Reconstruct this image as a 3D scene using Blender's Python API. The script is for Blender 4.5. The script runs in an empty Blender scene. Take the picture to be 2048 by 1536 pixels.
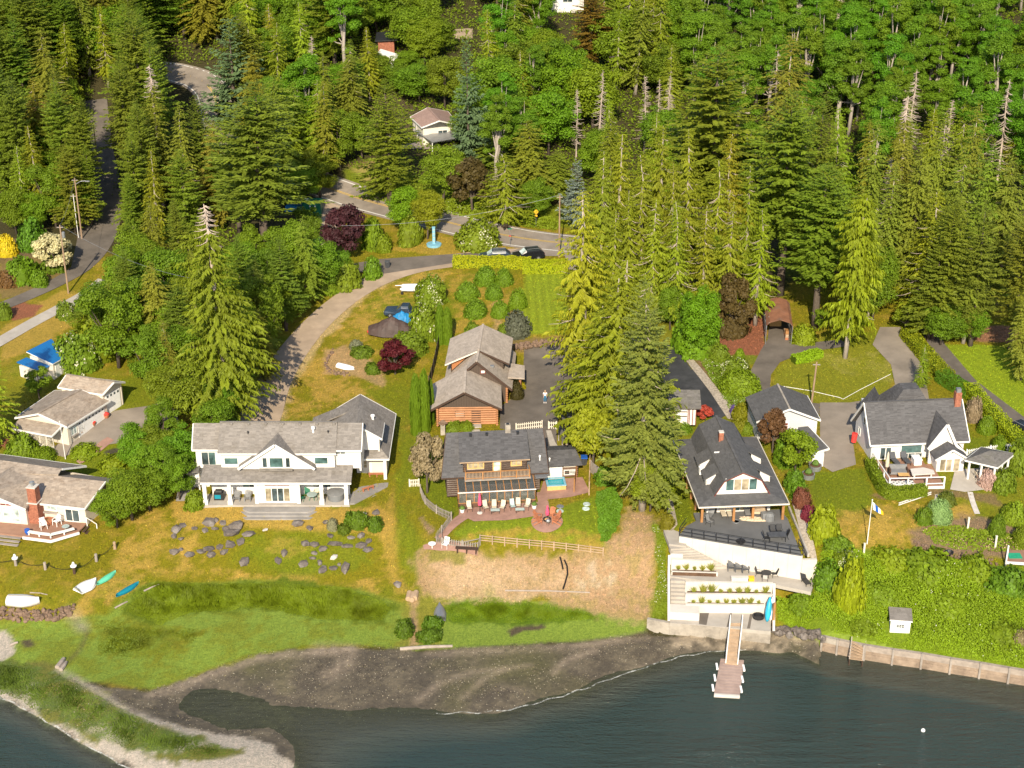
import bpy,bmesh,math,random
import numpy as np
from mathutils import Vector,Matrix
from mathutils.geometry import delaunay_2d_cdt

# ------------------------------------------------------------------ camera, sky, sun, exposure
sc =bpy.context.scene
FPX,PITCH,CAMZ =3200.0,math.radians(25.5),95.0          # focal length in photo pixels, tilt, height of the drone
cam_d =bpy.data.cameras.new('camera');cam =bpy.data.objects.new('camera',cam_d)
sc.collection.objects.link(cam);sc.camera =cam
cam.location =(0,0,CAMZ);cam.rotation_euler =(math.pi/2 -PITCH,0,0)
cam_d.sensor_width =36.0;cam_d.lens =FPX/2048*36;cam_d.clip_start =1.0;cam_d.clip_end =9000.0

SUN_EL,SUN_AZ =math.radians(34),math.radians(5)            # shadows fall straight away from the camera, a touch to the right
world =bpy.data.worlds.new('World');sc.world =world;world.use_nodes =True
wn =world.node_tree;wn.nodes.clear()
sky =wn.nodes.new('ShaderNodeTexSky');sky.sky_type ='NISHITA';sky.sun_disc =False
sky.sun_elevation =SUN_EL;sky.sun_rotation =math.pi +SUN_AZ
bg =wn.nodes.new('ShaderNodeBackground');bg.inputs[1].default_value =0.13
wo =wn.nodes.new('ShaderNodeOutputWorld')
wn.links.new(sky.outputs[0],bg.inputs[0]);wn.links.new(bg.outputs[0],wo.inputs[0])
sun_d =bpy.data.lights.new('sun','SUN');sun_d.energy =4.9;sun_d.angle =math.radians(0.6);sun_d.color =(1.0,0.885,0.69)
sun =bpy.data.objects.new('sun',sun_d);sc.collection.objects.link(sun)
sdir =Vector((math.sin(SUN_AZ)*math.cos(SUN_EL),math.cos(SUN_AZ)*math.cos(SUN_EL),-math.sin(SUN_EL)))
sun.rotation_euler =sdir.to_track_quat('-Z','Y').to_euler()
sun.location =(0,-50,200)
sc.view_settings.view_transform ='Standard';sc.view_settings.look ='None'
sc.view_settings.exposure =0.62;sc.view_settings.gamma =1.0;sc.view_settings.use_curve_mapping =False
sc.render.engine ='CYCLES'
sc.cycles.use_denoising =True
sc.cycles.max_bounces =5;sc.cycles.diffuse_bounces =3;sc.cycles.glossy_bounces =3
sc.cycles.transmission_bounces =4;sc.cycles.transparent_max_bounces =6
sc.cycles.caustics_reflective =False;sc.cycles.caustics_refractive =False

# ------------------------------------------------------------------ from a photo pixel to a place on the ground
FW =np.array([0,math.cos(PITCH),-math.sin(PITCH)]);UP =np.array([0,math.sin(PITCH),math.cos(PITCH)])
RT =np.array([1.0,0,0]);CAM =np.array([0,0,CAMZ])
def ray(u,v): return FW*FPX +RT*(u-1024) +UP*(768-v)
def P(u,v,z):
    d =ray(u,v);return CAM +d*((z-CAMZ)/d[2])
def proj(p):
    q =np.asarray(p,float)-CAM;d =q@FW
    return 1024+FPX*(q@RT)/d,768-FPX*(q@UP)/d

# ------------------------------------------------------------------ terrain height
CTRL_PX =[
 # left water, spit, lagoon, mud
 (-60,1420,-.5),(30,1500,-1.2),(160,1600,-1.5),(20,1403,.02),(150,1478,.02),(240,1528,.02),(330,1590,.02),(60,1385,.45),(200,1420,.9),(330,1470,.85),(460,1510,.55),(540,1520,.4),
 (360,1425,0.0),(440,1465,.05),(582,1536,0.0),(640,1530,-.35),(640,1600,-.6),(500,1440,-.08),(600,1424,-.04),(700,1426,-.02),(900,1426,.0),(620,1460,-.2),(1010,1424,.0),(1150,1385,.0),(1300,1332,.0),(1440,1301,.0),
 (700,1490,-.4),(900,1500,-.8),(1100,1450,-.7),(1300,1400,-.9),(1000,1600,-1.6),(1500,1350,-.9),(1700,1420,-1.6),(2000,1480,-1.8),(1400,1600,-2.2),
 (600,1370,.26),(300,1380,.33),(900,1340,.34),(1150,1320,.3),(1350,1285,.35),(1600,1285,.4),(1560,1305,.05),
 (150,1340,.6),(300,1370,.42),(500,1308,.55),(800,1288,.58),(1000,1283,.58),(1270,1262,.58),(600,1250,.8),(400,1270,.8),(1000,1225,.95),(60,1290,.75),
 (300,1195,1.35),(500,1168,1.4),(800,1185,1.5),(870,1200,1.35),(1000,1197,1.4),(1250,1225,1.2),(120,1250,1.05),(20,1245,1.0),
 # left lawn
 (60,1200,2.3),(150,1195,2.1),(60,1130,3.0),(60,1085,3.4),(200,1110,3.1),(250,1055,3.6),(350,1100,2.7),(600,1100,2.7),(450,1040,3.9),(700,1040,4.0),(800,1000,4.2),(800,1100,2.9),(810,1150,2.0),
 (40,1000,3.9),(150,930,4.1),(-120,1000,4.0),(230,850,5.4),(60,885,5.1),(150,905,4.7),(220,900,4.6),(300,750,6.2),(80,770,6.2),(-120,800,6.3),(90,740,6.7),
 (30,620,7.6),(150,560,8.3),(190,470,9.3),(215,390,10.4),(-100,600,8.0),(380,900,4.7),
 (500,840,5.0),(700,800,5.2),(560,740,5.7),(650,640,6.9),(750,560,8.1),(850,520,8.7),(1000,510,9.2),(1100,505,9.5),(800,700,6.4),(800,600,7.7),(400,700,6.6),(300,620,7.6),
 # cottage plot
 (860,960,4.7),(950,1020,5.1),(900,1080,4.6),(1000,1060,5.0),(1100,1040,5.2),(1180,1000,5.5),(1190,1085,5.0),(960,880,5.6),(950,855,5.7),(1080,800,6.0),(1080,710,6.5),(1000,700,6.6),(1080,672,7.5),(1000,600,8.3),(1050,550,8.9),
 (870,1130,3.0),(1000,1140,2.8),(1100,1150,2.7),(1240,1100,4.3),(1270,1050,5.5),(1300,1150,3.0),(1295,1215,1.4),
 (1300,1000,6.3),(1340,950,6.7),(1370,1020,7.0),(1330,1080,6.1),(1420,840,7.8),(1300,840,7.4),(1450,1050,7.3),(1560,1050,7.3),(1610,1080,7.1),
 (1580,1240,1.6),(1610,1200,3.2),
 # right plot and bank
 (1400,760,8.4),(1560,690,9.2),(1700,730,9.0),(1750,680,9.4),(1900,700,9.6),(2000,780,9.2),(2150,760,9.4),(1700,900,8.5),(1850,990,8.1),(1650,960,8.1),(1700,1080,7.3),(1900,1050,7.2),(2000,1110,6.5),(1850,1120,6.3),(2040,1000,7.7),(2200,1050,7.6),
 (1750,1180,4.4),(1950,1200,4.5),(1680,1135,6.2),(1660,1268,1.8),(1800,1288,1.8),(2040,1332,1.8),(2200,1360,1.8),(2150,1200,4.6),
 # roads
 (700,400,10.3),(900,455,9.9),(1100,478,9.8),(1130,440,10.2),(1250,480,10),(460,300,13.2),(400,165,18.5),(870,290,15),
]
CTRL_W =[(x,y,10+.18*(y-236)) for x in (-140,-70,0,70,140) for y in (305,345)] +         [(x,y,z) for x in (-200,0,200) for y,z in ((450,46),(700,70))] +         [(x,y,-3.0) for x in (-120,-40,40,120) for y in (60,100)] +[(130,250,11),(-130,250,11),(110,200,9.6),(-110,200,8),(-90,160,4),(90,150,8)]
_cp =np.array([P(*c) for c in CTRL_PX] +[np.array(c,float) for c in CTRL_W])
def _tps_fit(p,lam=.6):
    n =len(p);s =50.0;xy =p[:,:2]/s
    r2 =((xy[:,None]-xy[None])**2).sum(-1);K =.5*r2*np.log(r2+1e-12) +lam*1e-3*np.eye(n)
    Q =np.c_[np.ones(n),xy];A =np.zeros((n+3,n+3));A[:n,:n]=K;A[:n,n:]=Q;A[n:,:n]=Q.T
    return np.linalg.solve(A,np.r_[p[:,2],0,0,0]),xy,s
_tw,_txy,_ts =_tps_fit(_cp)
def _tps(x,y):
    x =np.atleast_1d(np.asarray(x,float));y =np.atleast_1d(np.asarray(y,float))
    q =np.c_[x,y]/_ts;out =np.zeros(len(q))
    for i in range(0,len(q),40000):
        qq =q[i:i+40000];r2 =((qq[:,None]-_txy[None])**2).sum(-1)
        out[i:i+40000]=(.5*r2*np.log(r2+1e-12))@_tw[:-3] +np.c_[np.ones(len(qq)),qq]@_tw[-3:]
    return np.clip(out,-3.0,80.0)
def sd_poly(x,y,poly):
    """signed distance to a polygon, positive inside"""
    poly =np.asarray(poly)[:,:2];d =np.full(x.shape,1e9);ins =np.zeros(x.shape,bool);n =len(poly)
    for i in range(n):
        a,b =poly[i],poly[(i+1) % n];e =b-a;wx,wy =x-a[0],y-a[1]
        t =np.clip((wx*e[0]+wy*e[1])/max(e@e,1e-9),0,1)
        d =np.minimum(d,(wx-e[0]*t)**2+(wy-e[1]*t)**2)
        c =((a[1]>y) != (b[1]>y));xx =a[0]+(y-a[1])*(b[0]-a[0])/((b[1]-a[1]) or 1e-9)
        ins ^= c & (x <xx)
    return np.where(ins,1,-1)*np.sqrt(d)
# places where a wall holds the ground back: (outline, highest ground inside it)
SEAWALL =[P(*c) for c in ((1296,1240,1.7),(1540,1263,1.9),(1541,1285,.2),(1541,1600,0),(1296,1600,0))]
BULKHEAD =[P(*c) for c in ((1640,1268,1.75),(1676,1275,1.75),(1731,1286,1.75),(1787,1295,1.75),(1845,1303,1.75),(1903,1313,1.75),(1962,1322,1.75),(2020,1332,1.75),(2085,1342,1.75),(2160,1355,1.75),(2300,1379,1.75),(2300,1700,0),(1640,1700,0),(1640,1320,0))]
TERRACE =[P(*c) for c in ((1338,1090,6.8),(1372,1080,7.2),(1607,1110,7.2),(1634,1118,6.9),(1620,1182,4.4),(1548,1172,4.4),(1542,1258,1.8),(1340,1242,1.8))]
DECKPAD =[P(*c) for c in ((1372,1078,7.4),(1385,1000,7.4),(1575,1000,7.4),(1607,1112,7.4))]
CUTS =[(SEAWALL,.35),(BULKHEAD,-.3),(TERRACE,1.2),(DECKPAD,7.15)]
def Hs(x,y):
    z =_tps(x,y);x =np.atleast_1d(np.asarray(x,float));y =np.atleast_1d(np.asarray(y,float))
    for poly,zm in CUTS: z =np.where(sd_poly(x,y,poly)>0,np.minimum(z,zm),z)
    return z
def H(x,y): return float(Hs(x,y)[0])
def G(u,v):
    """the spot on the ground that the photo shows at this pixel"""
    d =ray(u,v);z =5.0
    for _ in range(14):
        p =CAM +d*((z-CAMZ)/d[2]);z =.5*z+.5*float(_tps(p[0],p[1])[0])
    p =CAM +d*((z-CAMZ)/d[2]);return np.array([p[0],p[1],z])
def GL(pts): return [G(u,v) for u,v in pts]

# ------------------------------------------------------------------ noise for vertex data
_rng =np.random.default_rng(7);_perm =_rng.random((512,512))
def vnoise(x,y):
    xi =np.floor(x).astype(int);yi =np.floor(y).astype(int);fx =x-xi;fy =y-yi
    fx =fx*fx*(3-2*fx);fy =fy*fy*(3-2*fy);a =lambda i,j: _perm[(xi+i) % 512,(yi+j) % 512]
    return (a(0,0)*(1-fx)+a(1,0)*fx)*(1-fy)+(a(0,1)*(1-fx)+a(1,1)*fx)*fy
def fbm(x,y,o=4):
    s =0;a =.5;t =0
    for i in range(o): s =s+a*vnoise(x*2**i+17.3*i,y*2**i+5.1*i);t += a;a *= .55
    return s/t

# ------------------------------------------------------------------ materials (all procedural)
MATS ={}
def _nodes(name):
    m =bpy.data.materials.new(name);m.use_nodes =True;n =m.node_tree;n.nodes.clear();MATS[name]=m
    out =n.nodes.new('ShaderNodeOutputMaterial');b =n.nodes.new('ShaderNodeBsdfPrincipled');n.links.new(b.outputs[0],out.inputs[0])
    return m,n,b,out
def _math(n,op,a,b=None,c=None):
    x =n.nodes.new('ShaderNodeMath');x.operation =op
    for i,s in enumerate((a,b,c)):
        if s is None: continue
        if isinstance(s,(int,float)): x.inputs[i].default_value =s
        else: n.links.new(s,x.inputs[i])
    return x.outputs[0]
def _mix(n,f,a,b,mode='MIX'):
    x =n.nodes.new('ShaderNodeMix');x.data_type ='RGBA';x.blend_type =mode
    for i,s in ((0,f),(6,a),(7,b)):
        if isinstance(s,(int,float)): x.inputs[i].default_value =s
        elif isinstance(s,tuple): x.inputs[i].default_value =(*s,1)
        else: n.links.new(s,x.inputs[i])
    return x.outputs[2]
def _noise(n,scale,detail=3,vec=None,rough=.6):
    x =n.nodes.new('ShaderNodeTexNoise');x.inputs['Scale'].default_value =scale;x.inputs['Detail'].default_value =detail;x.inputs['Roughness'].default_value =rough
    if vec is not None: n.links.new(vec,x.inputs['Vector'])
    return x.outputs[0]
def _pos(n,sc3=None):
    g =n.nodes.new('ShaderNodeNewGeometry')
    if sc3 is None: return g.outputs['Position']
    m =n.nodes.new('ShaderNodeMapping');m.inputs['Scale'].default_value =sc3;n.links.new(g.outputs['Position'],m.inputs['Vector']);return m.outputs[0]
def _ramp(n,f,a,b):
    r =n.nodes.new('ShaderNodeMapRange');r.inputs[1].default_value =a;r.inputs[2].default_value =b;n.links.new(f,r.inputs[0]);return r.outputs[0]
def _bump(n,b,h,strength,dist):
    x =n.nodes.new('ShaderNodeBump');x.inputs['Strength'].default_value =strength;x.inputs['Distance'].default_value =dist
    n.links.new(h,x.inputs['Height']);n.links.new(x.outputs[0],b.inputs['Normal'])
def mat(name,col,rough=.7,var=.25,scale=1.5,fine=9.0,bump=.02,metal=0.0,dirt=None,stretch=None,spec=.35):
    """plain painted / mineral / timber surface: large blotches, fine grain, a little relief, optional stains"""
    if name in MATS: return MATS[name]
    m,n,b,o =_nodes(name);p =_pos(n,stretch)
    big =_ramp(n,_noise(n,scale,4,p),.3,.7);fin =_ramp(n,_noise(n,fine,3,p),.25,.75)
    lo =tuple(c*(1-var) for c in col);hi =tuple(min(1,c*(1+var*.8)) for c in col)
    c =_mix(n,big,lo,hi);c =_mix(n,_math(n,'MULTIPLY',fin,var*.9),c,tuple(x*.55 for x in col))
    if dirt: c =_mix(n,_math(n,'MULTIPLY',_ramp(n,_noise(n,scale*.6,5,p,.7),.5,.75),dirt[1]),c,dirt[0])
    n.links.new(c,b.inputs['Base Color']);b.inputs['Roughness'].default_value =rough;b.inputs['Metallic'].default_value =metal
    b.inputs['Specular IOR Level'].default_value =spec
    if bump: _bump(n,b,fin,.5,bump)
    return m
def shingle(name,col,var=.22,course=.19,moss=None):
    m,n,b,o =_nodes(name);g =n.nodes.new('ShaderNodeNewGeometry');s =n.nodes.new('ShaderNodeSeparateXYZ');n.links.new(g.outputs['Position'],s.inputs[0])
    # every course of shingles steps by its height; tabs vary along the course
    zc =_math(n,'DIVIDE',s.outputs[2],course*.55);row =_math(n,'FLOOR',zc);fr =_math(n,'SUBTRACT',zc,row)
    cx =n.nodes.new('ShaderNodeCombineXYZ');n.links.new(_math(n,'MULTIPLY',s.outputs[0],2.3),cx.inputs[0]);n.links.new(_math(n,'MULTIPLY',s.outputs[1],2.3),cx.inputs[1]);n.links.new(_math(n,'MULTIPLY',row,7.3),cx.inputs[2])
    w =n.nodes.new('ShaderNodeTexWhiteNoise');fl =n.nodes.new('ShaderNodeVectorMath');fl.operation ='FLOOR';n.links.new(cx.outputs[0],fl.inputs[0]);n.links.new(fl.outputs[0],w.inputs[0])
    big =_ramp(n,_noise(n,.5,4,g.outputs['Position']),.3,.7)
    c =_mix(n,w.outputs[0],tuple(x*(1-var) for x in col),tuple(x*(1+var) for x in col))
    c =_mix(n,_math(n,'MULTIPLY',big,.5),c,tuple(x*.62 for x in col))
    c =_mix(n,_math(n,'MULTIPLY',_ramp(n,_noise(n,6,3,g.outputs['Position']),.4,.7),.3),c,tuple(min(1,x*1.45) for x in col))
    if moss: c =_mix(n,_math(n,'MULTIPLY',_ramp(n,_noise(n,.8,5,g.outputs['Position'],.7),.5,.72),moss[1]),c,moss[0])
    n.links.new(c,b.inputs['Base Color']);b.inputs['Roughness'].default_value =.85;b.inputs['Specular IOR Level'].default_value =.3
    _bump(n,b,fr,.5,.02);return m
def siding(name,col,pitch=.18,vertical=False,rough=.55,var=.06,groove=.72):
    m,n,b,o =_nodes(name);g =n.nodes.new('ShaderNodeNewGeometry');s =n.nodes.new('ShaderNodeSeparateXYZ');n.links.new(g.outputs['Position'],s.inputs[0])
    src =_math(n,'ADD',s.outputs[0],_math(n,'MULTIPLY',s.outputs[1],.9)) if vertical else s.outputs[2]
    f =_math(n,'FRACT',_math(n,'DIVIDE',src,pitch));ln =_ramp(n,f,.0,.16)
    c =_mix(n,ln,tuple(x*groove for x in col),col);c =_mix(n,_math(n,'MULTIPLY',_ramp(n,_noise(n,1.2,5,g.outputs['Position'],.7),.45,.8),var*3),c,tuple(x*.75 for x in col))
    n.links.new(c,b.inputs['Base Color']);b.inputs['Roughness'].default_value =rough;b.inputs['Specular IOR Level'].default_value =.3
    _bump(n,b,f,.4,.015);return m
def glass(name,col=(.05,.07,.075),rough=.06):
    m,n,b,o =_nodes(name);c =_mix(n,_ramp(n,_noise(n,.9,2,_pos(n)),.35,.65),tuple(x*.5 for x in col),tuple(x*1.5 for x in col))
    n.links.new(c,b.inputs['Base Color']);b.inputs['Roughness'].default_value =rough;b.inputs['Specular IOR Level'].default_value =.6;return m
def clear_glass(name):
    m,n,b,o =_nodes(name);b.inputs['Base Color'].default_value =(.55,.62,.66,1);b.inputs['Roughness'].default_value =.05
    t =n.nodes.new('ShaderNodeBsdfTransparent');t.inputs[0].default_value =(.82,.88,.9,1);gl =n.nodes.new('ShaderNodeBsdfGlossy');gl.inputs['Roughness'].default_value =.04
    fr =n.nodes.new('ShaderNodeFresnel');fr.inputs[0].default_value =1.6;mx =n.nodes.new('ShaderNodeMixShader')
    n.links.new(_math(n,'ADD',fr.outputs[0],.10),mx.inputs[0]);n.links.new(t.outputs[0],mx.inputs[1]);n.links.new(gl.outputs[0],mx.inputs[2]);df =n.nodes.new('ShaderNodeBsdfDiffuse');df.inputs[0].default_value =(.36,.38,.36,1);m2 =n.nodes.new('ShaderNodeMixShader');m2.inputs[0].default_value =.15;n.links.new(mx.outputs[0],m2.inputs[1]);n.links.new(df.outputs[0],m2.inputs[2]);n.links.new(m2.outputs[0],o.inputs[0]);return m  # pale diffuse share paints a grey sky reflection into the panes
def foliage(name,col,spread=.35,trans=.28,hue=(1.25,1.02,.55),amount=.5):
    """leaves: colour per leaf from the mesh, per tree from the object's own colour and chance; light passes through"""
    m,n,b,o =_nodes(name);a =n.nodes.new('ShaderNodeAttribute');a.attribute_name ='tint'
    oi =n.nodes.new('ShaderNodeObjectInfo')
    c =_mix(n,a.outputs['Fac'],tuple(x*(1-spread) for x in col),tuple(x*(1+spread) for x in col))
    c =_mix(n,_math(n,'MULTIPLY',oi.outputs['Random'],amount),c,tuple(x*y for x,y in zip(col,hue)))
    big =_ramp(n,_noise(n,.55,3,_pos(n)),.35,.7);c =_mix(n,_math(n,'MULTIPLY',big,.30),c,tuple(x*y for x,y in zip(col,(1.3,1.3,.9))))
    c =_mix(n,1.0,c,oi.outputs['Color'],'MULTIPLY')
    n.links.new(c,b.inputs['Base Color']);b.inputs['Roughness'].default_value =.6;b.inputs['Specular IOR Level'].default_value =.25
    t =n.nodes.new('ShaderNodeBsdfTranslucent');n.links.new(_mix(n,1.0,c,(1.1,1.15,.6),'MULTIPLY'),t.inputs[0]);mx =n.nodes.new('ShaderNodeMixShader');mx.inputs[0].default_value =trans
    n.links.new(b.outputs[0],mx.inputs[1]);n.links.new(t.outputs[0],mx.inputs[2]);n.links.new(mx.outputs[0],o.inputs[0]);return m

# ------------------------------------------------------------------ mesh building
COL =sc.collection
def link(o): COL.objects.link(o);return o
def thing(name,label,cat,loc,group=None,kind=None):
    o =link(bpy.data.objects.new(name,None));o.location =tuple(float(c) for c in loc);o.empty_display_size =.3
    o['label']=label;o['category']=cat
    if group: o['group']=group
    if kind: o['kind']=kind
    return o
class MB:
    """collects shapes in world coordinates"""
    def __init__(s): s.v =[];s.f =[]
    def add(s,vs,fs):
        k =len(s.v);s.v += [tuple(map(float,p)) for p in vs];s.f += [[i+k for i in f] for f in fs];return s
    def prism(s,poly,ext):
        n =len(poly);e =np.asarray(ext,float);a =[np.asarray(p,float) for p in poly];b =[p+e for p in a]
        nr =np.zeros(3)
        for i in range(n): nr =nr+np.cross(a[i],a[(i+1) % n])
        if nr@e >0: a,b =a[::-1],b[::-1]
        s.add(a+b,[list(range(n)),list(range(2*n-1,n-1,-1))]+[[i,i+n,(i+1) % n+n,(i+1) % n] for i in range(n)]);return s
    def box(s,c,size,ang=0.0,ax=None):
        """box centred at c; size along its own axes, turned by ang round z"""
        ca,sa =math.cos(ang),math.sin(ang);X =np.array([ca,sa,0]);Y =np.array([-sa,ca,0]);Z =np.array([0,0,1.0])
        if ax is not None: X,Y,Z =ax
        h =[x/2 for x in size];c =np.asarray(c,float)
        vs =[c+X*h[0]*i+Y*h[1]*j+Z*h[2]*k for k in (-1,1) for j in (-1,1) for i in (-1,1)]
        return s.add(vs,[[0,2,3,1],[4,5,7,6],[0,1,5,4],[2,6,7,3],[0,4,6,2],[1,3,7,5]])
    def bar(s,a,b,w,h=None):
        """square bar from a to b"""
        a =np.asarray(a,float);b =np.asarray(b,float);h =h or w;d =b-a;L =np.linalg.norm(d)
        if L <1e-6: return s
        X =d/L;Z0 =np.array([0,0,1.0]) if abs(X[2])<.95 else np.array([0,1.0,0]);Y =np.cross(Z0,X);Y /= np.linalg.norm(Y);Z =np.cross(X,Y)
        return s.box((a+b)/2,(L,w,h),ax=(X,Y,Z))
    def tube(s,pts,rad,n=7,cap=True):
        pts =[np.asarray(p,float) for p in pts];rad =[rad]*len(pts) if np.isscalar(rad) else rad;k =len(s.v);up =np.array([0,0,1.0])
        for i,p in enumerate(pts):
            d =pts[min(i+1,len(pts)-1)]-pts[max(i-1,0)];d =d/(np.linalg.norm(d)+1e-9);r0 =up if abs(d[2])<.9 else np.array([1.0,0,0])
            X =np.cross(r0,d);X /= np.linalg.norm(X);Y =np.cross(d,X)
            for j in range(n):
                t =2*math.pi*j/n;s.v.append(tuple(p+(X*math.cos(t)+Y*math.sin(t))*rad[i]))
        for i in range(len(pts)-1):
            for j in range(n): s.f.append([k+i*n+j,k+i*n+(j+1) % n,k+(i+1)*n+(j+1) % n,k+(i+1)*n+j])
        if cap: s.f.append([k+j for j in range(n)][::-1]);s.f.append([k+(len(pts)-1)*n+j for j in range(n)])
        return s
    def lathe(s,c,prof,n=12,sx=1.0,sy=1.0):
        c =np.asarray(c,float);k =len(s.v)
        for r,z in prof:
            for j in range(n): t =2*math.pi*j/n;s.v.append((c[0]+r*sx*math.cos(t),c[1]+r*sy*math.sin(t),c[2]+z))
        for i in range(len(prof)-1):
            for j in range(n): s.f.append([k+i*n+j,k+i*n+(j+1) % n,k+(i+1)*n+(j+1) % n,k+(i+1)*n+j])
        s.f.append([k+j for j in range(n)][::-1]);s.f.append([k+(len(prof)-1)*n+j for j in range(n)]);return s
    def build(s,name,m,parent=None,smooth=False,**props):
        me =bpy.data.meshes.new(name);o =np.zeros(3)
        if parent is not None:
            q =parent
            while q is not None: o =o+np.array(q.location);q =q.parent
        me.from_pydata([tuple(np.array(p)-o) for p in s.v],[],s.f)
        mm =MATS[m] if isinstance(m,str) else m
        me.materials.append(mm)
        if smooth: me.polygons.foreach_set('use_smooth',[True]*len(me.polygons))
        me.update();ob =link(bpy.data.objects.new(name,me));ob.parent =parent
        for k,val in props.items(): ob[k]=val
        return ob
def solo(name,mb,m,label,cat,group=None,smooth=False,kind=None):
    """a thing that is one mesh: origin at the foot of it"""
    a =np.array(mb.v);o =np.array([(a[:,0].min()+a[:,0].max())/2,(a[:,1].min()+a[:,1].max())/2,a[:,2].min()])
    mb.v =[tuple(np.array(p)-o) for p in mb.v];ob =mb.build(name,m,None,smooth);ob.location =o
    ob['label']=label;ob['category']=cat
    if group: ob['group']=group
    if kind: ob['kind']=kind
    return ob
def copy_tree(o,loc=None,rot=None,scale=None,parent=None,label=None,group=None,**kw):
    c =o.copy();link(c);c.parent =parent
    if loc is not None: c.location =tuple(float(x) for x in loc)
    if rot is not None: c.rotation_euler =(0,0,rot)
    if scale is not None: c.scale =scale
    if label: c['label']=label
    if group: c['group']=group
    for ch in list(o.children): copy_tree(ch,parent=c)
    return c
def arr(name,verts,faces,m,tint=None,smooth=False,col=None):
    """mesh straight from arrays: verts (n,3), faces (m,k)"""
    me =bpy.data.meshes.new(name);nv,(nf,k)=len(verts),faces.shape
    me.vertices.add(nv);me.vertices.foreach_set('co',np.ascontiguousarray(verts,np.float32).ravel())
    me.loops.add(nf*k);me.loops.foreach_set('vertex_index',np.ascontiguousarray(faces,np.int32).ravel())
    me.polygons.add(nf);me.polygons.foreach_set('loop_start',np.arange(nf,dtype=np.int32)*k)
    try: me.polygons.foreach_set('loop_total',np.full(nf,k,np.int32))
    except Exception: pass
    if tint is not None:
        a =me.attributes.new('tint','FLOAT','FACE');a.data.foreach_set('value',np.asarray(tint,np.float32))
    if col is not None:
        a =me.attributes.new('gcol','FLOAT_COLOR','POINT');a.data.foreach_set('color',np.ascontiguousarray(col,np.float32).ravel())
    me.materials.append(MATS[m] if isinstance(m,str) else m)
    me.polygons.foreach_set('use_smooth',np.full(nf,smooth));me.update();me.validate();return me

# ------------------------------------------------------------------ palette
mat('asphalt',(.135,.114,.094),.9,.3,.35,14,.01,dirt=((.20,.165,.135),.5))
mat('old_asphalt',(.25,.21,.17),.9,.28,.3,12,.01,dirt=((.20,.17,.14),.5))
mat('fresh_asphalt',(.035,.036,.039),.85,.3,.3,14,.01,dirt=((.11,.11,.115),.6))
mat('gravel_drive',(.37,.28,.20),.95,.22,.4,11,.02,dirt=((.28,.22,.16),.6))
mat('concrete',(.40,.36,.31),.85,.16,.5,8,.006,dirt=((.22,.19,.16),.5))
mat('pale_concrete',(.57,.53,.475),.8,.12,.4,7,.004,dirt=((.36,.33,.30),.45))
mat('aged_concrete',(.34,.30,.25),.9,.3,.8,8,.02,dirt=((.10,.085,.07),.75))
mat('pebbles',(.40,.34,.27),.9,.5,4,13,.05)
mat('brick_paver',(.33,.19,.145),.85,.22,1.2,9,.012,dirt=((.22,.14,.11),.4))
mat('line_white',(.62,.60,.56),.8,.2,2,9,0);mat('line_yellow',(.55,.36,.07),.8,.2,2,9,0)
mat('white_paint',(.72,.70,.66),.5,.06,.6,6,0);mat('white_plastic',(.80,.79,.77),.4,.04,1,6,0)
mat('cream_paint',(.66,.60,.50),.6,.08,.6,6,0)
mat('red_trim',(.18,.04,.03),.6,.2,1,6,0);mat('dark_brown',(.065,.038,.026),.75,.25,1,8,.01);mat('mid_brown',(.13,.07,.042),.75,.25,1,8,.01)
mat('cedar_wood',(.36,.175,.065),.65,.22,1.2,7,.01);mat('honey_wood',(.62,.38,.14),.6,.15,1.2,7,.008);mat('orange_log',(.40,.185,.085),.65,.22,1,8,.02)
mat('grey_wood',(.30,.26,.225),.85,.25,1.2,8,.01);mat('pale_wood',(.40,.28,.18),.75,.22,1.5,8,.01);mat('weathered_deck',(.27,.25,.23),.85,.2,.8,9,.008)
mat('red_deck',(.30,.165,.11),.7,.18,.9,8,.006);mat('chinking',(.56,.49,.42),.85,.15,1,8,.01)
mat('brick_red',(.33,.125,.075),.85,.45,5,14,.02);mat('black_metal',(.018,.018,.02),.5,.2,2,8,0,spec=.5);mat('grey_metal',(.33,.34,.35),.45,.15,1,8,0,metal=.6)
mat('dark_grey_plastic',(.075,.078,.085),.6,.2,2,8,0);mat('grey_fabric',(.20,.20,.20),.85,.15,2,9,.01);mat('tan_fabric',(.55,.47,.36),.85,.12,2,9,.005)
mat('deck_grey',(.135,.135,.135),.75,.18,.5,9,.004);mat('pole_wood',(.30,.205,.13),.85,.25,1.5,8,.02,stretch=(3,3,.5));mat('rock',(.15,.125,.108),.9,.5,1.6,7,.06,dirt=((.33,.30,.27),.6));mat('brown_rock',(.19,.125,.085),.9,.45,2,7,.05)
mat('pale_rock',(.50,.46,.42),.9,.2,2,8,.03);mat('soil',(.115,.065,.038),.95,.35,2,9,.03);mat('pink_cloth',(.78,.08,.17),.8,.12,3,9,.01);mat('terracotta',(.42,.16,.08),.8,.15,2,8,0)
mat('flower_red',(.65,.05,.04),.7,.3,6,12,0);mat('blue_paint',(.02,.10,.42),.4,.15,1,8,0);mat('teal_paint',(.01,.20,.27),.35,.12,1,8,0);mat('mint_paint',(.12,.52,.33),.35,.08,1,8,0)
mat('turquoise',(.03,.36,.55),.4,.2,1.5,8,0);mat('light_blue_paint',(.19,.40,.50),.5,.15,2,8,0);mat('blue_tarp',(.015,.19,.42),.5,.25,2,8,.02);mat('brown_tarp',(.060,.038,.032),.6,.3,1.5,8,.02);mat('green_paint',(.012,.14,.075),.5,.2,1,8,0)
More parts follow.
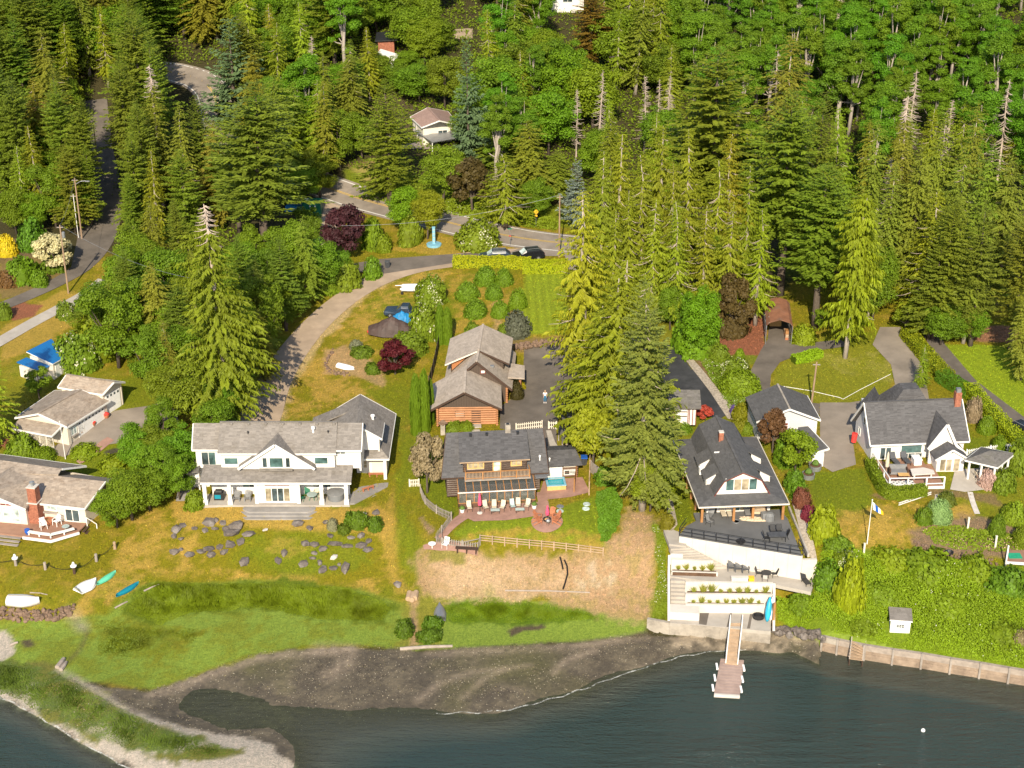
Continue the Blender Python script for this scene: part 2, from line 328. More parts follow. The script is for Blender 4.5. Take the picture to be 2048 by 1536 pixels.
mat('car_black',(.012,.013,.016),.18,.1,1,5,0,spec=.6);mat('car_blue',(.025,.04,.065),.2,.1,1,5,0,spec=.6);mat('tyre',(.02,.02,.02),.85,.1,1,5,0);mat('car_white',(.6,.62,.65),.3,.05,1,5,0)
mat('skin',(.55,.33,.24),.6,.06,2,6,0);mat('denim',(.05,.19,.33),.85,.2,4,9,0);mat('cotton_white',(.82,.80,.78),.85,.05,4,9,0);mat('hair_blonde',(.42,.30,.17),.7,.2,6,9,0)
mat('yellow_sign',(.75,.40,.02),.5,.08,2,8,0);mat('board_dark',(.075,.058,.045),.8,.25,1,7,.01,stretch=(3,3,.4));mat('carport_rust',(.26,.115,.065),.8,.3,1.0,7,.01,dirt=((.16,.13,.11),.5))
mat('bulkhead_wood',(.30,.225,.165),.9,.3,1.2,6,.03,dirt=((.11,.075,.055),.6));mat('driftwood',(.33,.275,.23),.9,.25,2,8,.02);mat('dock_deck',(.36,.26,.22),.85,.2,.8,8,.01)
mat('green_cloth',(.02,.30,.16),.8,.12,2,8,0);mat('beige_cover',(.58,.46,.32),.85,.15,1.5,6,.03);mat('hot_tub_cover',(.17,.175,.18),.7,.12,1,6,0);mat('glass_top',(.36,.44,.42),.15,.1,1,4,0,spec=.6)
mat('bark',(.11,.085,.065),.95,.35,1.5,6,.05,stretch=(2,2,.6));mat('pale_bark',(.36,.31,.26),.9,.25,1.5,7,.03,stretch=(2,2,.6));mat('orange_bark',(.30,.12,.06),.8,.3,2,7,.02);mat('dead_wood',(.42,.34,.28),.9,.2,2,7,.01)
mat('leaf_green',(.085,.15,.02),.7,.4,5,12,.03);mat('blue_metal',(.012,.13,.36),.35,.12,1,6,0,spec=.6);mat('sunroom_floor',(.40,.24,.11),.6,.2,1,7,0);mat('hose_black',(.012,.012,.012),.5,.1,2,6,0)
shingle('shingle_tan',(.30,.245,.195),.24,moss=((.15,.095,.055),.5));shingle('shingle_grey',(.215,.192,.170),.24,moss=((.125,.105,.08),.55));shingle('shingle_charcoal',(.088,.085,.087),.28);shingle('shingle_slate',(.098,.095,.094),.2)
shingle('shake_grey',(.40,.335,.275),.18,.26,moss=((.20,.165,.13),.35));shingle('roof_rose',(.30,.20,.165),.12);shingle('shingle_old',(.135,.125,.115),.25,moss=((.10,.10,.05),.4))
siding('white_siding',(.70,.67,.63),.2,groove=.86);siding('beige_siding',(.55,.485,.40),.3,True,groove=.8);siding('beige_lap',(.62,.555,.46),.2,groove=.84);siding('grey_siding',(.52,.52,.53),.22,True,groove=.85);siding('board_batten',(.085,.062,.048),.32,True,groove=.5);siding('cedar_board',(.36,.15,.06),.28,True,groove=.55)
siding('blue_seam',(.012,.135,.37),.42,True,.3,groove=.5)
glass('window_glass');glass('teal_glass',(.06,.11,.105));glass('pale_glass',(.42,.50,.47),.12);glass('curtain_glass',(.30,.25,.17),.12);clear_glass('sunroom_glass')
def pool_water():
    m,n,b,o =_nodes('pool_water');b.inputs['Base Color'].default_value =(.01,.30,.38,1);b.inputs['Roughness'].default_value =.08
    _bump(n,b,_noise(n,5,3,_pos(n)),.6,.05)
pool_water()
def foam_material():
    m,n,b,o =_nodes('sea_foam');b.inputs['Base Color'].default_value =(.5,.5,.46,1);b.inputs['Roughness'].default_value =.8;t =n.nodes.new('ShaderNodeBsdfTransparent');mx =n.nodes.new('ShaderNodeMixShader');n.links.new(_math(n,'MULTIPLY',_ramp(n,_noise(n,1.7,4,_pos(n),.7),.38,.62),.8),mx.inputs[0]);n.links.new(t.outputs[0],mx.inputs[1]);n.links.new(b.outputs[0],mx.inputs[2]);n.links.new(mx.outputs[0],o.inputs[0])
foam_material()

# ------------------------------------------------------------------ the ground
XS =np.concatenate([np.linspace(-1600,-120,20)[:-1],np.arange(-120,-76,2.0),np.arange(-76,76.01,.31),np.arange(78,120.1,2.0),np.linspace(120,1600,20)[1:]])
YS =np.concatenate([np.linspace(-400,100,12)[:-1],np.arange(100,112,1.0),np.arange(112,232,.31),np.arange(232,300,1.0),np.arange(300,460,4.0),np.linspace(464,2600,20)])
gx,gy =np.meshgrid(XS,YS);gxf,gyf =gx.ravel(),gy.ravel()
gz =Hs(gxf,gyf);gz =np.where(gyf <100,-3.0,gz)
N1,N2,N3 =fbm(gxf*.12,gyf*.12),fbm(gxf*.45+31,gyf*.45+9),fbm(gxf*1.6+3,gyf*1.6+77,3)
gz =gz +np.where((gyf >130) & (gz >.2),(N2-.5)*.10,0) +np.where((gyf >110) & (np.abs(gz)<.4),(N2-.5)*.10+(N3-.5)*.05,0) +np.where(gyf >330,(N1-.5)*1.2,0)
gcol =np.zeros((len(gxf),3));gcol[:]=(.060,.052,.020)
def lay(col,poly,soft=1.0,amp=1.0,fac=1.0,mot=None,n=None):
    """lay one kind of ground over an outline given in photo pixels; ragged edge, optional mottling"""
    global gcol
    w =GL(poly);nn =(N2-.5)*2*amp*1.6+(N3-.5)*2*amp*.8
    d =sd_poly(gxf,gyf,w)+nn
    k =np.clip(d/soft+.5,0,1);k =k*k*(3-2*k)*fac
    if mot is not None:
        lo,hi =mot;m_ =(N2*.55+N3*.45) if n is None else n;k =k*np.clip((m_-lo)/(hi-lo),0,1)
    gcol =gcol*(1-k[:,None])+np.array(col)*k[:,None]
def band(col,line,width,fac=.6,amp=.4):
    global gcol
    w =np.array(GL(line))[:,:2];d =np.full(gxf.shape,1e9)
    for a,b in zip(w[:-1],w[1:]):
        e =b-a;t =np.clip(((gxf-a[0])*e[0]+(gyf-a[1])*e[1])/(e@e),0,1);d =np.minimum(d,np.hypot(gxf-a[0]-e[0]*t,gyf-a[1]-e[1]*t))
    k =np.clip(1-(d+(N3-.5)*2*amp)/width,0,1)*fac*(.35+.65*np.clip((N3-.3)/.4,0,1));gcol =gcol*(1-k[:,None])+np.array(col)*k[:,None]
LAWN,LUSH,DRY,STRAW,TAN,MARSH,OLIVE =(.200,.178,.008),(.150,.190,.008),(.39,.255,.045),(.42,.275,.055),(.41,.265,.145),(.195,.270,.036),(.175,.180,.012)
MUD,SAND,SOIL,MULCH,SHELL =(.080,.067,.049),(.46,.40,.32),(.20,.125,.075),(.27,.105,.055),(.34,.27,.20)
lay(LAWN,[(-300,1240),(-300,560),(180,500),(420,560),(640,470),(660,400),(1180,420),(1180,600),(1340,640),(1480,640),(1600,560),(2400,600),(2400,1420),(1640,1300),(1300,1240),(860,1280),(300,1380),(-300,1300)],3,1)
lay(DRY,[(-300,1240),(-300,560),(180,500),(420,560),(640,470),(660,400),(1180,420),(1180,600),(1340,640),(1480,640),(1600,560),(2400,600),(2400,1420),(1640,1300),(1300,1240),(860,1280),(300,1380),(-300,1300)],2,1,.5,(.50,.66))
lay(LUSH,[(-300,1240),(-300,700),(420,700),(900,500),(2400,600),(2400,1420),(1300,1240),(300,1380)],2,1,.6,(.50,.66),N1)
lay(LUSH,[(690,395),(1000,440),(1180,460),(1180,420),(900,380),(760,330),(690,340)],1,.5,.9)                    # verge above the highway
lay((.40,.30,.10),[(700,330),(760,320),(770,390),(740,380)],1,.5,.7)
lay(DRY,[(780,500),(870,475),(1040,475),(1045,500),(900,515)],.8,.6,.55)
# white house plot
lay(STRAW,[(350,1008),(760,1015),(795,1040),(770,1075),(560,1062),(430,1050),(380,1060),(350,1040)],.9,.7,.85)
lay(STRAW,[(300,1030),(400,1060),(370,1120),(500,1150),(720,1160),(800,1190),(700,1185),(520,1158),(300,1160),(220,1200),(160,1230),(170,1170),(230,1110)],1.2,1.0,.75,(.36,.56))
lay(LUSH,[(470,1062),(745,1062),(745,1140),(640,1150),(540,1140),(470,1110)],1.4,1.0,.8,(.3,.55))
lay((.40,.27,.05),[(540,1065),(640,1070),(600,1110),(520,1100)],1.4,1,.5,(.4,.6))
lay(STRAW,[(770,1010),(790,960),(795,1150),(830,1190),(790,1190),(765,1080)],.8,.5,.6)
lay(LUSH,[(800,860),(850,880),(800,1000),(845,1090),(840,1150),(800,1130),(790,980)],1,.6,.75)
lay(STRAW,[(560,850),(590,760),(680,650),(760,580),(860,540),(900,530),(890,560),(830,600),(760,680),(720,760),(760,830)],1.5,1.0,.75,(.40,.60))
lay((.50,.36,.17),[(480,840),(600,660),(720,560),(850,515),(870,525),(740,585),(650,680),(590,760),(565,850)],.9,.5,.75)    # bleached drive edge
lay(TAN,[(650,700),(690,690),(760,730),(770,770),(700,750),(655,745)],.8,.6,.7)
lay(STRAW,[(0,660),(120,580),(170,590),(170,640),(60,700),(0,720)],1,.6,.7)
lay(MULCH,[(8,622),(45,604),(82,612),(72,632),(25,642)],.5,.3);lay(MULCH,[(0,890),(20,870),(45,880),(30,905)],.5,.3);lay(SOIL,[(0,480),(120,470),(150,520),(110,575),(0,600)],.6,.4,.6)
lay(MULCH,[(160,440),(205,415),(205,455),(180,480),(160,478)],.6,.4,.8)
lay(LUSH,[(240,760),(330,730),(375,770),(330,800),(240,830)],1,.5,.8);lay(LUSH,[(130,910),(300,880),(300,950),(160,960)],1,.6,.8);lay((.06,.05,.04),[(205,902),(235,896),(245,906),(215,912)],.4,.2,.9)
# shore
MARSHP =[(-300,1245),(150,1243),(215,1225),(262,1190),(305,1163),(520,1160),(720,1178),(800,1210),(838,1270),(835,1302),(700,1290),(600,1292),(500,1310),(420,1338),(300,1378),(220,1362),(130,1372),(60,1335),(-300,1310)]
lay(MARSH,MARSHP,.8,.4);lay(OLIVE,MARSHP,.8,.4,.55,(.45,.62))
lay(OLIVE,[(190,1240),(300,1245),(420,1258),(340,1318),(200,1312)],1.8,1.2,.6,(.35,.6));lay((.19,.18,.015),[(300,1250),(420,1262),(340,1300)],1.5,.8,.6)
lay((.105,.145,.008),[(250,1222),(270,1185),(312,1163),(560,1162),(700,1172),(790,1215),(770,1245),(640,1242),(520,1218),(380,1228),(320,1255)],1.0,.7,.95)
MARSHR =[(880,1215),(900,1200),(1000,1193),(1100,1203),(1200,1224),(1292,1240),(1294,1266),(1170,1282),(1000,1292),(905,1297),(835,1300),(838,1270)]
lay(MARSH,MARSHR,.7,.3);lay((.085,.145,.006),[(885,1208),(1000,1192),(1180,1222),(1205,1238),(1050,1248),(900,1245)],1.0,.6,.95)
lay((.24,.225,.035),[(830,1190),(900,1195),(880,1240),(880,1290),(800,1290),(805,1230)],1,.7,.7)
lay(TAN,[(822,1190),(838,1190),(832,1240),(838,1290),(822,1290),(826,1240)],.5,.3,.8)
MUDP =[(120,1352),(220,1380),(300,1385),(420,1342),(500,1314),(600,1296),(700,1293),(835,1303),(905,1299),(1000,1293),(1170,1284),(1295,1266),(1345,1272),(1545,1262),(1640,1265),(2400,1420),(2400,2400),(-600,2400),(-600,1440),(60,1380)]
lay(MUD,MUDP,.5,.35);lay((.15,.125,.085),MUDP,.5,.3,.7,(.46,.66));lay((.10,.10,.03),MUDP,.5,.3,.45,(.55,.75),N1)
for ln,w,f in [([(835,1400),(880,1366),(940,1345),(1010,1338)],.8,.5),([(925,1395),(965,1360),(1010,1338),(1060,1330)],.7,.45),([(1108,1345),(1130,1322),(1190,1300)],.7,.7),([(640,1296),(700,1300),(690,1330),(660,1350)],1.6,.6),([(300,1392),(430,1346),(520,1316),(700,1298)],1.0,.7),([(860,1306),(1000,1302),(1160,1292),(1290,1272)],1.0,.55),([(1075,1430),(1180,1380),(1290,1335)],.8,.45)]: band(SHELL,ln,w,f)
lay((.30,.245,.175),[(1545,1262),(1640,1268),(1650,1310),(1540,1305),(1350,1292),(1345,1275)],1.2,.6,.8,(.35,.6))
lay(SAND,[(-600,1330),(40,1345),(150,1395),(260,1425),(380,1462),(450,1466),(535,1486),(585,1536),(610,1660),(420,1660),(262,1540),(190,1500),(105,1452),(20,1405),(-600,1380)],.7,.5)
lay(SAND,[(-300,1255),(10,1262),(32,1288),(28,1305),(0,1330),(-300,1320)],.5,.3)
SPITG =[(-600,1300),(20,1320),(110,1340),(140,1352),(225,1405),(330,1458),(400,1472),(475,1502),(425,1516),(360,1518),(330,1508),(262,1506),(180,1476),(108,1440),(45,1404),(10,1390),(-600,1370)]
lay((.115,.155,.040),SPITG,.7,.7);lay((.20,.165,.03),SPITG,.7,.7,.55,(.46,.62))
for ln in ([(62,1372),(50,1400),(38,1418)],[(180,1462),(210,1456),(232,1478),(240,1500)],[(360,1500),(380,1488),(420,1486)],[(118,1340),(160,1362),(240,1412),(360,1460)]): band(SAND,ln,.75,.9,.25)
band((.10,.07,.045),[(150,1240),(175,1265),(160,1300),(135,1325)],.5,.8);band(SAND,[(140,1225),(165,1255)],1.3,.5);lay((.09,.065,.045),[(1015,1262),(1030,1255),(1085,1250),(1090,1256),(1035,1264),(1022,1272)],.4,.25,.95);lay((.09,.065,.045),[(40,1282),(62,1280),(64,1290),(48,1292)],.4,.25,.9)
# cottage plot
lay(TAN,[(845,1108),(960,1098),(1205,1108),(1212,1078),(1240,1058),(1255,1020),(1312,1020),(1318,1150),(1302,1238),(1190,1222),(1100,1201),(960,1190),(880,1202),(835,1165)],2.0,1.3,.95)
lay((.30,.24,.07),[(845,1108),(960,1098),(1205,1108),(1212,1078),(1255,1020),(1312,1020),(1318,1150),(1302,1238),(1100,1201),(880,1202)],.9,.8,.55,(.52,.62));lay((.55,.40,.24),[(845,1108),(1312,1020),(1302,1238),(1100,1201),(880,1202)],.9,.8,.5,(.50,.62),N1);lay((.33,.22,.10),[(845,1108),(960,1098),(1205,1108),(1200,1140),(1000,1190),(880,1202),(835,1165)],.9,.8,.6,(.45,.65));lay((.52,.40,.28),[(1150,1140),(1230,1130),(1220,1190),(1150,1180)],.9,.8,.7,(.52,.66));lay((.20,.19,.03),[(860,1100),(930,1105),(930,1130),(860,1125)],.8,.5,.8)
lay(LUSH,[(1308,1040),(1336,1080),(1342,1245),(1302,1240),(1312,1160)],.7,.5,.85);lay((.34,.30,.12),[(1308,1100),(1330,1100),(1325,1180),(1310,1190)],.7,.5,.6,(.4,.6))
lay((.19,.24,.012),[(905,1062),(960,1035),(1085,1030),(1200,985),(1208,1092),(905,1075)],.6,.3);lay(DRY,[(925,1072),(1060,1058),(1200,1072),(1203,1096),(960,1085)],.7,.6,.75,(.38,.6))
lay(LUSH,[(840,950),(900,960),(920,1000),(905,1040),(870,1010),(845,985)],.6,.3,.9);lay((.30,.20,.12),[(835,1035),(845,1030),(870,1062),(862,1068)],.35,.2,.9)
lay(DRY,[(900,545),(1050,548),(1040,640),(905,665)],.8,.6,.65,(.36,.58));lay(TAN,[(985,560),(1000,560),(1005,670),(985,670)],.5,.4,.5);lay((.22,.275,.015),[(1048,548),(1140,546),(1136,668),(1035,668)],.6,.3)
lay(SOIL,[(1000,678),(1130,675),(1130,695),(1000,705)],.5,.3,.6)
# right plots
lay(MULCH,[(1428,690),(1436,640),(1530,630),(1532,705),(1500,716),(1440,712)],.6,.3);lay((.16,.19,.015),[(1446,722),(1470,708),(1512,712),(1518,724),(1485,735),(1450,732)],.4,.2)
lay(SOIL,[(1355,685),(1425,690),(1450,735),(1500,745),(1500,860),(1478,865),(1440,790)],.6,.4,.8)
lay(LUSH,[(1618,945),(1735,935),(1748,1010),(1700,1040),(1630,1015)],.8,.5,.9);lay(STRAW,[(1660,1040),(1760,1000),(1850,1010),(1960,1020),(1900,1060),(1780,1105),(1650,1090)],1.0,1.0,.75,(.34,.56))
lay((.21,.215,.015),[(1548,740),(1600,700),(1740,690),(1785,740),(1772,790),(1700,805),(1620,806),(1552,782)],.6,.3,.9);lay((.34,.30,.07),[(1640,710),(1780,700),(1785,760),(1690,745)],1,.8,.5,(.4,.6));lay((.22,.29,.012),[(1880,688),(2300,700),(2300,840),(2050,838),(1960,782)],.6,.3)
lay(LUSH,[(1340,900),(1360,900),(1390,1040),(1350,1060),(1330,1010)],.5,.2,.9);lay(LUSH,[(1930,880),(1975,870),(1990,900),(1960,920),(1935,910)],.5,.2,.9)
lay((.24,.16,.10),[(1818,1062),(1880,1042),(1960,1032),(2060,1060),(2300,1080),(2300,1140),(2020,1118),(1900,1108),(1830,1096)],.8,.6,.9);lay(SOIL,[(1740,990),(1760,1000),(1900,990),(2000,1010),(1990,990),(1860,975)],.5,.3,.7)
lay((.15,.215,.012),[(1640,1105),(1760,1098),(1830,1106),(2000,1128),(2300,1160),(2300,1400),(1645,1282),(1560,1242),(1556,1192),(1630,1180)],.7,.4)
lay((.30,.14,.09),[(1925,652),(2300,650),(2300,695),(2060,690),(1940,682)],.7,.4,.85)
lay((.16,.115,.075),[(740,100),(790,95),(860,290),(700,300)],4,2,.3)
def stripes(poly,w,ang,amp):
    global gcol
    d =sd_poly(gxf,gyf,GL(poly));s =np.sign(np.sin((gxf*math.cos(ang)+gyf*math.sin(ang))*math.pi/w));gcol =gcol*(1+np.where(d >0,amp*s,0))[:,None]
stripes([(1048,548),(1136,548),(1132,664),(1040,664)],.55,.03,.10);stripes([(960,1040),(1200,1000),(1205,1085),(960,1075)],.55,.1,.07);stripes([(1885,692),(2300,705),(2300,835),(1965,780)],.6,.5,.05);stripes([(795,870),(850,890),(845,1090),(795,1130)],.6,-.05,.06)
# texture grain on top of every zone
def ground_material():
    m,n,b,o =_nodes('ground_cover');a =n.nodes.new('ShaderNodeAttribute');a.attribute_name ='gcol';p =_pos(n)
    f1 =_ramp(n,_noise(n,3.2,5,p,.75),.32,.68);f2 =_ramp(n,_noise(n,11,3,p),.3,.7);st =_ramp(n,_noise(n,2.2,4,_pos(n,(2.6,.45,1)),.7),.35,.65)
    c =_mix(n,1.0,a.outputs['Color'],_mix(n,f1,(.72,.76,.78),(1.22,1.18,1.2)),'MULTIPLY')
    c =_mix(n,1.0,c,_mix(n,f2,(.70,.74,.74),(1.22,1.18,1.18)),'MULTIPLY');c =_mix(n,.55,c,_mix(n,1.0,c,_mix(n,st,(.75,.8,.8),(1.2,1.12,1.1)),'MULTIPLY'))
    n.links.new(c,b.inputs['Base Color']);b.inputs['Roughness'].default_value =.9;b.inputs['Specular IOR Level'].default_value =.15
    _bump(n,b,_math(n,'ADD',f1,f2),.7,.08)
def mud_material():
    m,n,b,o =_nodes('wet_mud');a =n.nodes.new('ShaderNodeAttribute');a.attribute_name ='gcol';p =_pos(n)
    f1 =_ramp(n,_noise(n,2.2,6,p,.75),.3,.7);v =n.nodes.new('ShaderNodeTexVoronoi');v.inputs['Scale'].default_value =3.1;v.inputs['Randomness'].default_value =1;n.links.new(p,v.inputs['Vector'])
    spk =_math(n,'MULTIPLY',_math(n,'LESS_THAN',v.outputs['Distance'],.17),_math(n,'GREATER_THAN',_noise(n,.5,4,p,.7),.47))
    c =_mix(n,1.0,a.outputs['Color'],_mix(n,f1,(.70,.70,.72),(1.3,1.26,1.2)),'MULTIPLY')
    sh =n.nodes.new('ShaderNodeSeparateColor');n.links.new(v.outputs['Color'],sh.inputs[0])
    c =_mix(n,_math(n,'MULTIPLY',spk,_math(n,'MULTIPLY',sh.outputs[0],.95)),c,(.50,.44,.32))
    n.links.new(c,b.inputs['Base Color']);b.inputs['Roughness'].default_value =.62;b.inputs['Specular IOR Level'].default_value =.3
    _bump(n,b,f1,.8,.06)
ground_material();mud_material()
nxg,nyg =len(XS),len(YS);idx =np.arange(nxg*nyg).reshape(nyg,nxg)
quads =np.stack([idx[:-1,:-1],idx[:-1,1:],idx[1:,1:],idx[1:,:-1]],-1).reshape(-1,4)
cx,cy =gxf[quads].mean(1),gyf[quads].mean(1);qn =(fbm(cx*.45+31,cy*.45+9)-.5)*.9
def inz(poly): return sd_poly(cx,cy,GL(poly))+qn >0
z_mud =inz(MUDP) | (cy <112);z_spit =inz([(-600,1250),(20,1262),(60,1310),(150,1360),(250,1410),(380,1462),(450,1466),(535,1486),(585,1536),(610,1660),(420,1660),(262,1540),(190,1500),(105,1452),(20,1405),(-600,1380)])
z_marsh =(inz(MARSHP) | inz(MARSHR)) & ~z_spit & ~z_mud
z_mud &= ~z_spit
verts =np.c_[gxf,gyf,gz]
gc4 =np.c_[gcol,np.ones(len(gcol))]
for nm,sel,m,sm in (('ground',~(z_mud | z_spit | z_marsh),'ground_cover',1),('mudflat',z_mud,'wet_mud',1),('sand_spit',z_spit,'ground_cover',1),('salt_marsh',z_marsh,'ground_cover',1)):
    fs =quads[sel];used,inv =np.unique(fs,return_inverse=True)
    me =arr(nm,verts[used],inv.reshape(-1,4),m,smooth=True,col=gc4[used]);o =link(bpy.data.objects.new(nm,me));o['kind']='structure'

# ------------------------------------------------------------------ water: clear at the edge, green and deep farther out
def water_material():
    m,n,b,o =_nodes('sea_water');a =n.nodes.new('ShaderNodeAttribute');a.attribute_name ='gcol';s =n.nodes.new('ShaderNodeSeparateColor');n.links.new(a.outputs['Color'],s.inputs[0])
    c =_mix(n,s.outputs[0],(.072,.072,.052),(.026,.043,.039));n.links.new(c,b.inputs['Base Color']);b.inputs['Roughness'].default_value =.09;b.inputs['IOR'].default_value =1.33;b.inputs['Specular IOR Level'].default_value =.5
    w1 =_noise(n,1.0,4,_pos(n,(.28,1.35,1)),.6);w2 =_noise(n,1.0,3,_pos(n,(1.9,4.6,1)),.6);cal =_ramp(n,_noise(n,.05,3,_pos(n,(.5,1.4,1))),.38,.62)
    _bump(n,b,_math(n,'MULTIPLY',_math(n,'ADD',w1,_math(n,'MULTIPLY',w2,.45)),_math(n,'ADD',_math(n,'MULTIPLY',cal,.6),.4)),.9,.6)
    t =n.nodes.new('ShaderNodeBsdfTransparent');t.inputs[0].default_value =(.72,.82,.72,1);mx =n.nodes.new('ShaderNodeMixShader')
    n.links.new(_ramp(n,s.outputs[1],0,1),mx.inputs[0]);n.links.new(t.outputs[0],mx.inputs[1]);n.links.new(b.outputs[0],mx.inputs[2]);n.links.new(mx.outputs[0],o.inputs[0])
water_material()
wsel =(gz[quads].min(1)<.03) & (cy <160);fs =quads[wsel];used,inv =np.unique(fs,return_inverse=True)
dep =np.clip(-gz[used],0,3);wc =np.c_[np.clip(dep/.9,0,1),np.clip(.30+dep/.55,0,1),dep*0,dep*0+1]
me =arr('water',np.c_[gxf[used],gyf[used],np.zeros(len(used))],inv.reshape(-1,4),'sea_water',smooth=True,col=wc);o =link(bpy.data.objects.new('water',me));o['kind']='structure'

# ------------------------------------------------------------------ roads, drives, patios: sheets laid over the ground
def px_scale(p): return FPX/((np.asarray(p)-CAM)@FW)
def densify(w,step):
    out =[]
    for i in range(len(w)):
        a,b =w[i],w[(i+1) % len(w)];k =max(1,int(np.linalg.norm((b-a)[:2])/step))
        out += [a+(b-a)*j/k for j in range(k)]
    return out
def smooth_line(pts,it=2):
    pts =[np.asarray(p,float) for p in pts]
    for _ in range(it):
        q =[pts[0]]
        for a,b in zip(pts[:-1],pts[1:]): q += [a*.75+b*.25,a*.25+b*.75]
        pts =q+[pts[-1]]
    return pts
PAVED =[]
def drape(name,poly,m,dz=.05,step=1.2,flat=None,parent=None,world=False,**props):
    w =poly if world else GL(poly);w =[np.asarray(p,float)[:2] for p in w];PAVED.append(w);b =densify(w,step);nb =len(b)
    a =np.array(w);x0,y0 =a.min(0);x1,y1 =a.max(0);ix,iy =np.meshgrid(np.arange(x0,x1,step),np.arange(y0,y1,step));ix,iy =ix.ravel(),iy.ravel()
    sel =sd_poly(ix,iy,a)>step*.35;pts =[Vector(p) for p in b]+[Vector(p) for p in zip(ix[sel],iy[sel])]
    vo,_,fo,*_ =delaunay_2d_cdt(pts,[(i,(i+1) % nb) for i in range(nb)],[],1,1e-5)
    va =np.array([tuple(p) for p in vo]);z =Hs(va[:,0],va[:,1])+dz if flat is None else np.full(len(va),flat)
    c =np.array([va[list(f)].mean(0) for f in fo]);keep =sd_poly(c[:,0],c[:,1],a)>0
    mb =MB();mb.v =[(x,y,q) for (x,y),q in zip(va,z)];mb.f =[list(f) for f,k in zip(fo,keep) if k]
    fs =[]
    for f in mb.f:
        p =[np.array(mb.v[i]) for i in f[:3]];fs.append(f if np.cross(p[1]-p[0],p[2]-p[0])[2]>0 else f[::-1])
    mb.f =fs;o =mb.build(name,m,parent,True,**props)
    if parent is None and 'kind' not in props: o['kind']='structure'
    return o
def ribbon(name,line,width,m,dz=.05,parent=None,off=0.0,across=4,world=False,dash=None,**props):
    p =smooth_line([np.asarray(q)[:2] for q in (line if world else GL(line))],2);w0 =width if np.isscalar(width) else None
    L =np.r_[0,np.cumsum([np.linalg.norm(b-a) for a,b in zip(p[:-1],p[1:])])];t =np.arange(0,L[-1]+.01,.8);pa =np.array(p)
    q =np.c_[np.interp(t,L,pa[:,0]),np.interp(t,L,pa[:,1])];d =np.gradient(q,axis=0);d /= np.linalg.norm(d,axis=1)[:,None];nrm =np.c_[-d[:,1],d[:,0]]
    ww =np.full(len(t),w0) if w0 else np.interp(t/t[-1],np.linspace(0,1,len(width)),width)
    PAVED.append(list(q+nrm*(off+ww*.5)[:,None])[::3]+list(q+nrm*(off-ww*.5)[:,None])[::-3]);cols =[q+nrm*(off+ww*(k/across-.5))[:,None] for k in range(across+1)];va =np.concatenate(cols);z =Hs(va[:,0],va[:,1])+dz;n =len(t)
    mb =MB();mb.v =[(x,y,h) for (x,y),h in zip(va,z)]
    for k in range(across):
        for i in range(n-1):
            if dash and (i % (dash*2))>=dash: continue
            mb.f.append([k*n+i,k*n+i+1,(k+1)*n+i+1,(k+1)*n+i][::-1])
    o =mb.build(name,m,parent,True,**props)
    if parent is None and 'kind' not in props: o['kind']='structure'
    return o
hw =[(1500,505),(1300,500),(1180,492),(1080,483),(980,466),(900,447),(800,420),(720,398),(640,370),(560,345),(480,310),(450,275),(440,240),(433,205),(425,180),(400,160),(370,150),(330,142),(250,138)]
road =ribbon('highway',hw,7.0,'old_asphalt',.07)
ribbon('edge_line',hw,.18,'line_white',.10,road,2.9,1);ribbon('edge_line',hw,.18,'line_white',.10,road,-2.9,1);ribbon('centre_line',hw,.12,'line_yellow',.10,road,.14,1);ribbon('centre_line',hw,.12,'line_yellow',.10,road,-.14,1)
drape('road_junction',[(1040,497),(1060,484),(1150,488),(1200,505),(1190,545),(1135,540),(1130,513),(1000,514)],'old_asphalt',.09)
drape('road_layby',[(335,136),(385,134),(430,150),(430,175),(400,172),(350,152)],'old_asphalt',.10)
ribbon('driveway',[(1060,510),(980,514),(900,522),(830,533),(760,556),(700,590),(650,630),(610,672),(570,725),(540,780),(515,850),(505,870)],[5.0,4.6,4.4,4.2,4.0,3.9,3.9,4.0,4.2,4.5,5.2,5.4],'gravel_drive',.06)
drape('driveway_spur',[(705,528),(760,519),(860,512),(1000,503),(1010,515),(905,527),(820,540),(770,548),(720,545)],'asphalt',.08)
drape('yard_pad',[(600,505),(650,400),(700,420),(640,500),(640,560),(605,560)],'gravel_drive',.05)
ribbon('left_road',[(190,200),(195,250),(198,300),(205,350),(213,390),(212,430),(205,470),(188,510),(160,540),(110,568),(50,595),(-20,622),(-150,680)],[4.2,4.2,4.4,5.0,5.2,5.0,4.8,4.2,3.2,2.7,2.5,2.5,2.5],'asphalt',.07)
drape('road_shoulder',[(165,432),(195,425),(215,470),(205,510),(170,545),(140,545),(150,500)],'asphalt',.05)
ribbon('concrete_walk',[(210,560),(180,585),(130,612),(70,643),(10,678),(-90,735)],2.3,'concrete',.07)
drape('garage_apron',[(92,905),(130,880),(180,850),(230,822),(300,812),(345,800),(360,850),(300,870),(270,882),(215,890),(165,897),(128,915)],'old_asphalt',.06)
ribbon('brick_path',[(222,878),(205,890),(190,905),(165,922),(145,932)],[1.1,1.3,1.0,.8,.8],'brick_paver',.08)
drape('asphalt_yard',[(1000,815),(1020,800),(1045,790),(1048,700),(1065,690),(1100,686),(1150,683),(1165,700),(1160,800),(1125,820),(1112,850),(1115,905),(1090,910),(1085,865),(1030,862),(1000,858)],'asphalt',.06)
drape('cottage_drive',[(1330,690),(1348,690),(1380,735),(1420,780),(1460,828),(1440,838),(1390,830),(1340,840),(1300,800)],'fresh_asphalt',.07)
drape('gravel_strip',[(1348,688),(1362,692),(1400,735),(1440,785),(1475,825),(1470,842),(1455,838),(1420,785),(1385,740)],'pebbles',.10)
drape('carport_drive',[(1500,745),(1522,700),(1535,680),(1540,640),(1580,640),(1582,690),(1680,680),(1700,692),(1610,705),(1560,725),(1542,750),(1540,775),(1560,800),(1640,808),(1640,830),(1560,830),(1500,780)],'asphalt',.06)
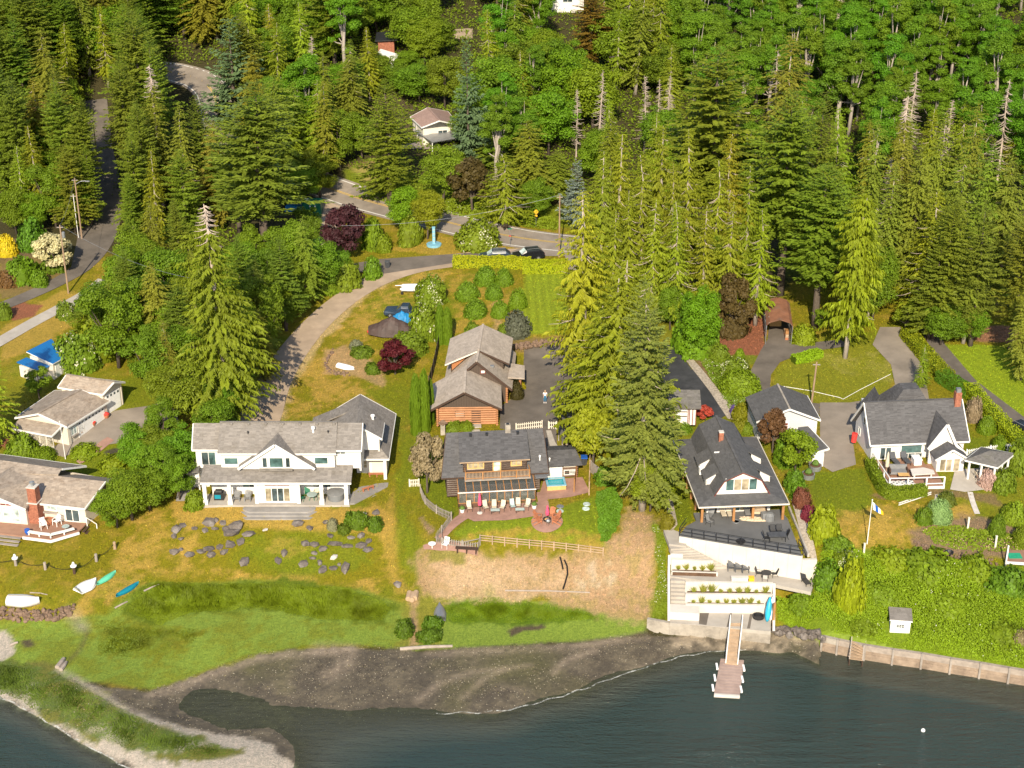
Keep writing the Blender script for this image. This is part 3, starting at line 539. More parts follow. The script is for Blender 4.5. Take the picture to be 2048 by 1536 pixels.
drape('court',[(1640,806),(1700,806),(1760,796),(1790,770),(1782,730),(1745,690),(1760,655),(1800,655),(1830,700),(1850,750),(1858,800),(1800,830),(1715,840),(1705,880),(1712,930),(1665,945),(1640,930),(1640,880)],'old_asphalt',.07)
drape('lane',[(1835,650),(1870,645),(1890,690),(1950,760),(2048,835),(2200,930),(2200,990),(2048,880),(1940,790),(1880,730)],'asphalt',.06)
drape('patio',[(918,1020),(1078,1005),(1092,1022),(1080,1032),(1010,1042),(948,1044),(918,1030)],'brick_paver',.09);ribbon('brick_path',[(930,1032),(912,1044),(895,1060),(880,1078),(868,1082)],[1.5,1.4,1.3,1.2,1.2],'brick_paver',.07)
ribbon('brick_walk',[(1082,985),(1086,1003),(1090,1022),(1094,1030)],1.15,'brick_paver',.08);drape('spa_patio',[(1088,960),(1165,955),(1180,985),(1140,995),(1095,1000),(1075,1000)],'brick_paver',.07)
fpc =G(1094,1045);drape('fire_circle',[(fpc+np.array([math.cos(t)*1.75,math.sin(t)*1.75,0])) for t in np.linspace(0,2*math.pi,28)[:-1]],'brick_paver',.10,.6,world=True)
drape('lookout_patio',[(846,1092),(862,1086),(955,1098),(955,1113),(880,1103),(848,1100)],'brick_paver',.10,.6);drape('garage_path',[(944,860),(960,860),(962,890),(942,890)],'concrete',.08,.7)
drape('side_path',[(1092,862),(1102,862),(1110,885),(1120,900),(1120,915),(1105,915)],'concrete',.09,.7)
drape('gravel_side',[(1582,1000),(1600,1010),(1630,1100),(1634,1122),(1608,1112)],'pebbles',.12,.8);drape('gravel_walk',[(1336,1000),(1345,1000),(1355,1050),(1345,1062),(1330,1060)],'pebbles',.08,.7)
drape('house_path',[(1870,990),(1905,985),(1908,1012),(1885,1020),(1868,1010)],'concrete',.08,.7);ribbon('stone_path',[(1940,985),(1945,1005),(1955,1030)],.6,'pale_rock',.08)
drape('neighbour_patio',[(1910,940),(1990,935),(2005,975),(1930,985),(1900,980)],'concrete',.08,.8);drape('forest_lane',[(905,60),(945,58),(945,78),(910,80)],'gravel_drive',.15);drape('house_yard',[(730,275),(860,270),(880,300),(735,300)],'old_asphalt',.12)

# ------------------------------------------------------------------ building kit
class WP:
    """upright plane from A to B; 'out' is the side the camera sees when A is left of B"""
    def __init__(s,A,B):
        s.A =np.array([A[0],A[1],0.0]);B =np.array([B[0],B[1],0.0]);s.L =np.linalg.norm(B-s.A);s.e =(B-s.A)/s.L;s.n =np.array([s.e[1],-s.e[0],0.0])
    def hit(s,u,v,out=0.0):
        d =ray(u,v);t =(out-(CAM-s.A)@s.n)/(d@s.n);p =CAM+d*t;return float((p-s.A)@s.e),float(p[2])
    def pt(s,a,z,out=0.0): return s.A+s.e*a+s.n*out+np.array([0,0,z])
    def box(s,mb,a0,a1,z0,z1,o0=0.0,o1=.05):
        return mb.box(s.pt((a0+a1)/2,(z0+z1)/2,(o0+o1)/2),(abs(a1-a0),abs(z1-z0),abs(o1-o0)),ax=(s.e,np.array([0,0,1.0]),s.n))
    def slab(s,mb,pts,t=.2,out=0.0): return mb.prism([s.pt(a,z,out) for a,z in pts],-s.n*t)
    def rect(s,u0,v0,u1,v1,out=0.0):
        a0,z0 =s.hit(u0,v1,out);a1,z1 =s.hit(u1,v0,out);return a0,a1,z0,z1
class Fm:
    """local axes of a building: o origin, x along the front, y to the back"""
    def __init__(s,o,ang): s.o =np.array(o,float);s.a =math.radians(ang);s.ex =np.array([math.cos(s.a),math.sin(s.a),0]);s.ey =np.array([-math.sin(s.a),math.cos(s.a),0]);s.ez =np.array([0,0,1.0])
    def __call__(s,x,y,z): return s.o+s.ex*x+s.ey*y+s.ez*z
    def box(s,mb,x0,x1,y0,y1,z0,z1): return mb.box(s((x0+x1)/2,(y0+y1)/2,(z0+z1)/2),(abs(x1-x0),abs(y1-y0),abs(z1-z0)),ax=(s.ex,s.ey,s.ez))
    def poly(s,pts): return [s(*p) for p in pts]
    def wall(s,x0,y0,x1,y1): return WP(s(x0,y0,0),s(x1,y1,0))
    def onz(s,u,v,z):
        p =P(u,v,s.o[2]+z)-s.o;return float(p@s.ex),float(p@s.ey)
def slabs(T,name,pts,m,t=.16,**pr): return MB().prism(pts,(0,0,-t)).build(name,m,T,**pr)
def trim(T,pts,m='white_paint',w=.10,h=.2,name='fascia',dz=-.09):
    mb =MB()
    for a,b in zip(pts[:-1],pts[1:]): mb.bar(np.asarray(a)+(0,0,dz),np.asarray(b)+(0,0,dz),w,h)
    return mb.build(name,m,T)
def window(T,W,r,nx=2,ny=1,gm='window_glass',fm='white_paint',fw=.09,out=0.0,name='window',depth=.06):
    a0,a1,z0,z1 =r;a0,a1 =sorted((a0,a1));z0,z1 =sorted((z0,z1));mb =MB()
    for b in ((a0,a1,z0,z0+fw),(a0,a1,z1-fw,z1),(a0,a0+fw,z0+fw,z1-fw),(a1-fw,a1,z0+fw,z1-fw)): W.box(mb,*b,out-.02,out+depth)
    iw,ih =(a1-a0-2*fw)/nx,(z1-z0-2*fw)/ny
    for i in range(1,nx): W.box(mb,a0+fw+iw*i-fw*.35,a0+fw+iw*i+fw*.35,z0+fw,z1-fw,out-.02,out+depth*.9)
    for j in range(1,ny): W.box(mb,a0+fw,a1-fw,z0+fw+ih*j-fw*.3,z0+fw+ih*j+fw*.3,out-.02,out+depth*.8)
    f =mb.build(name,fm,T)
    for i in range(nx):
        for j in range(ny):
            g =gm[(i+j*nx) % len(gm)] if isinstance(gm,(list,tuple)) else gm
            W.box(MB(),a0+fw+iw*i+.01,a0+fw+iw*(i+1)-.01,z0+fw+ih*j+.01,z0+fw+ih*(j+1)-.01,out-.01,out+depth*.35).build('pane',g,f) if False else _pane(W,a0+fw+iw*i,a0+fw+iw*(i+1),z0+fw+ih*j,z0+fw+ih*(j+1),out+depth*.3,g,f)
    return f
def _pane(W,a0,a1,z0,z1,o,g,f):
    mb =MB();W.box(mb,a0,a1,z0,z1,o-.03,o);return mb.build('pane',g,f)
def door(T,W,r,m='white_paint',out=0.0,panels=0,knob=True,lights=0):
    a0,a1,z0,z1 =r;mb =MB();W.box(mb,a0,a1,z0,z1,out-.02,out+.05);d =mb.build('door',m,T)
    mt =MB()
    for b in ((a0-.1,a0-.005,z0,z1+.1),(a1+.005,a1+.1,z0,z1+.1),(a0,a1,z1+.005,z1+.1)): W.box(mt,*b,out-.02,out+.07)
    mt.build('door_frame','white_paint' if m != 'dark_brown' else 'mid_brown',d)
    if knob: k =MB();W.box(k,a1-.16,a1-.10,(z0+z1)/2-.08,(z0+z1)/2,out+.05,out+.10);k.build('handle','black_metal',d)
    return d
def garage_door(T,W,r,rows=4,lights=4,out=0.0):
    a0,a1,z0,z1 =r;h =(z1-z0)/rows;d =None
    for j in range(rows):
        mb =MB();W.box(mb,a0,a1,z0+h*j+.01,z0+h*(j+1)-.01,out-.02,out+.05)
        p =mb.build('door' if j ==0 else 'door_panel','white_plastic',T if j ==0 else d);d =d or p
    for i in range(lights):
        mb =MB();c =a0+(a1-a0)*(i+.5)/lights;W.box(mb,c-.16,c+.16,z1-h*.78,z1-h*.3,out+.04,out+.06);mb.build('pane','window_glass',d)
    return d
def gable(T,ze,zr,zb,eFL,eFR,rL,rR,eBR=None,eBL=None,roof='shingle_tan',wall='beige_siding',ov=.4,t=.16,px=True,gwall=None,sides='FLRB',trimm='white_paint'):
    """ridge roof on four walls; corners as photo pixels at eave height ze / ridge height zr, floor zb. Returns the wall planes."""
    f =(lambda p,z: P(p[0],p[1],z)) if px else (lambda p,z: np.array([p[0],p[1],z]))
    a,b,r0,r1 =f(eFL,ze),f(eFR,ze),f(rL,zr),f(rR,zr)
    mir =lambda r,e: np.array([2*r[0]-e[0],2*r[1]-e[1],ze]);c =f(eBR,ze) if eBR is not None else mir(r1,b);d =f(eBL,ze) if eBL is not None else mir(r0,a)
    slabs(T,'roof',[a,b,r1,r0],roof,t);slabs(T,'roof',[r0+(0,0,.004),r1+(0,0,.004),c,d],roof,t)
    MB().bar(r0+(0,0,.03),r1+(0,0,.03),.28,.07).build('ridge_cap',roof,T)
    trim(T,[r0,a,b,r1],trimm);trim(T,[r1,c,d,r0],trimm)
    cen =(a+b+c+d)/4
    def ins(p,q,r):   # inset corner p towards q and r
        e1 =(q-p)/np.linalg.norm((q-p)[:2]);e2 =(r-p)/np.linalg.norm((r-p)[:2]);return p+e1*ov+e2*ov
    A,B,C_,D =ins(a,b,d),ins(b,a,c),ins(c,d,b),ins(d,c,a)
    out ={}
    for k,(p,q) in dict(F=(A,B),R=(B,C_),B=(C_,D),L=(D,A)).items():
        W =WP(p,q);out[k]=W
        if k not in sides: continue
        if k in 'FB':
            zt =ze+ov*(zr-ze)/max(.1,np.linalg.norm((r0-(a+d)/2)[:2]+(a-d)[:2]/2))-.2;W.slab(mb :=MB(),[(0,zb),(W.L,zb),(W.L,zt),(0,zt)]);mb.build('wall',wall,T)
        else:
            rr =r1 if k =='R' else r0;s_,_ =float((rr-W.A)@W.e),0;zt =ze-.1;W.slab(mb :=MB(),[(.2,zb),(W.L-.2,zb),(W.L-.2,zt),(s_,zr-.22),(.2,zt)]);mb.build('wall',gwall or wall,T)
    return out
def vent(T,p,r=.09,h=.35,m='white_plastic'):
    MB().lathe(p,[(r,-.3),(r,h*.6),(r*1.8,h*.62),(r*1.8,h),(.02,h+.08)],8).build('roof_vent',m,T)

# ------------------------------------------------------------------ white house on the left-centre plot
def white_house():
    T =thing('white_house','large white waterfront house with grey roofs and a long columned porch','house',(-26.5,161,4.1))
    F =Fm((0,0,0),0);mb =MB();F.box(mb,-35.0,-18.4,157.8,160.4,3.2,4.5);mb.build('porch_floor','concrete',T)
    for k in range(3):
        z =4.5-.17*(k+1);e =.5*(k+1);mb =MB();mb.prism([(-30.2-e*.5,157.85,z),(-30.2-e*.5,157.5-e*.55,z),(-29.5-e*.3,157.1-e,z),(-23.2+e*.3,157.1-e,z),(-22.5+e*.5,157.5-e*.55,z),(-22.5+e*.5,157.85,z)],(0,0,-.9));mb.build('step','weathered_deck',T)
    W =WP((-35.0,160.3),(-18.2,160.3));W.slab(mb :=MB(),[(.6,4.5),(16.4,4.5),(16.4,8.2),(.6,8.2)]);mb.build('wall','white_siding',T)
    bay =WP((-29.0,158.4),(-24.15,158.4));mb =MB();F.box(mb,-29.0,-24.15,158.4,160.2,4.5,7.3);mb.build('bay','white_siding',T)
    window(T,bay,(.95,3.9,4.6,6.5),4,1,['curtain_glass','window_glass','window_glass','curtain_glass'],fw=.12,name='sliding_door');window(T,bay,(.95,3.9,6.62,6.85),2,1,'red_trim',fw=.07)
    for x0,x1 in ((-29.15,-28.75),(-24.4,-24.0)): F.box(m2 :=MB(),x0,x1,158.2,158.6,4.5,7.3);m2.build('column','white_paint',T)
    for x in (-34.75,-31.95,-21.55,-18.75): F.box(m2 :=MB(),x-.2,x+.2,157.95,158.35,4.5,7.35);F.box(m2,x-.27,x+.27,157.88,158.42,4.5,5.0);m2.build('column','white_paint',T)
    window(T,W,(4.15,6.35,5.4,6.6),3,1,['teal_glass','window_glass','teal_glass']);window(T,W,(12.2,14.3,5.4,6.6),2,1)
    slabs(T,'porch_roof',[(-35.1,157.7,7.5),(-18.1,157.7,7.5),(-18.1,160.4,8.32),(-35.1,160.4,8.32)],'shingle_grey',.18);trim(T,[(-35.1,157.7,7.46),(-18.1,157.7,7.46)],h=.22)
    # upper storey, main ridge along x
    U =WP((-33.0,160.0),(-19.9,160.0));U.slab(mb :=MB(),[(.1,7.6),(13.0,7.6),(13.0,10.35),(.1,10.35)]);mb.build('wall','white_siding',T)
    u =lambda a,b: (350+a/5.688,780+b/5.688);w =lambda a,b: (560+a/5.688,780+b/5.688)
    window(T,U,U.rect(*u(560,765),*u(718,850)),1,1,'teal_glass');window(T,U,U.rect(*w(390,760),*w(548,845)),1,1,'teal_glass')
    for y0,y1,z0,z1,t in ((159.55,163.0,10.22,12.42,.2),(166.5,163.0,10.2,12.424,.2)): slabs(T,'roof',[(-33.25,y0,z0),(-19.85,y0,z0),(-19.95,y1,z1),(-33.35,y1,z1)],'shingle_grey',t)
    trim(T,[(-33.25,159.55,10.2),(-19.85,159.55,10.2)]);MB().bar((-33.35,163,12.46),(-19.95,163,12.46),.3,.07).build('ridge_cap','shingle_grey',T)
    for x in (-33.0,-20.1): MB().prism([(x,160.0,7.5),(x,166.1,4.2),(x,166.1,10.2),(x,163,12.1),(x,160.0,10.2)],(.12,0,0)).build('wall','white_siding',T)
    F.box(mb :=MB(),-35.6,-17.6,166.0,166.2,4.2,10.1);mb.build('wall','white_siding',T)
    for k in range(7): MB().lathe((-32+k*1.95,162.75,12.3),[(.2,-.1),(.2,.1),(.14,.18)],8).build('ridge_vent','shingle_grey',T)
    vent(T,(-22.6,161.9,11.7),.12,.7);vent(T,(-30,161.7,11.6),.06,.3,'black_metal');vent(T,(-20.9,161.8,11.65),.06,.3,'black_metal')
    # centre gable
    g =WP((-30.66,159.3),(-22.57,159.3));g.slab(mb :=MB(),[(.1,8.35),(8.0,8.35),(8.0,8.7),(4.02,11.5),(.1,8.7)],.7);mb.build('gable_wall','white_siding',T)
    for x0,x1,s in ((-30.95,-26.62,1),(-22.28,-26.62,-1)):
        z0 =8.62;slabs(T,'gable_roof',[(x0,158.95,z0),(x1,158.95,11.68),(x1,161.95,11.68),(x0,159.9,z0)][::s],'shingle_grey',.15)
    trim(T,[(-30.95,158.93,8.6),(-26.62,158.93,11.66),(-22.28,158.93,8.6)],h=.28)
    for a0,a1 in ((995,1048),(1075,1230),(1258,1310)): window(T,g,g.rect(*u(a0,765),*u(a1,883)),1,1,'teal_glass' if a0 ==1075 else 'window_glass',fw=.08)
    F.box(mb :=MB(),-28.6,-24.8,158.95,159.3,8.3,8.45);mb.build('ledge','shingle_grey',T)
    # left upper wing with its balcony, side door panel and ramp
    L =WP((-36.1,161.3),(-33.2,161.3));L.slab(mb :=MB(),[(.1,7.4),(2.9,7.4),(2.9,10.0),(.1,10.0)]);mb.build('wall','white_siding',T)
    window(T,L,L.rect(*u(305,700),*u(462,855)),2,1,['window_glass','teal_glass'],name='sliding_door')
    for q in ([(-36.4,160.9,9.98),(-33.2,160.9,9.98),(-33.3,163.4,12.1),(-36.5,163.4,12.1)],[(-36.4,166,9.98),(-33.2,166,9.98),(-33.3,163.4,12.104),(-36.5,163.4,12.104)]): slabs(T,'roof',q,'shingle_grey')
    trim(T,[(-36.5,163.4,12.1),(-36.4,160.9,9.98),(-33.3,160.9,9.98)]);MB().prism([(-36.05,161.2,4.2),(-36.05,165.8,4.2),(-36.05,165.8,10),(-36.05,163.4,11.85),(-36.05,161.2,10)],(.15,0,0)).build('wall','white_siding',T)
    slabs(T,'side_roof',[(-37.5,161.0,7.0),(-35.7,160.2,7.55),(-35.7,164,8.3),(-37.5,164,7.75)],'shingle_old')
    F.box(mb :=MB(),-37.6,-35.0,162.2,162.4,4.1,7.2);mb.build('wall','white_siding',T);F.box(mb :=MB(),-37.3,-35.6,162.1,162.19,4.3,6.9);mb.build('side_panel','white_plastic',T)
    drape('ramp',[u(10,1275),u(215,1270),u(222,1110),u(40,1110)],'weathered_deck',.12,.8,parent=None)
    # right upper wing
    R =WP((-19.95,160.35),(-17.1,160.35));R.slab(mb :=MB(),[(0,7.9),(2.75,7.9),(2.75,10.5),(0,10.5)]);mb.build('wall','white_siding',T)
    window(T,R,R.rect(*w(628,685),*w(748,732)),2,1);window(T,R,R.rect(*w(628,750),*w(755,772)),2,1,fm='white_paint')
    for q in ([(-20.05,159.95,10.4),(-17.0,159.95,10.4),(-17.05,163.2,12.25),(-20.1,163.2,12.25)],[(-20.05,166.4,10.4),(-17.0,166.4,10.4),(-17.05,163.2,12.254),(-20.1,163.2,12.254)]): slabs(T,'roof',q,'shingle_grey')
    trim(T,[(-20.05,159.95,10.4),(-17.0,159.95,10.4),(-17.05,163.2,12.25)]);MB().prism([(-17.35,160.3,7.6),(-17.35,166,7.6),(-17.35,166,10.4),(-17.35,163.2,12),(-17.35,160.3,10.4)],(.2,0,0)).build('wall','white_siding',T)
    # gabled dormer block on the right wing
    D =WP((-17.25,164.2),(-15.35,164.2));D.slab(mb :=MB(),[(0,8.2),(1.75,8.2),(1.75,10.0),(0,11.1)],.2);mb.build('wall','white_siding',T)
    slabs(T,'roof',[(-15.0,163.9,9.85),(-17.9,163.9,11.6),(-17.9,168.5,11.6),(-15.0,168.0,9.85)],'shingle_grey');slabs(T,'roof',[(-17.9,163.9,11.6),(-20.6,163.9,10.0),(-20.6,168.5,10.0),(-17.9,168.5,11.604)],'shingle_grey');trim(T,[(-17.2,163.88,11.2),(-15.0,163.88,9.83),(-15.0,168,9.83)])
    MB().prism([(-15.35,164.2,8),(-15.35,168,8),(-15.35,168,9.9),(-15.35,164.2,9.9)],(-.15,0,0)).build('wall','white_siding',T);vent(T,(-16.3,167.3,10.7),.14,.5)
    # garage wing: ridge runs away from the shore, hipped at the front
    r0,r1 =np.array((-18.4,168.9,10.35)),np.array((-18.4,174.6,10.35));fl,fr,br,bl =np.array((-18.2,163.5,7.4)),np.array((-14.25,163.5,7.4)),np.array((-14.2,175.2,7.4)),np.array((-22.6,175.2,7.4));ll =np.array((-22.6,166.5,7.4))
    slabs(T,'roof',[fr,br,r1,r0],'shingle_grey');slabs(T,'roof',[bl,ll,r0,r1],'shingle_grey');slabs(T,'roof',[fl,fr,r0],'shingle_grey');slabs(T,'roof',[fl,r0,ll],'shingle_grey');slabs(T,'roof',[(-24.2,171.6,7.4),(-19.6,171.6,9.5),(-19.6,174.0,9.5),(-24.2,174.2,7.4)],'shingle_grey')
    trim(T,[fl,fr,br,r1,bl]);G_ =WP((-18.0,165.1),(-14.5,165.1));G_.slab(mb :=MB(),[(-.2,4.3),(3.4,4.3),(3.4,7.6),(-.2,7.6)]);mb.build('wall','white_siding',T)
    MB().prism([(-14.6,165,4.3),(-14.6,175,4.3),(-14.6,175,7.4),(-14.6,165,7.4)],(-.2,0,0)).build('wall','white_siding',T);MB().prism([(-22.4,175,4.3),(-14.6,175,4.3),(-14.6,175,7.4),(-18.4,175,10.1),(-22.4,175,7.4)],(0,-.2,0)).build('wall','white_siding',T)
    MB().prism([(-22.3,166.5,4.3),(-22.3,175,4.3),(-22.3,175,7.4),(-22.3,166.5,7.4)],(.2,0,0)).build('wall','white_siding',T)
    window(T,G_,G_.rect(*w(950,800),*w(992,888)),1,2,'curtain_glass',fw=.07);F.box(mb :=MB(),-14.95,-14.6,163.75,164.1,4.5,7.4);mb.build('column','white_paint',T);F.box(mb :=MB(),-16.4,-14.6,164.98,165.09,4.9,6.9);mb.build('storage_panel','cream_paint',T)
    slabs(T,'side_deck',[(-18.4,158.2,4.5),(-17.9,158.3,4.5),(-14.4,162.2,4.5),(-14.3,164.9,4.5),(-18.4,164.9,4.5)],'weathered_deck',.6)
    for k in range(2): slabs(T,'step',[(-16.4+.3*k,159.6-.2*k,4.32-.17*k),(-14.3+.35*k,161.9-.15*k,4.32-.17*k),(-14.5+.1*k,162.6,4.32-.17*k),(-16.9,160.2,4.32-.17*k)],'weathered_deck',.5)
    MB().bar((-18.45,163.0,7.0),(-18.45,163.0,12.0),.09).build('downpipe','white_plastic',T)
white_house()

# ------------------------------------------------------------------ log cottage with sun room
def log_wall(T,W,a0,a1,z0,z1,h=.27,m='dark_brown',r=.12,chink='chinking',skip=()):
    W.box(mb :=MB(),a0,a1,z0,z1,-.22,-.06);mb.build('wall',chink,T);k =int(round((z1-z0)/h))
    for i in range(k):
        z =z0+h*(i+.5);segs =[(a0,a1)]
        for s0,s1,q0,q1 in skip:
            if q0-.04<z <q1+.04: segs =[x for s in segs for x in ((s[0],min(s[1],s0)),(max(s[0],s1),s[1])) if x[1]-x[0]>.1]
        for s in segs: MB().tube([W.pt(s[0],z,-.06),W.pt(s[1],z,-.06)],r,6).build('log',m,T)
def cottage():
    F =Fm((-6.0,156.09,5.15),6.06);T =thing('log_cottage','dark log cottage with charcoal roof, balcony and glazed sun room','cottage',F(4.5,5,0))
    c =lambda a,b: (870+a/6.98,840+b/6.98);d =lambda a,b: (780+a/4.267,820+b/4.267)
    W =F.wall(-1.1,2.55,9.5,2.55);log_wall(T,W,0,10.6,5.15,7.85)
    for x in (-1.05,9.45):
        for y0 in (2.5,): 
            S =WP(F(x,10.4,0),F(x,2.6,0)) if x <0 else WP(F(x,2.6,0),F(x,10.4,0));log_wall(T,S,0,7.8,5.15,7.85)
            S.slab(mb :=MB(),[(.2,7.8),(7.6,7.8),(3.9,10.9)],.15,-.05);mb.build('gable_wall','board_dark',T)
    F.box(mb :=MB(),-1,9.4,10.2,10.4,0,2.7);mb.build('wall','dark_brown',T)
    e0,e1,r0,r1,b0,b1 =F(-1.75,2.3,2.62),F(10.5,2.4,2.62),F(-.85,6.6,6.12),F(10.35,6.6,6.12),F(-.85,10.9,2.6),F(10.45,10.9,2.6)
    slabs(T,'roof',[e0,e1,r1,r0],'shingle_charcoal');slabs(T,'roof',[r0+(0,0,.004),r1+(0,0,.004),b1,b0],'shingle_charcoal');trim(T,[r0,e0,e1,r1],'dark_brown',.08,.16)
    # shed dormer
    slabs(T,'dormer_roof',F.poly([(.35,2.25,4.58),(8.32,2.25,4.58),(8.4,6.45,6.2),(.55,6.45,6.2)]),'shingle_charcoal',.16);trim(T,F.poly([(.35,2.25,4.56),(8.32,2.25,4.56)]),'pale_wood',.06,.12)
    D =F.wall(.75,2.75,7.95,2.75);rects =[D.rect(*c(448,578),*c(685,685)),D.rect(*c(805,555),*c(922,725)),D.rect(*c(1055,540),*c(1212,645))]
    log_wall(T,D,0,7.2,5.15+2.75,5.15+4.5,.26,skip=rects)
    for x in (.8,7.9): MB().prism(F.poly([(x,2.8,2.9),(x,6.0,5.7),(x,2.8,4.5)]),F.ex*.12).build('dormer_cheek','dark_brown',T)
    window(T,D,rects[0],3,1,'curtain_glass','honey_wood',.13,name='window');window(T,D,rects[2],2,1,'curtain_glass','honey_wood',.14);window(T,D,rects[1],1,2,'pale_glass','honey_wood',.13,name='balcony_door')
    # balcony
    slabs(T,'balcony_floor',F.poly([(.85,1.45,2.62),(8.35,1.45,2.62),(8.35,2.7,2.66),(.85,2.7,2.66)]),'grey_wood',.14);rail =MB()
    for x in (.95,2.9,4.9,6.7,8.2): F.box(rail,x-.06,x+.06,1.48,1.6,2.62,3.62)
    F.box(rail,.9,8.26,1.47,1.61,3.55,3.63);F.box(rail,.9,8.26,1.5,1.58,2.78,2.84);rl =rail.build('balcony_railing','cedar_wood',T)
    for i in range(46):
        x =1.1+i*.155;F.box(MB_ :=MB(),x-.028,x+.028,1.51,1.57,2.84,3.55);MB_.build('baluster','pale_wood',rl)
    for x in (.95,8.2): F.box(mb :=MB(),x-.05,x+.05,1.6,2.7,3.5,3.6);mb.build('handrail','cedar_wood',rl)
    # sun room
    F.box(mb :=MB(),0,8.72,0,.14,-.1,.5);F.box(mb,0,.14,0,2.4,-.1,.5);F.box(mb,8.58,8.72,0,2.4,-.1,.5);mb.build('sunroom_base','mid_brown',T);F.box(mb :=MB(),.1,8.6,.1,2.5,-.1,.06);mb.build('sunroom_floor','sunroom_floor',T)
    fr =MB();n =10
    for i in range(n+1):
        x =.05+i*8.62/n;F.box(fr,x-.045,x+.045,.02,.12,.5,1.84);fr.bar(F(x,.06,1.86),F(x,2.45,2.32),.09,.1)
    F.box(fr,0,8.72,.0,.14,.5,.58);F.box(fr,0,8.72,.0,.14,1.78,1.9)
    for y in (0.06,1.2): 
        for x in (.05,8.67): F.box(fr,x-.04,x+.04,y-.04,y+.04,.5,1.9)
    f =fr.build('sunroom_frame','cedar_wood',T);F.box(mb :=MB(),-.05,8.77,-.07,.0,1.86,1.96);mb.build('gutter','white_paint',f)
    for i in range(n):
        x0,x1 =.1+i*8.62/n,.0+(i+1)*8.62/n;F.box(mb :=MB(),x0,x1,.05,.075,.58,1.78);mb.build('pane','sunroom_glass',f);mb =MB();mb.prism(F.poly([(x0,.1,1.92),(x1,.1,1.92),(x1,2.4,2.36),(x0,2.4,2.36)]),(0,0,.025));mb.build('roof_pane','sunroom_glass',f)
    for x,y,sx,sy,h,m in ((1.3,1.2,.9,.5,.75,'honey_wood'),(3.4,1.4,1.6,.9,.75,'dark_grey_plastic'),(5.6,1.1,.6,.6,.8,'tan_fabric'),(7.4,1.4,1.4,.7,.7,'tan_fabric'),(2.2,1.7,.5,.5,.9,'honey_wood')):
        F.box(mb :=MB(),x-sx/2,x+sx/2,y-sy/2,y+sy/2,h-.12,h);[F.box(mb,x+a*(sx/2-.06)-.04,x+a*(sx/2-.06)+.04,y+b*(sy/2-.06)-.04,y+b*(sy/2-.06)+.04,.06,h-.12) for a in (-1,1) for b in (-1,1)];solo('sunroom_table',mb,m,{1.3: 'light wood side table behind the left end of the sun room glass',3.4: 'dark table in the middle of the cottage sun room',5.6: 'small pale table right of centre in the sun room',7.4: 'long pale table at the right end of the sun room',2.2: 'tall light wood stand near the sun room back wall'}[x],'table','sun room furniture')
    F.box(mb :=MB(),3.7,4.5,2.38,2.5,.1,2.1);mb.build('inner_door','honey_wood',T)
    # chimney, vents, side annex
    F.box(mb :=MB(),5.9,6.5,6.0,6.6,4.6,7.0);ch =mb.build('chimney','aged_concrete',T);F.box(mb :=MB(),6.05,6.35,6.15,6.45,7.0,7.12);mb.build('flue','black_metal',ch)
    for x in (1.9,3.75,7.3): F.box(mb :=MB(),x-.14,x+.14,5.7,6.0,5.85,6.25);mb.build('roof_vent','black_metal',T)
    vent(T,F(9.6,3.6,3.7),.07,.5);vent(T,F(10.9,4.9,2.7),.06,.4)
    slabs(T,'annex_roof',F.poly([(10.0,4.15,2.5),(14.6,4.15,2.5),(14.15,6.6,3.2),(10.0,6.6,3.2)]),'shingle_charcoal');slabs(T,'annex_roof',F.poly([(10.0,6.6,3.204),(14.15,6.6,3.204),(14.5,9.0,2.5),(10,9.0,2.5)]),'shingle_charcoal')
    An =F.wall(9.6,4.75,14.2,4.75);log_wall(T,An,0,4.6,5.15,7.65,m='mid_brown');F.box(mb :=MB(),9.6,14.2,8.4,8.6,0,2.5);mb.build('wall','dark_brown',T);F.box(mb :=MB(),14.05,14.2,4.8,8.4,0,2.5);mb.build('wall','dark_brown',T);F.box(mb :=MB(),10.2,12.35,4.6,4.72,.2,2.0);mb.build('spa_panel','white_paint',T)
    window(T,An,An.rect(*d(1482,505),*d(1585,555)),2,1,['window_glass','pale_glass']);F.box(mb :=MB(),12.5,14.0,4.62,4.7,1.95,2.25);mb.build('awning_board','cream_paint',T)
    for y in (2.2,3.4): pass
    F.box(mb :=MB(),8.9,10.2,1.6,2.5,2.35,2.42);mb.build('entry_roof','grey_metal',T)
cottage()

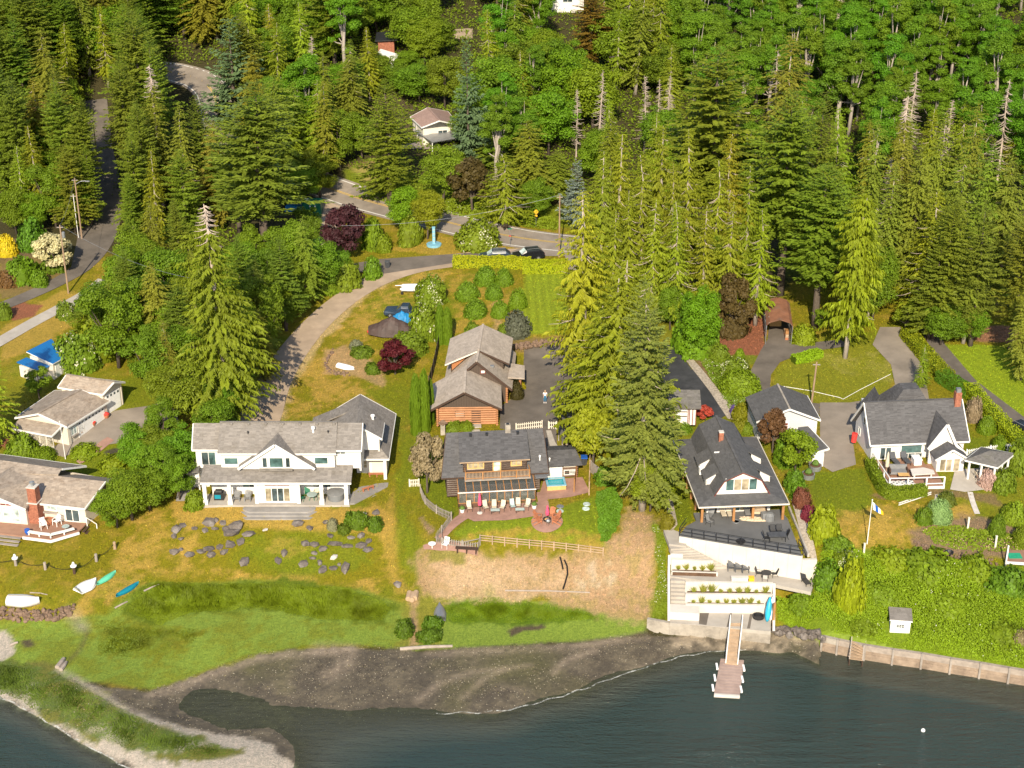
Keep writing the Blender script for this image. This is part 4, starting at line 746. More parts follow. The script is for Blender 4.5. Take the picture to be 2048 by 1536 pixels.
# ------------------------------------------------------------------ log garage behind the cottage
def log_garage():
    F =Fm((-9.19,175.38,5.75),1.83);T =thing('log_garage','orange log garage with weathered shake gable roofs behind the cottage','garage',F(4.5,8,0))
    g =lambda a,b: (820+a/5.69,620+b/5.69);W =F.wall(0,0,7.4,0);dr =W.rect(*g(708,1302),*g(797,1132));wr =W.rect(*g(510,1222),*g(625,1145))
    log_wall(T,W,0,7.4,5.75,8.2,.31,'orange_log',.16,'mid_brown',[wr,(dr[0]-.1,dr[1]+.1,dr[2],dr[3])])
    for x in (0.05,7.35):
        S =WP(F(x,6.5,0),F(x,.1,0)) if x <1 else WP(F(x,.1,0),F(x,6.5,0));log_wall(T,S,0,6.4,5.75,8.1,.31,'orange_log',.16,'mid_brown')
        for i in range(8): MB().tube([F(x,-.45,.18+.31*i),F(x,.1,.18+.31*i)],.15,6).build('log_end','orange_log',T)
    window(T,W,wr,1,1,'pale_glass','mid_brown',.08);door(T,W,dr,'dark_brown')
    W.slab(mb :=MB(),[(-.3,8.2),(7.7,8.2),(3.4,10.35)],.12,.06);mb.build('gable_wall','board_batten',T)
    r0,r1 =F(3.38,-.65,4.75),F(3.6,6.8,4.75);slabs(T,'roof',[F(-.85,-.6,2.35),r0,r1,F(-.6,6.9,2.35)],'shake_grey');slabs(T,'roof',[r0,F(7.95,-.6,2.35),F(8.05,6.5,2.35),r1],'shake_grey');trim(T,[F(-.85,-.62,2.33),F(3.38,-.67,4.73),F(7.95,-.62,2.33)],'dark_brown',.08,.24)
    MB().bar(r0+(0,0,.04),r1+(0,0,.04),.3,.08).build('ridge_cap','shake_grey',T);slabs(T,'doorstep',F.poly([(4.15,-.9,.12),(5.4,-.9,.12),(5.4,-.05,.12),(4.15,-.05,.12)]),'concrete',.3)
    # taller rear section
    q0,q1 =F(4.95,5.75,5.9),F(5.9,16.9,5.9)
    slabs(T,'roof',[F(.6,5.8,1.9),q0,q1,F(1.5,16.9,1.9)],'shake_grey');slabs(T,'roof',[q0,F(9.4,5.8,1.9),F(10.3,16.9,1.9),q1],'shake_grey');trim(T,[F(.6,5.73,1.9),F(4.95,5.7,5.88),F(9.4,5.73,1.9)],'dark_brown',.08,.26)
    B =F.wall(1.2,6.2,8.8,6.2);B.slab(mb :=MB(),[(0,5.75),(7.6,5.75),(7.6,7.9),(3.75,11.3),(0,7.9)],.2);mb.build('gable_wall','board_batten',T);window(T,B,B.rect(*g(800,725),*g(860,680)),1,1,'pale_glass','red_trim',.09)
    Rw =WP(F(8.75,6.3,0),F(9.6,16.5,0));log_wall(T,Rw,0,10.2,5.75,7.6,.31,'orange_log',.15,'mid_brown');Lw =WP(F(2.0,16.5,0),F(1.2,6.3,0));log_wall(T,Lw,0,10.2,5.75,7.6,.31,'orange_log',.15,'mid_brown');MB().prism(F.poly([(2,16.5,0),(9.6,16.5,0),(9.6,16.5,1.9),(5.9,16.5,5.6),(2,16.5,1.9)]),F.ey*-.2).build('wall','dark_brown',T)
    for i in range(7): MB().tube([F(8.72,5.75,.18+.31*i),F(8.72,6.4,.18+.31*i)],.15,6).build('log_end','orange_log',T)
    # broad shed dormers on both sides of the ridge
    slabs(T,'dormer_roof',F.poly([(.95,9.0,4.05),(5.25,8.9,6.02),(5.95,17.1,6.02),(1.6,17.1,4.05)]),'shake_grey',.16);slabs(T,'dormer_roof',F.poly([(5.25,8.9,6.024),(9.15,9.0,4.0),(9.9,17.1,4.0),(5.95,17.1,6.024)]),'shake_grey',.16)
    trim(T,F.poly([(.95,8.96,4.03),(5.25,8.86,6.0)]),'cream_paint',.07,.16);trim(T,F.poly([(5.25,8.86,6.0),(9.15,8.96,4.0)]),'dark_brown',.07,.2)
    MB().prism(F.poly([(1.7,9.5,2.85),(1.7,9.5,4.25),(4.6,9.5,5.6)]),F.ey*.15).build('dormer_cheek','cedar_board',T);MB().prism(F.poly([(8.5,9.5,2.7),(8.5,9.5,4.15),(5.8,9.5,5.5)]),F.ey*.15).build('dormer_cheek','board_batten',T)
    for xa,xb in ((1.7,2.3),(8.5,9.3)): MB().prism(F.poly([(xa,9.5,2.4),(xb,16.5,2.4),(xb,16.5,4.2),(xa,9.5,4.2)]),F.ex*(.15 if xa <5 else -.15)).build('wall','board_dark',T)
    MB().bar(F(4.95,5.75,5.95),F(5.25,8.9,5.95),.28,.07).build('ridge_cap','shake_grey',T);MB().bar(F(5.25,8.9,6.07),F(5.95,17.1,6.07),.28,.07).build('ridge_cap','shake_grey',T)
    slabs(T,'portico_roof',F.poly([(8.9,7.7,2.75),(11.05,7.9,2.5),(11.2,11.7,2.5),(9.4,11.9,2.75)]),'shake_grey',.2)
    for x,y in ((10.5,8.6),(10.7,11.2)): MB().tube([F(x,y,0),F(x,y,2.35)],.17,8).build('post','orange_log',T)
    MB().box(F(6.9,7.6,4.35),(.5,.35,.25),F.a).build('roof_vent','grey_metal',T)
log_garage()

# ------------------------------------------------------------------ gambrel house over the terraces
def gambrel():
    F =Fm((19.82,147.52,10.15),4.51);T =thing('gambrel_house','white house with charcoal gambrel roof and wide eaves above concrete terraces','house',F(4.9,8,-2.7));h =lambda a,b: (1300+a/4.8,800+b/4.8);M ='shingle_slate'
    e =[F(0,0,0),F(9.75,0,0),F(9.65,15.5,0),F(-.15,15.5,0)];b =[F(2.0,2.0,.34),F(8.0,2.0,.34),F(7.75,15.0,.34),F(1.85,15.0,.34)]
    for i in range(4): slabs(T,'skirt_roof',[e[i],e[(i+1) % 4],b[(i+1) % 4],b[i]],M,.14)
    trim(T,e+[e[0]],'cream_paint',.08,.16,dz=-.06)
    k0,k1,k2,k3 =F(2.98,1.75,2.08),F(7.02,1.75,2.08),F(6.75,15.1,2.08),F(2.7,15.1,2.08);a0,a1 =F(4.95,1.7,3.08),F(4.65,15.15,3.08);B =[F(1.95,1.75,.3),F(8.05,1.75,.3),F(7.8,15.1,.3),F(1.8,15.1,.3)]
    slabs(T,'roof',[k0,a0,a1,k3],M);slabs(T,'roof',[a0+(0,0,.003),k1,k2,a1+(0,0,.003)],M);slabs(T,'lower_roof',[B[0],k0,k3,B[3]],M,.12);slabs(T,'lower_roof',[k1,B[1],B[2],k2],M,.12);MB().bar(a0+(0,0,.05),a1+(0,0,.05),.26,.06).build('ridge_cap',M,T)
    W =F.wall(2.0,2.0,8.0,2.0);W.slab(mb :=MB(),[(.1,10.35),(5.9,10.35),(4.95,12.1),(2.95,13.1),(1.05,12.1)],.2);mb.build('gable_wall','white_siding',T);trim(T,[F(1.95,1.72,.3),F(2.98,1.72,2.08),F(4.95,1.67,3.08),F(7.02,1.72,2.08),F(8.05,1.72,.3)],'red_trim',.05,.08)
    window(T,W,W.rect(*h(725,865),*h(1030,755)),4,1,['teal_glass','curtain_glass','curtain_glass','teal_glass'],fw=.12);MB().prism(F.poly([(1.8,15,.3),(7.8,15,.3),(6.75,15,2.0),(4.65,15,3.0),(2.7,15,2.0)]),F.ey*-.15).build('gable_wall','white_siding',T)
    # wall dormers let into the lower slopes
    for x0,x1,y0,y1 in ((1.5,2.55,4.2,6.2),(1.4,2.5,7.6,9.6),(7.45,8.6,4.4,6.2),(7.35,8.5,8.4,10.2)):
        left =x0 <4;xi,xo =(x1,x0) if left else (x0,x1);Dn =MB();Dn.prism(F.poly([(xi,y0,.4),(xo,y0,.35),(xo,y0,.95),(xi,y0,1.75)]),F.ey*.1);d =Dn.build('dormer_cheek','white_siding',T)
        mb =MB();F.box(mb,min(xo,xo+(.1 if left else -.1)),max(xo,xo+(.1 if left else -.1)),y0,y1,.3,1.0);f =mb.build('dormer_wall','white_siding',T);mb =MB();F.box(mb,xo-.03 if left else xo-.02,xo+.02 if left else xo+.03,y0+.4,y1-.4,.45,.95);mb.build('pane','window_glass',f)
        slabs(T,'dormer_roof',F.poly([(xo+(-.2 if left else .2),y0-.1,1.0),(xi+(.5 if left else -.5),y0-.1,2.05),(xi+(.5 if left else -.5),y1+.1,2.05),(xo+(-.2 if left else .2),y1+.1,1.0)]),M,.1)
    F.box(mb :=MB(),1.25,1.75,6.5,7.2,.3,1.05);mb.build('heat_pump','white_plastic',T)
    F.box(mb :=MB(),3.9,4.4,9.6,10.1,2.4,3.75);ch =mb.build('chimney','brick_red',T);F.box(mb :=MB(),3.88,4.42,9.58,10.12,3.75,3.86);mb.build('chimney_cap','pale_concrete',ch);F.box(mb :=MB(),3.0,3.75,7.6,7.75,2.36,2.46);mb.build('skylight','white_plastic',T)
    # ground floor under the eaves
    G_ =F.wall(1.6,3.4,8.6,3.4);G_.slab(mb :=MB(),[(0,7.4),(7.0,7.4),(7.0,10.15),(0,10.15)]);mb.build('wall','white_siding',T)
    for r,n in (((1.0,2.3,7.95,9.55),2),((2.9,4.4,7.5,9.55),2),((4.9,6.2,7.95,9.55),2)): window(T,G_,r,n,1,['teal_glass','curtain_glass'],name='patio_door' if r[2]<7.7 else 'window')
    for x0,y0,x1,y1 in ((1.6,15,1.6,3.4),(8.6,3.4,8.4,15),(8.4,15,1.6,15)): S =F.wall(x0,y0,x1,y1);S.slab(mb :=MB(),[(.05,7.2),(S.L-.05,7.2),(S.L-.05,10.15),(.05,10.15)]);mb.build('wall','white_siding' if x1 >5 else 'grey_siding',T)
    for x,y in ((.7,1.5),(4.15,1.45),(6.3,1.7),(9.5,1.4),(.55,4.2),(.5,6.6),(.45,9.0),(.45,11.4)): F.box(mb :=MB(),x-.13,x+.13,y-.13,y+.13,-2.7,-.06);mb.build('post','cedar_wood',T)
gambrel()

# ------------------------------------------------------------------ house with steep cross gable on the right
def right_house():
    F =Fm((40.57,160.62,10.7),5.05);T =thing('right_house','white house with dark speckled roof, steep front gable and railed deck','house',F(5.5,2,-2.5));r =lambda a,b: (1620+a/4.785,740+b/4.785);M ='shingle_charcoal'
    e0,e1,r0,r1,b0,b1 =F(0,0,0),F(11.6,0,0),F(-.2,3.1,3.9),F(11.3,3.1,3.9),F(-.4,6.4,0),F(11.2,6.4,0)
    slabs(T,'roof',[e0,e1,r1,r0],M);slabs(T,'roof',[r0+(0,0,.004),r1+(0,0,.004),b1,b0],M);trim(T,[r1,e1,e0,r0,b0]);MB().bar(r0+(0,0,.04),r1+(0,0,.04),.25,.06).build('ridge_cap',M,T)
    W =F.wall(.45,.55,11.2,.55);W.slab(mb :=MB(),[(0,8.0),(10.7,8.0),(10.7,11.2),(0,11.2)]);mb.build('wall','white_siding',T)
    L =WP(F(.1,6.0,0),F(.4,.6,0));L.slab(mb :=MB(),[(0,7.4),(5.4,7.4),(5.4,10.8),(2.75,14.2),(0,10.8)],.2);mb.build('gable_wall','grey_siding',T);window(T,L,(1.0,1.7,9.6,10.6),1,1,'pale_glass');window(T,L,(2.3,3.0,11.6,12.6),1,1)
    Rr =WP(F(11.2,.6,0),F(11.0,6,0));Rr.slab(mb :=MB(),[(0,8),(5.4,8),(5.4,10.8),(2.7,14.2),(0,10.8)]);mb.build('gable_wall','white_siding',T);F.box(mb :=MB(),.2,11,5.9,6.1,-2.8,.2);mb.build('wall','white_siding',T)
    window(T,W,W.rect(*r(668,855),*r(775,735)),2,1,fw=.14,name='patio_door');window(T,W,W.rect(*r(868,795),*r(1070,715)),1,1,'teal_glass',fw=.13);window(T,W,W.rect(*r(868,850),*r(1070,795)),3,1,fw=.1)
    # rear hipped wing
    slabs(T,'rear_roof',F.poly([(3.6,6.0,.8),(9.3,6.0,.8),(7.8,7.2,3.3),(5.8,7.2,3.3)]),M);slabs(T,'rear_roof',F.poly([(3.6,6.0,.8),(5.8,7.2,3.3),(5.8,9,3.3),(3.6,11,.4)]),M);slabs(T,'rear_roof',F.poly([(7.8,7.2,3.3),(9.3,6.0,.8),(9.5,11,.4),(7.8,9,3.3)]),M);slabs(T,'rear_roof',F.poly([(5.8,7.2,3.304),(7.8,7.2,3.304),(7.8,9,3.304),(5.8,9,3.304)]),M);slabs(T,'rear_roof',F.poly([(1.6,6.2,1.0),(2.7,6.2,3.0),(2.9,9.0,3.0),(1.6,9.2,1.0)]),M);F.box(mb :=MB(),2.0,9.1,6.1,10.6,-2.8,.7);mb.build('rear_wall','grey_siding',T)
    # steep cross gable with flared eaves, and the little gabled entry in front of it
    C =F.wall(6.55,-.9,10.6,-.9);C.slab(mb :=MB(),[(.1,8.0),(3.9,8.0),(3.9,10.2),(3.1,10.9),(1.75,13.45),(.3,10.9),(.1,10.6)],.3);mb.build('gable_wall','white_siding',T)
    ap,bk =F(8.25,-1.25,2.95),F(8.1,2.3,2.95)
    slabs(T,'gable_roof',[F(6.35,-1.25,0),ap,bk,F(6.45,-.2,0)],M,.14);slabs(T,'gable_roof',[ap,F(9.55,-1.25,.35),F(9.7,.2,.35),bk],M,.14);slabs(T,'gable_roof',[F(9.55,-1.25,.352),F(10.75,-1.25,-.75),F(10.75,.4,-.75),F(9.7,.4,.352)],M,.14);trim(T,[F(6.35,-1.28,-.05),ap-F.ey*.03,F(9.55,-1.28,.33),F(10.75,-1.28,-.77)],h=.3,w=.12)
    E_ =F.wall(7.0,-2.65,10.2,-2.65);E_.slab(mb :=MB(),[(.05,8.1),(3.15,8.1),(3.15,10.2),(1.6,11.15),(.05,10.2)],.15);mb.build('entry_wall','white_siding',T);F.box(mb :=MB(),7.02,7.17,-2.6,-.9,-2.6,-.5);F.box(mb,10.03,10.18,-2.6,-.9,-2.6,-.5);mb.build('entry_side','white_siding',T)
    slabs(T,'entry_roof',F.poly([(6.7,-2.95,-.6),(8.6,-2.95,.6),(8.6,-.6,.6),(6.7,-.6,-.6)]),M,.12);slabs(T,'entry_roof',F.poly([(8.6,-2.95,.604),(10.5,-2.95,-.6),(10.5,-.6,-.6),(8.6,-.6,.604)]),M,.12);trim(T,F.poly([(6.7,-2.97,-.62),(8.6,-2.97,.58),(10.5,-2.97,-.62)]),h=.2)
    for a0,a1 in ((1245,1292),(1305,1350),(1375,1425)): window(T,E_,E_.rect(*r(a0,968),*r(a1,845 if a0 >1370 else 850)),1,1,'curtain_glass',fw=.08)
    F.box(mb :=MB(),8.5,8.7,-2.72,-2.62,.0,.2);mb.build('lamp','black_metal',T)
    F.box(mb :=MB(),10.3,11.0,2.5,3.2,2.6,4.9);ch =mb.build('chimney','brick_red',T);F.box(mb :=MB(),10.4,10.9,2.6,3.1,4.9,5.35);mb.build('flue','grey_metal',ch)
    # deck with white railing
    slabs(T,'deck',F.poly([(.55,-5.8,-2.2),(6.9,-6.0,-2.2),(7.0,-2.7,-2.2),(6.9,.4,-2.2),(.5,.4,-2.2)]),'red_deck',.25);rail =MB();pts =[(.55,.2),(.55,-1.9),(.6,-3.9),(.65,-5.75),(2.7,-5.85),(4.8,-5.9),(6.8,-5.95)]
    for x,y in pts: F.box(rail,x-.08,x+.08,y-.08,y+.08,-2.7,-1.15)
    for (x0,y0),(x1,y1) in zip(pts[:-1],pts[1:]):
        for z in (-1.15,-1.95): rail.bar(F(x0,y0,z),F(x1,y1,z),.1,.09)
    rail.build('deck_railing','white_paint',T);F.box(mb :=MB(),.5,6.9,-6.05,-5.9,-3.0,-2.25);mb.build('deck_skirt','white_paint',T);slabs(T,'deck_step',F.poly([(3.2,-2.5,-2.05),(6.2,-2.55,-2.05),(6.2,.3,-2.05),(3.2,.3,-2.05)]),'red_deck',.14)
    return F
FR =right_house()

# ------------------------------------------------------------------ bungalow and garages on the left, small buildings elsewhere
def left_bungalow():
    T =thing('bungalow','low beige bungalow with tan roof and brick chimney at bottom left','house',P(60,1010,4.0));q =lambda a,b: (a/5.485,840+b/5.485);z =4.0
    F =Fm(P(*q(430,1070),4.0),-12.0)
    e0,e1 =P(*q(300,870),6.3),P(*q(905,985),6.3);r0,r1 =P(*q(-900,300),7.75),P(*q(1165,690),7.75);r0 =F(-14,3.2,3.75);r1 =F(7.0,3.1,3.75)
    slabs(T,'roof',[F(-1.2,-.7,2.3),F(6.15,-.7,2.3),r1,F(-1.2,3.2,3.75)],'shingle_tan');slabs(T,'roof',[F(1.0,3.2,3.754),r1+(0,0,.004),F(7.2,6.4,2.3),F(1.6,6.4,2.3)],'shingle_tan')
    slabs(T,'roof',[F(-14,2.0,3.45),F(1.2,3.25,3.9),F(1.2,4.2,4.15),F(-14,4.8,4.3)],'shingle_tan');slabs(T,'roof',[F(-14,4.8,4.304),F(1.2,4.2,4.154),F(2.1,8.2,2.5),F(-14,9.0,2.5)],'shingle_tan');trim(T,[F(-1.0,-.7,2.3),F(6.15,-.7,2.3),r1,F(7.2,6.4,2.3)]);trim(T,[F(1.22,4.2,4.15),F(2.12,8.2,2.5),F(-14,9,2.5)])
    W =F.wall(-.3,0,5.75,0);W.slab(mb :=MB(),[(0,3.8),(6.05,3.8),(6.05,6.45),(0,6.45)]);mb.build('wall','beige_lap',T);S =WP(F(5.75,0,0),F(6.6,6.1,0));S.slab(mb :=MB(),[(.1,3.6),(6.1,3.6),(6.1,6.3),(3.1,7.5),(.1,6.3)]);mb.build('gable_wall','beige_siding',T);Bk =F.wall(6.5,6.1,-14,8.6);Bk.slab(mb :=MB(),[(0,3.8),(20.5,3.8),(20.5,6.3),(0,6.3)]);mb.build('wall','beige_siding',T)
    window(T,W,W.rect(*q(485,1000),*q(632,918)),2,1,'pale_glass');window(T,W,W.rect(*q(705,1125),*q(888,965)),2,1,fw=.12,name='sliding_door');mb =MB();W.box(mb,*W.rect(*q(478,1025),*q(640,990)),.06,.3);mb.build('window_box','grey_wood',T)
    # front-facing gable with the big windows
    g0,ga,gk =F(-.2,-2.2,2.3),F(-4.6,-2.6,4.15),F(-4.4,3.6,4.15);slabs(T,'roof',[ga,g0,F(-.2,1.0,2.35),F(-.9,3.0,3.6),gk],'shingle_tan');slabs(T,'roof',[ga+(0,0,.004),gk+(0,0,.004),F(-8.6,3,2.3),F(-8.9,-3.0,2.3)],'shingle_tan');trim(T,[g0-F.ey*.03,ga-F.ey*.03,F(-8.9,-3.03,2.3)],h=.26)
    V =F.wall(-8.6,-2.1,-.55,-1.7);V.slab(mb :=MB(),[(0,3.8),(8.0,3.8),(8.0,6.2),(4.0,7.9),(0,6.2)]);mb.build('gable_wall','beige_lap',T)
    for r in ((3.2,5.2,4.25,6.05),(5.35,7.35,4.25,6.05)): window(T,V,r,2,1,'pale_glass',fw=.1)
    window(T,V,(4.4,6.6,6.2,6.55),3,1,'red_trim',fw=.06);F.box(mb :=MB(),-.62,-.5,-1.7,0,-.1,2.3);mb.build('wall','beige_lap',T)
    F.box(mb :=MB(),-.5,.75,-1.35,-.05,-.1,2.5);F.box(mb,-.35,.65,-1.2,-.2,2.5,4.4);ch =mb.build('chimney','brick_red',T);F.box(mb :=MB(),-.5,.78,-1.4,-.02,2.5,2.58);F.box(mb,-.4,.7,-1.25,-.15,4.4,4.48);mb.build('chimney_flashing','pale_concrete',ch);MB().lathe(F(.15,-.7,4.48),[(.16,0),(.16,.35),(.3,.37),(.3,.5),(.05,.62)],10).build('chimney_cap','grey_metal',ch)
    slabs(T,'deck',F.poly([(-12,-1.2,0),(-12,-4.0,0),(.1,-4.1,0),(3.5,-4.15,0),(5.7,-1.9,0),(5.8,0,0)]),'red_deck',.18);slabs(T,'deck_edge',F.poly([(.1,-4.2,-.05),(3.55,-4.28,-.05),(5.8,-1.95,-.05),(5.6,-1.85,-.05),(3.45,-4.1,-.05),(.1,-4.05,-.05)]),'white_paint',.3)
    b =MB()
    for (x0,y0),(x1,y1) in zip([(.7,-3.75),(2.0,-3.85),(3.35,-3.85),(4.5,-2.9),(5.3,-2.1)][:-1],[(.7,-3.75),(2.0,-3.85),(3.35,-3.85),(4.5,-2.9),(5.3,-2.1)][1:]): b.bar(F(x0,y0,.45),F(x1,y1,.45),.42,.1);b.bar(F(x0,y0,.02),F(x0,y0,.4),.14)
    b.build('bench','white_paint',T)
    for k in range(4): F.box(mb :=MB(),5.9+.3*k,6.22+.3*k,-1.6,-.3,-.2-.2*k-.06,-.2-.2*k);mb.build('step','dark_brown',T)
    mb =MB();[mb.bar(F(x,-.3,-.9),F(x,-.3,h),.09) for x,h in ((5.95,.9),(7.1,.2))];mb.bar(F(5.95,-.3,.9),F(7.1,-.3,.2),.06);mb.build('stair_rail','white_paint',T)
    for k in range(3): F.box(mb :=MB(),-12,.0,-4.5-.4*k,-4.12-.4*k,-.15-.22*k-.08,-.15-.22*k);mb.build('step','grey_wood',T)
    return F
FA =left_bungalow()
def left_garages():
    T =thing('triple_garage','beige garage with three white doors and a lattice lean-to','garage',P(150,850,5.2));g =lambda a,b: (a/5.12,640+b/5.12);z0 =5.2
    w =gable(T,7.7,9.1,4.9,g(690,1097),g(1130,825),g(390,957),g(830,712),eBL=g(150,1000),eBR=g(560,720),wall='beige_lap',ov=.35)
    W =w['F']
    for a,b,c,d in ((805,1150,940,1000),(945,1075,1075,925)):
        s0,_ =W.hit(*g(a,b));s1,_ =W.hit(*g(c,b-75));garage_door(T,W,(s0,s1,5.25,7.25),out=.0)
    door(T,W,(1.9,2.75,5.2,7.2));window(T,W,(.5,1.6,6.0,7.1),2,1,'pale_glass');mb =MB();W.box(mb,.5,1.6,5.85,5.98,0,.25);mb.build('sill','grey_wood',T)
    # tall bay beside it
    t =gable(T,8.8,10.0,4.9,g(590,687),g(1050,762),g(680,557),g(1165,634),eBR=g(1280,634),eBL=g(800,575),wall='beige_lap',ov=.3)
    R =t['R'];garage_door(T,R,(.5,R.L-.5,5.2,8.3),5)
    # lattice lean-to at the front end
    a,b =P(*g(110,1107),7.2),P(*g(530,1188),7.2);c,d =P(*g(635,1082),7.75),P(*g(205,1002),7.75);slabs(T,'leanto_roof',[a,b,c,d],'shingle_tan');trim(T,[a,b,c]);A =WP(P(*g(145,1218),5.2),P(*g(555,1303),5.2));lat =MB();A.box(lat,0,A.L,5.0,5.25,-.06,.06);A.box(lat,0,A.L,7.0,7.1,-.06,.06)
    for i in range(7): s =A.L*i/6;A.box(lat,max(0,s-.05),min(A.L,s+.05),5.25,7.0,-.06,.06)
    la =lat.build('lattice_frame','cream_paint',T);m2 =MB();n =34
    for i in range(n):
        s =A.L*i/n;e =min(A.L,s+1.75);m2.bar(A.pt(s,5.25,.02),A.pt(e,5.25+(e-s),.02),.035,.02);m2.bar(A.pt(e,5.25,-.02),A.pt(s,5.25+(e-s),-.02),.035,.02)
    m2.build('lattice','cream_paint',la,kind='stuff');MB().bar(P(*g(660,1250),5.2),P(*g(660,1250),5.2)+(0,0,2.5),.16).build('post','white_paint',T)
    # blue roofed shed
    S =thing('blue_shed','cream shed with shiny blue metal roofs in two steps','shed',P(90,740,6.6));pts =[P(*g(270,322),9.4),P(*g(540,447),8.8),P(*g(690,362),8.8),P(*g(525,192),9.4)]
    slabs(S,'roof',pts,'blue_seam',.12);trim(S,[pts[0],pts[1],pts[2]],'white_paint',.06,.1);lo =[P(*g(170,430),8.6),P(*g(405,518),8.2),P(*g(512,467),8.2),P(*g(270,382),8.6)];slabs(S,'lower_roof',lo,'blue_seam',.12)
    ins =lambda q,k=.12: [p+(sum(q)/4-p)*k for p in q]
    for q,zt in ((ins(pts),8.75),(ins(lo),8.1)): MB().prism([(p[0],p[1],6.3) for p in q],(0,0,zt-6.3)).build('wall','cream_paint',S)
    W2 =WP(ins(pts)[1],ins(pts)[2]);door(S,W2,(.5,1.3,6.6,8.5));window(S,W2,(1.7,2.6,7.3,8.2),2,1,'pale_glass')
left_garages()
def grey_garage():
    F =Fm((28.37,165.71,11.1),3.83);T =thing('grey_garage','white gabled garage with charcoal roof beside the gambrel house','garage',F(3.8,3.3,-2.4));M ='shingle_slate';k =lambda a,b: (1300+a/5.12,620+b/5.12)
    a0,a1 =F(3.78,-.05,1.6),F(3.8,6.6,1.6);slabs(T,'roof',[F(0,0,0),a0,a1,F(0,6.5,0)],M);slabs(T,'roof',[a0+(0,0,.004),F(7.55,0,0),F(7.5,6.5,0),a1+(0,0,.004)],M);trim(T,[F(0,-.03,0),F(3.78,-.08,1.6),F(7.55,-.03,0),F(7.5,6.5,0)]);MB().bar(a0+(0,0,.04),a1+(0,0,.04),.22,.05).build('ridge_cap','aged_concrete',T)
    W =F.wall(.35,.6,7.2,.6);W.slab(mb :=MB(),[(0,8.4),(6.85,8.4),(6.85,11.1),(3.43,12.5),(0,11.1)]);mb.build('gable_wall','grey_siding',T);L =WP(F(.35,6.2,0),F(.35,.6,0));L.slab(mb :=MB(),[(0,8.4),(5.6,8.4),(5.6,11.1),(0,11.1)]);mb.build('wall','grey_siding',T);R =WP(F(7.2,.6,0),F(7.2,6.2,0));R.slab(mb :=MB(),[(0,8.4),(5.6,8.4),(5.6,11.1),(0,11.1)]);mb.build('wall','grey_siding',T);F.box(mb :=MB(),.4,7.15,6.0,6.2,-2.6,.1);mb.build('wall','grey_siding',T)
    door(T,W,W.rect(*k(1612,1270),*k(1690,1130)));window(T,W,W.rect(*k(1345,1215),*k(1415,1150)),1,2,'red_trim',fw=.1)
    S =thing('lean_to','low charcoal lean-to roof with white walls behind the leafy tree','shed',F(5.8,-3.5,-2.4));q =F.poly([(4.7,-1.0,-.35),(5.9,-1.0,-.25),(7.0,-6.4,-.35),(5.2,-6.4,-.9)]);slabs(S,'roof',q,M);trim(S,[q[3],q[2],q[1]]);MB().prism([(p[0],p[1],8.2) for p in F.poly([(4.9,-1.3,0),(5.7,-1.3,0),(6.6,-6.0,0),(5.3,-6.0,0)])],(0,0,1.85)).build('wall','white_siding',S)
grey_garage()
def carport():
    F =Fm((33.32,192.26,9.15),-2.7);T =thing('metal_carport','long narrow metal carport with rusty brown arched roof','carport',F(1.7,3.5,0));pr =[(0,0),(-.05,2.7),(.35,3.15),(1.66,3.55),(2.97,3.15),(3.37,2.7),(3.32,0)]
    for i in (2,3): MB().prism([F(pr[i][0],-.3,pr[i][1]),F(pr[i+1][0],-.3,pr[i+1][1]),F(pr[i+1][0]+.4,7.6,pr[i+1][1]),F(pr[i][0]+.4,7.6,pr[i][1])],(0,0,.05)).build('roof','carport_rust',T)
    for i in (1,4): MB().prism([F(pr[i][0],-.3,pr[i][1]),F(pr[i+1][0],-.3,pr[i+1][1]),F(pr[i+1][0]+.4,7.6,pr[i+1][1]),F(pr[i][0]+.4,7.6,pr[i][1])],(0,0,.04)).build('roof_edge','carport_rust',T)
    for k in range(5):
        mb =MB();y =-.2+k*1.9;mb.tube([F(x+.05*y,y,z) for x,z in pr],.05,6);mb.build('rib','grey_metal',T)
    for x in (.0,3.33): MB().prism(F.poly([(x,0,1.2),(x+.4,7.4,1.2),(x+.4,7.4,2.75),(x,0,2.75)]),F.ex*.04).build('side_sheet','grey_metal',T)
    m =MB();F.box(m,1.0,2.6,5.2,6.2,.3,1.1);F.box(m,1.1,2.5,5.3,6.1,.05,.3);solo('wood_stack',m,'honey_wood','stack of yellow timber at the back of the carport','timber');m =MB();F.box(m,.9,2.1,.9,1.7,.06,.12);solo('green_mat',m,'green_cloth','green mat on the carport floor near its mouth','mat')
    for i,(y,z) in enumerate(((1.0,.05),(1.0,.5),(1.1,.95),(2.3,.05),(2.4,.5))):
        m =MB();F.box(m,2.7,3.1,y,y+.9,z,z+.42);solo('crate',m,('terracotta','pale_wood','cedar_wood')[i % 3],('red crate at the bottom of the near stack on the carport right side','pale crate in the middle of the near stack in the carport','brown crate on top of the near stack in the carport','red crate at the bottom of the far stack in the carport','pale crate on top of the far stack in the carport')[i],'crate','crates inside the carport')
carport()
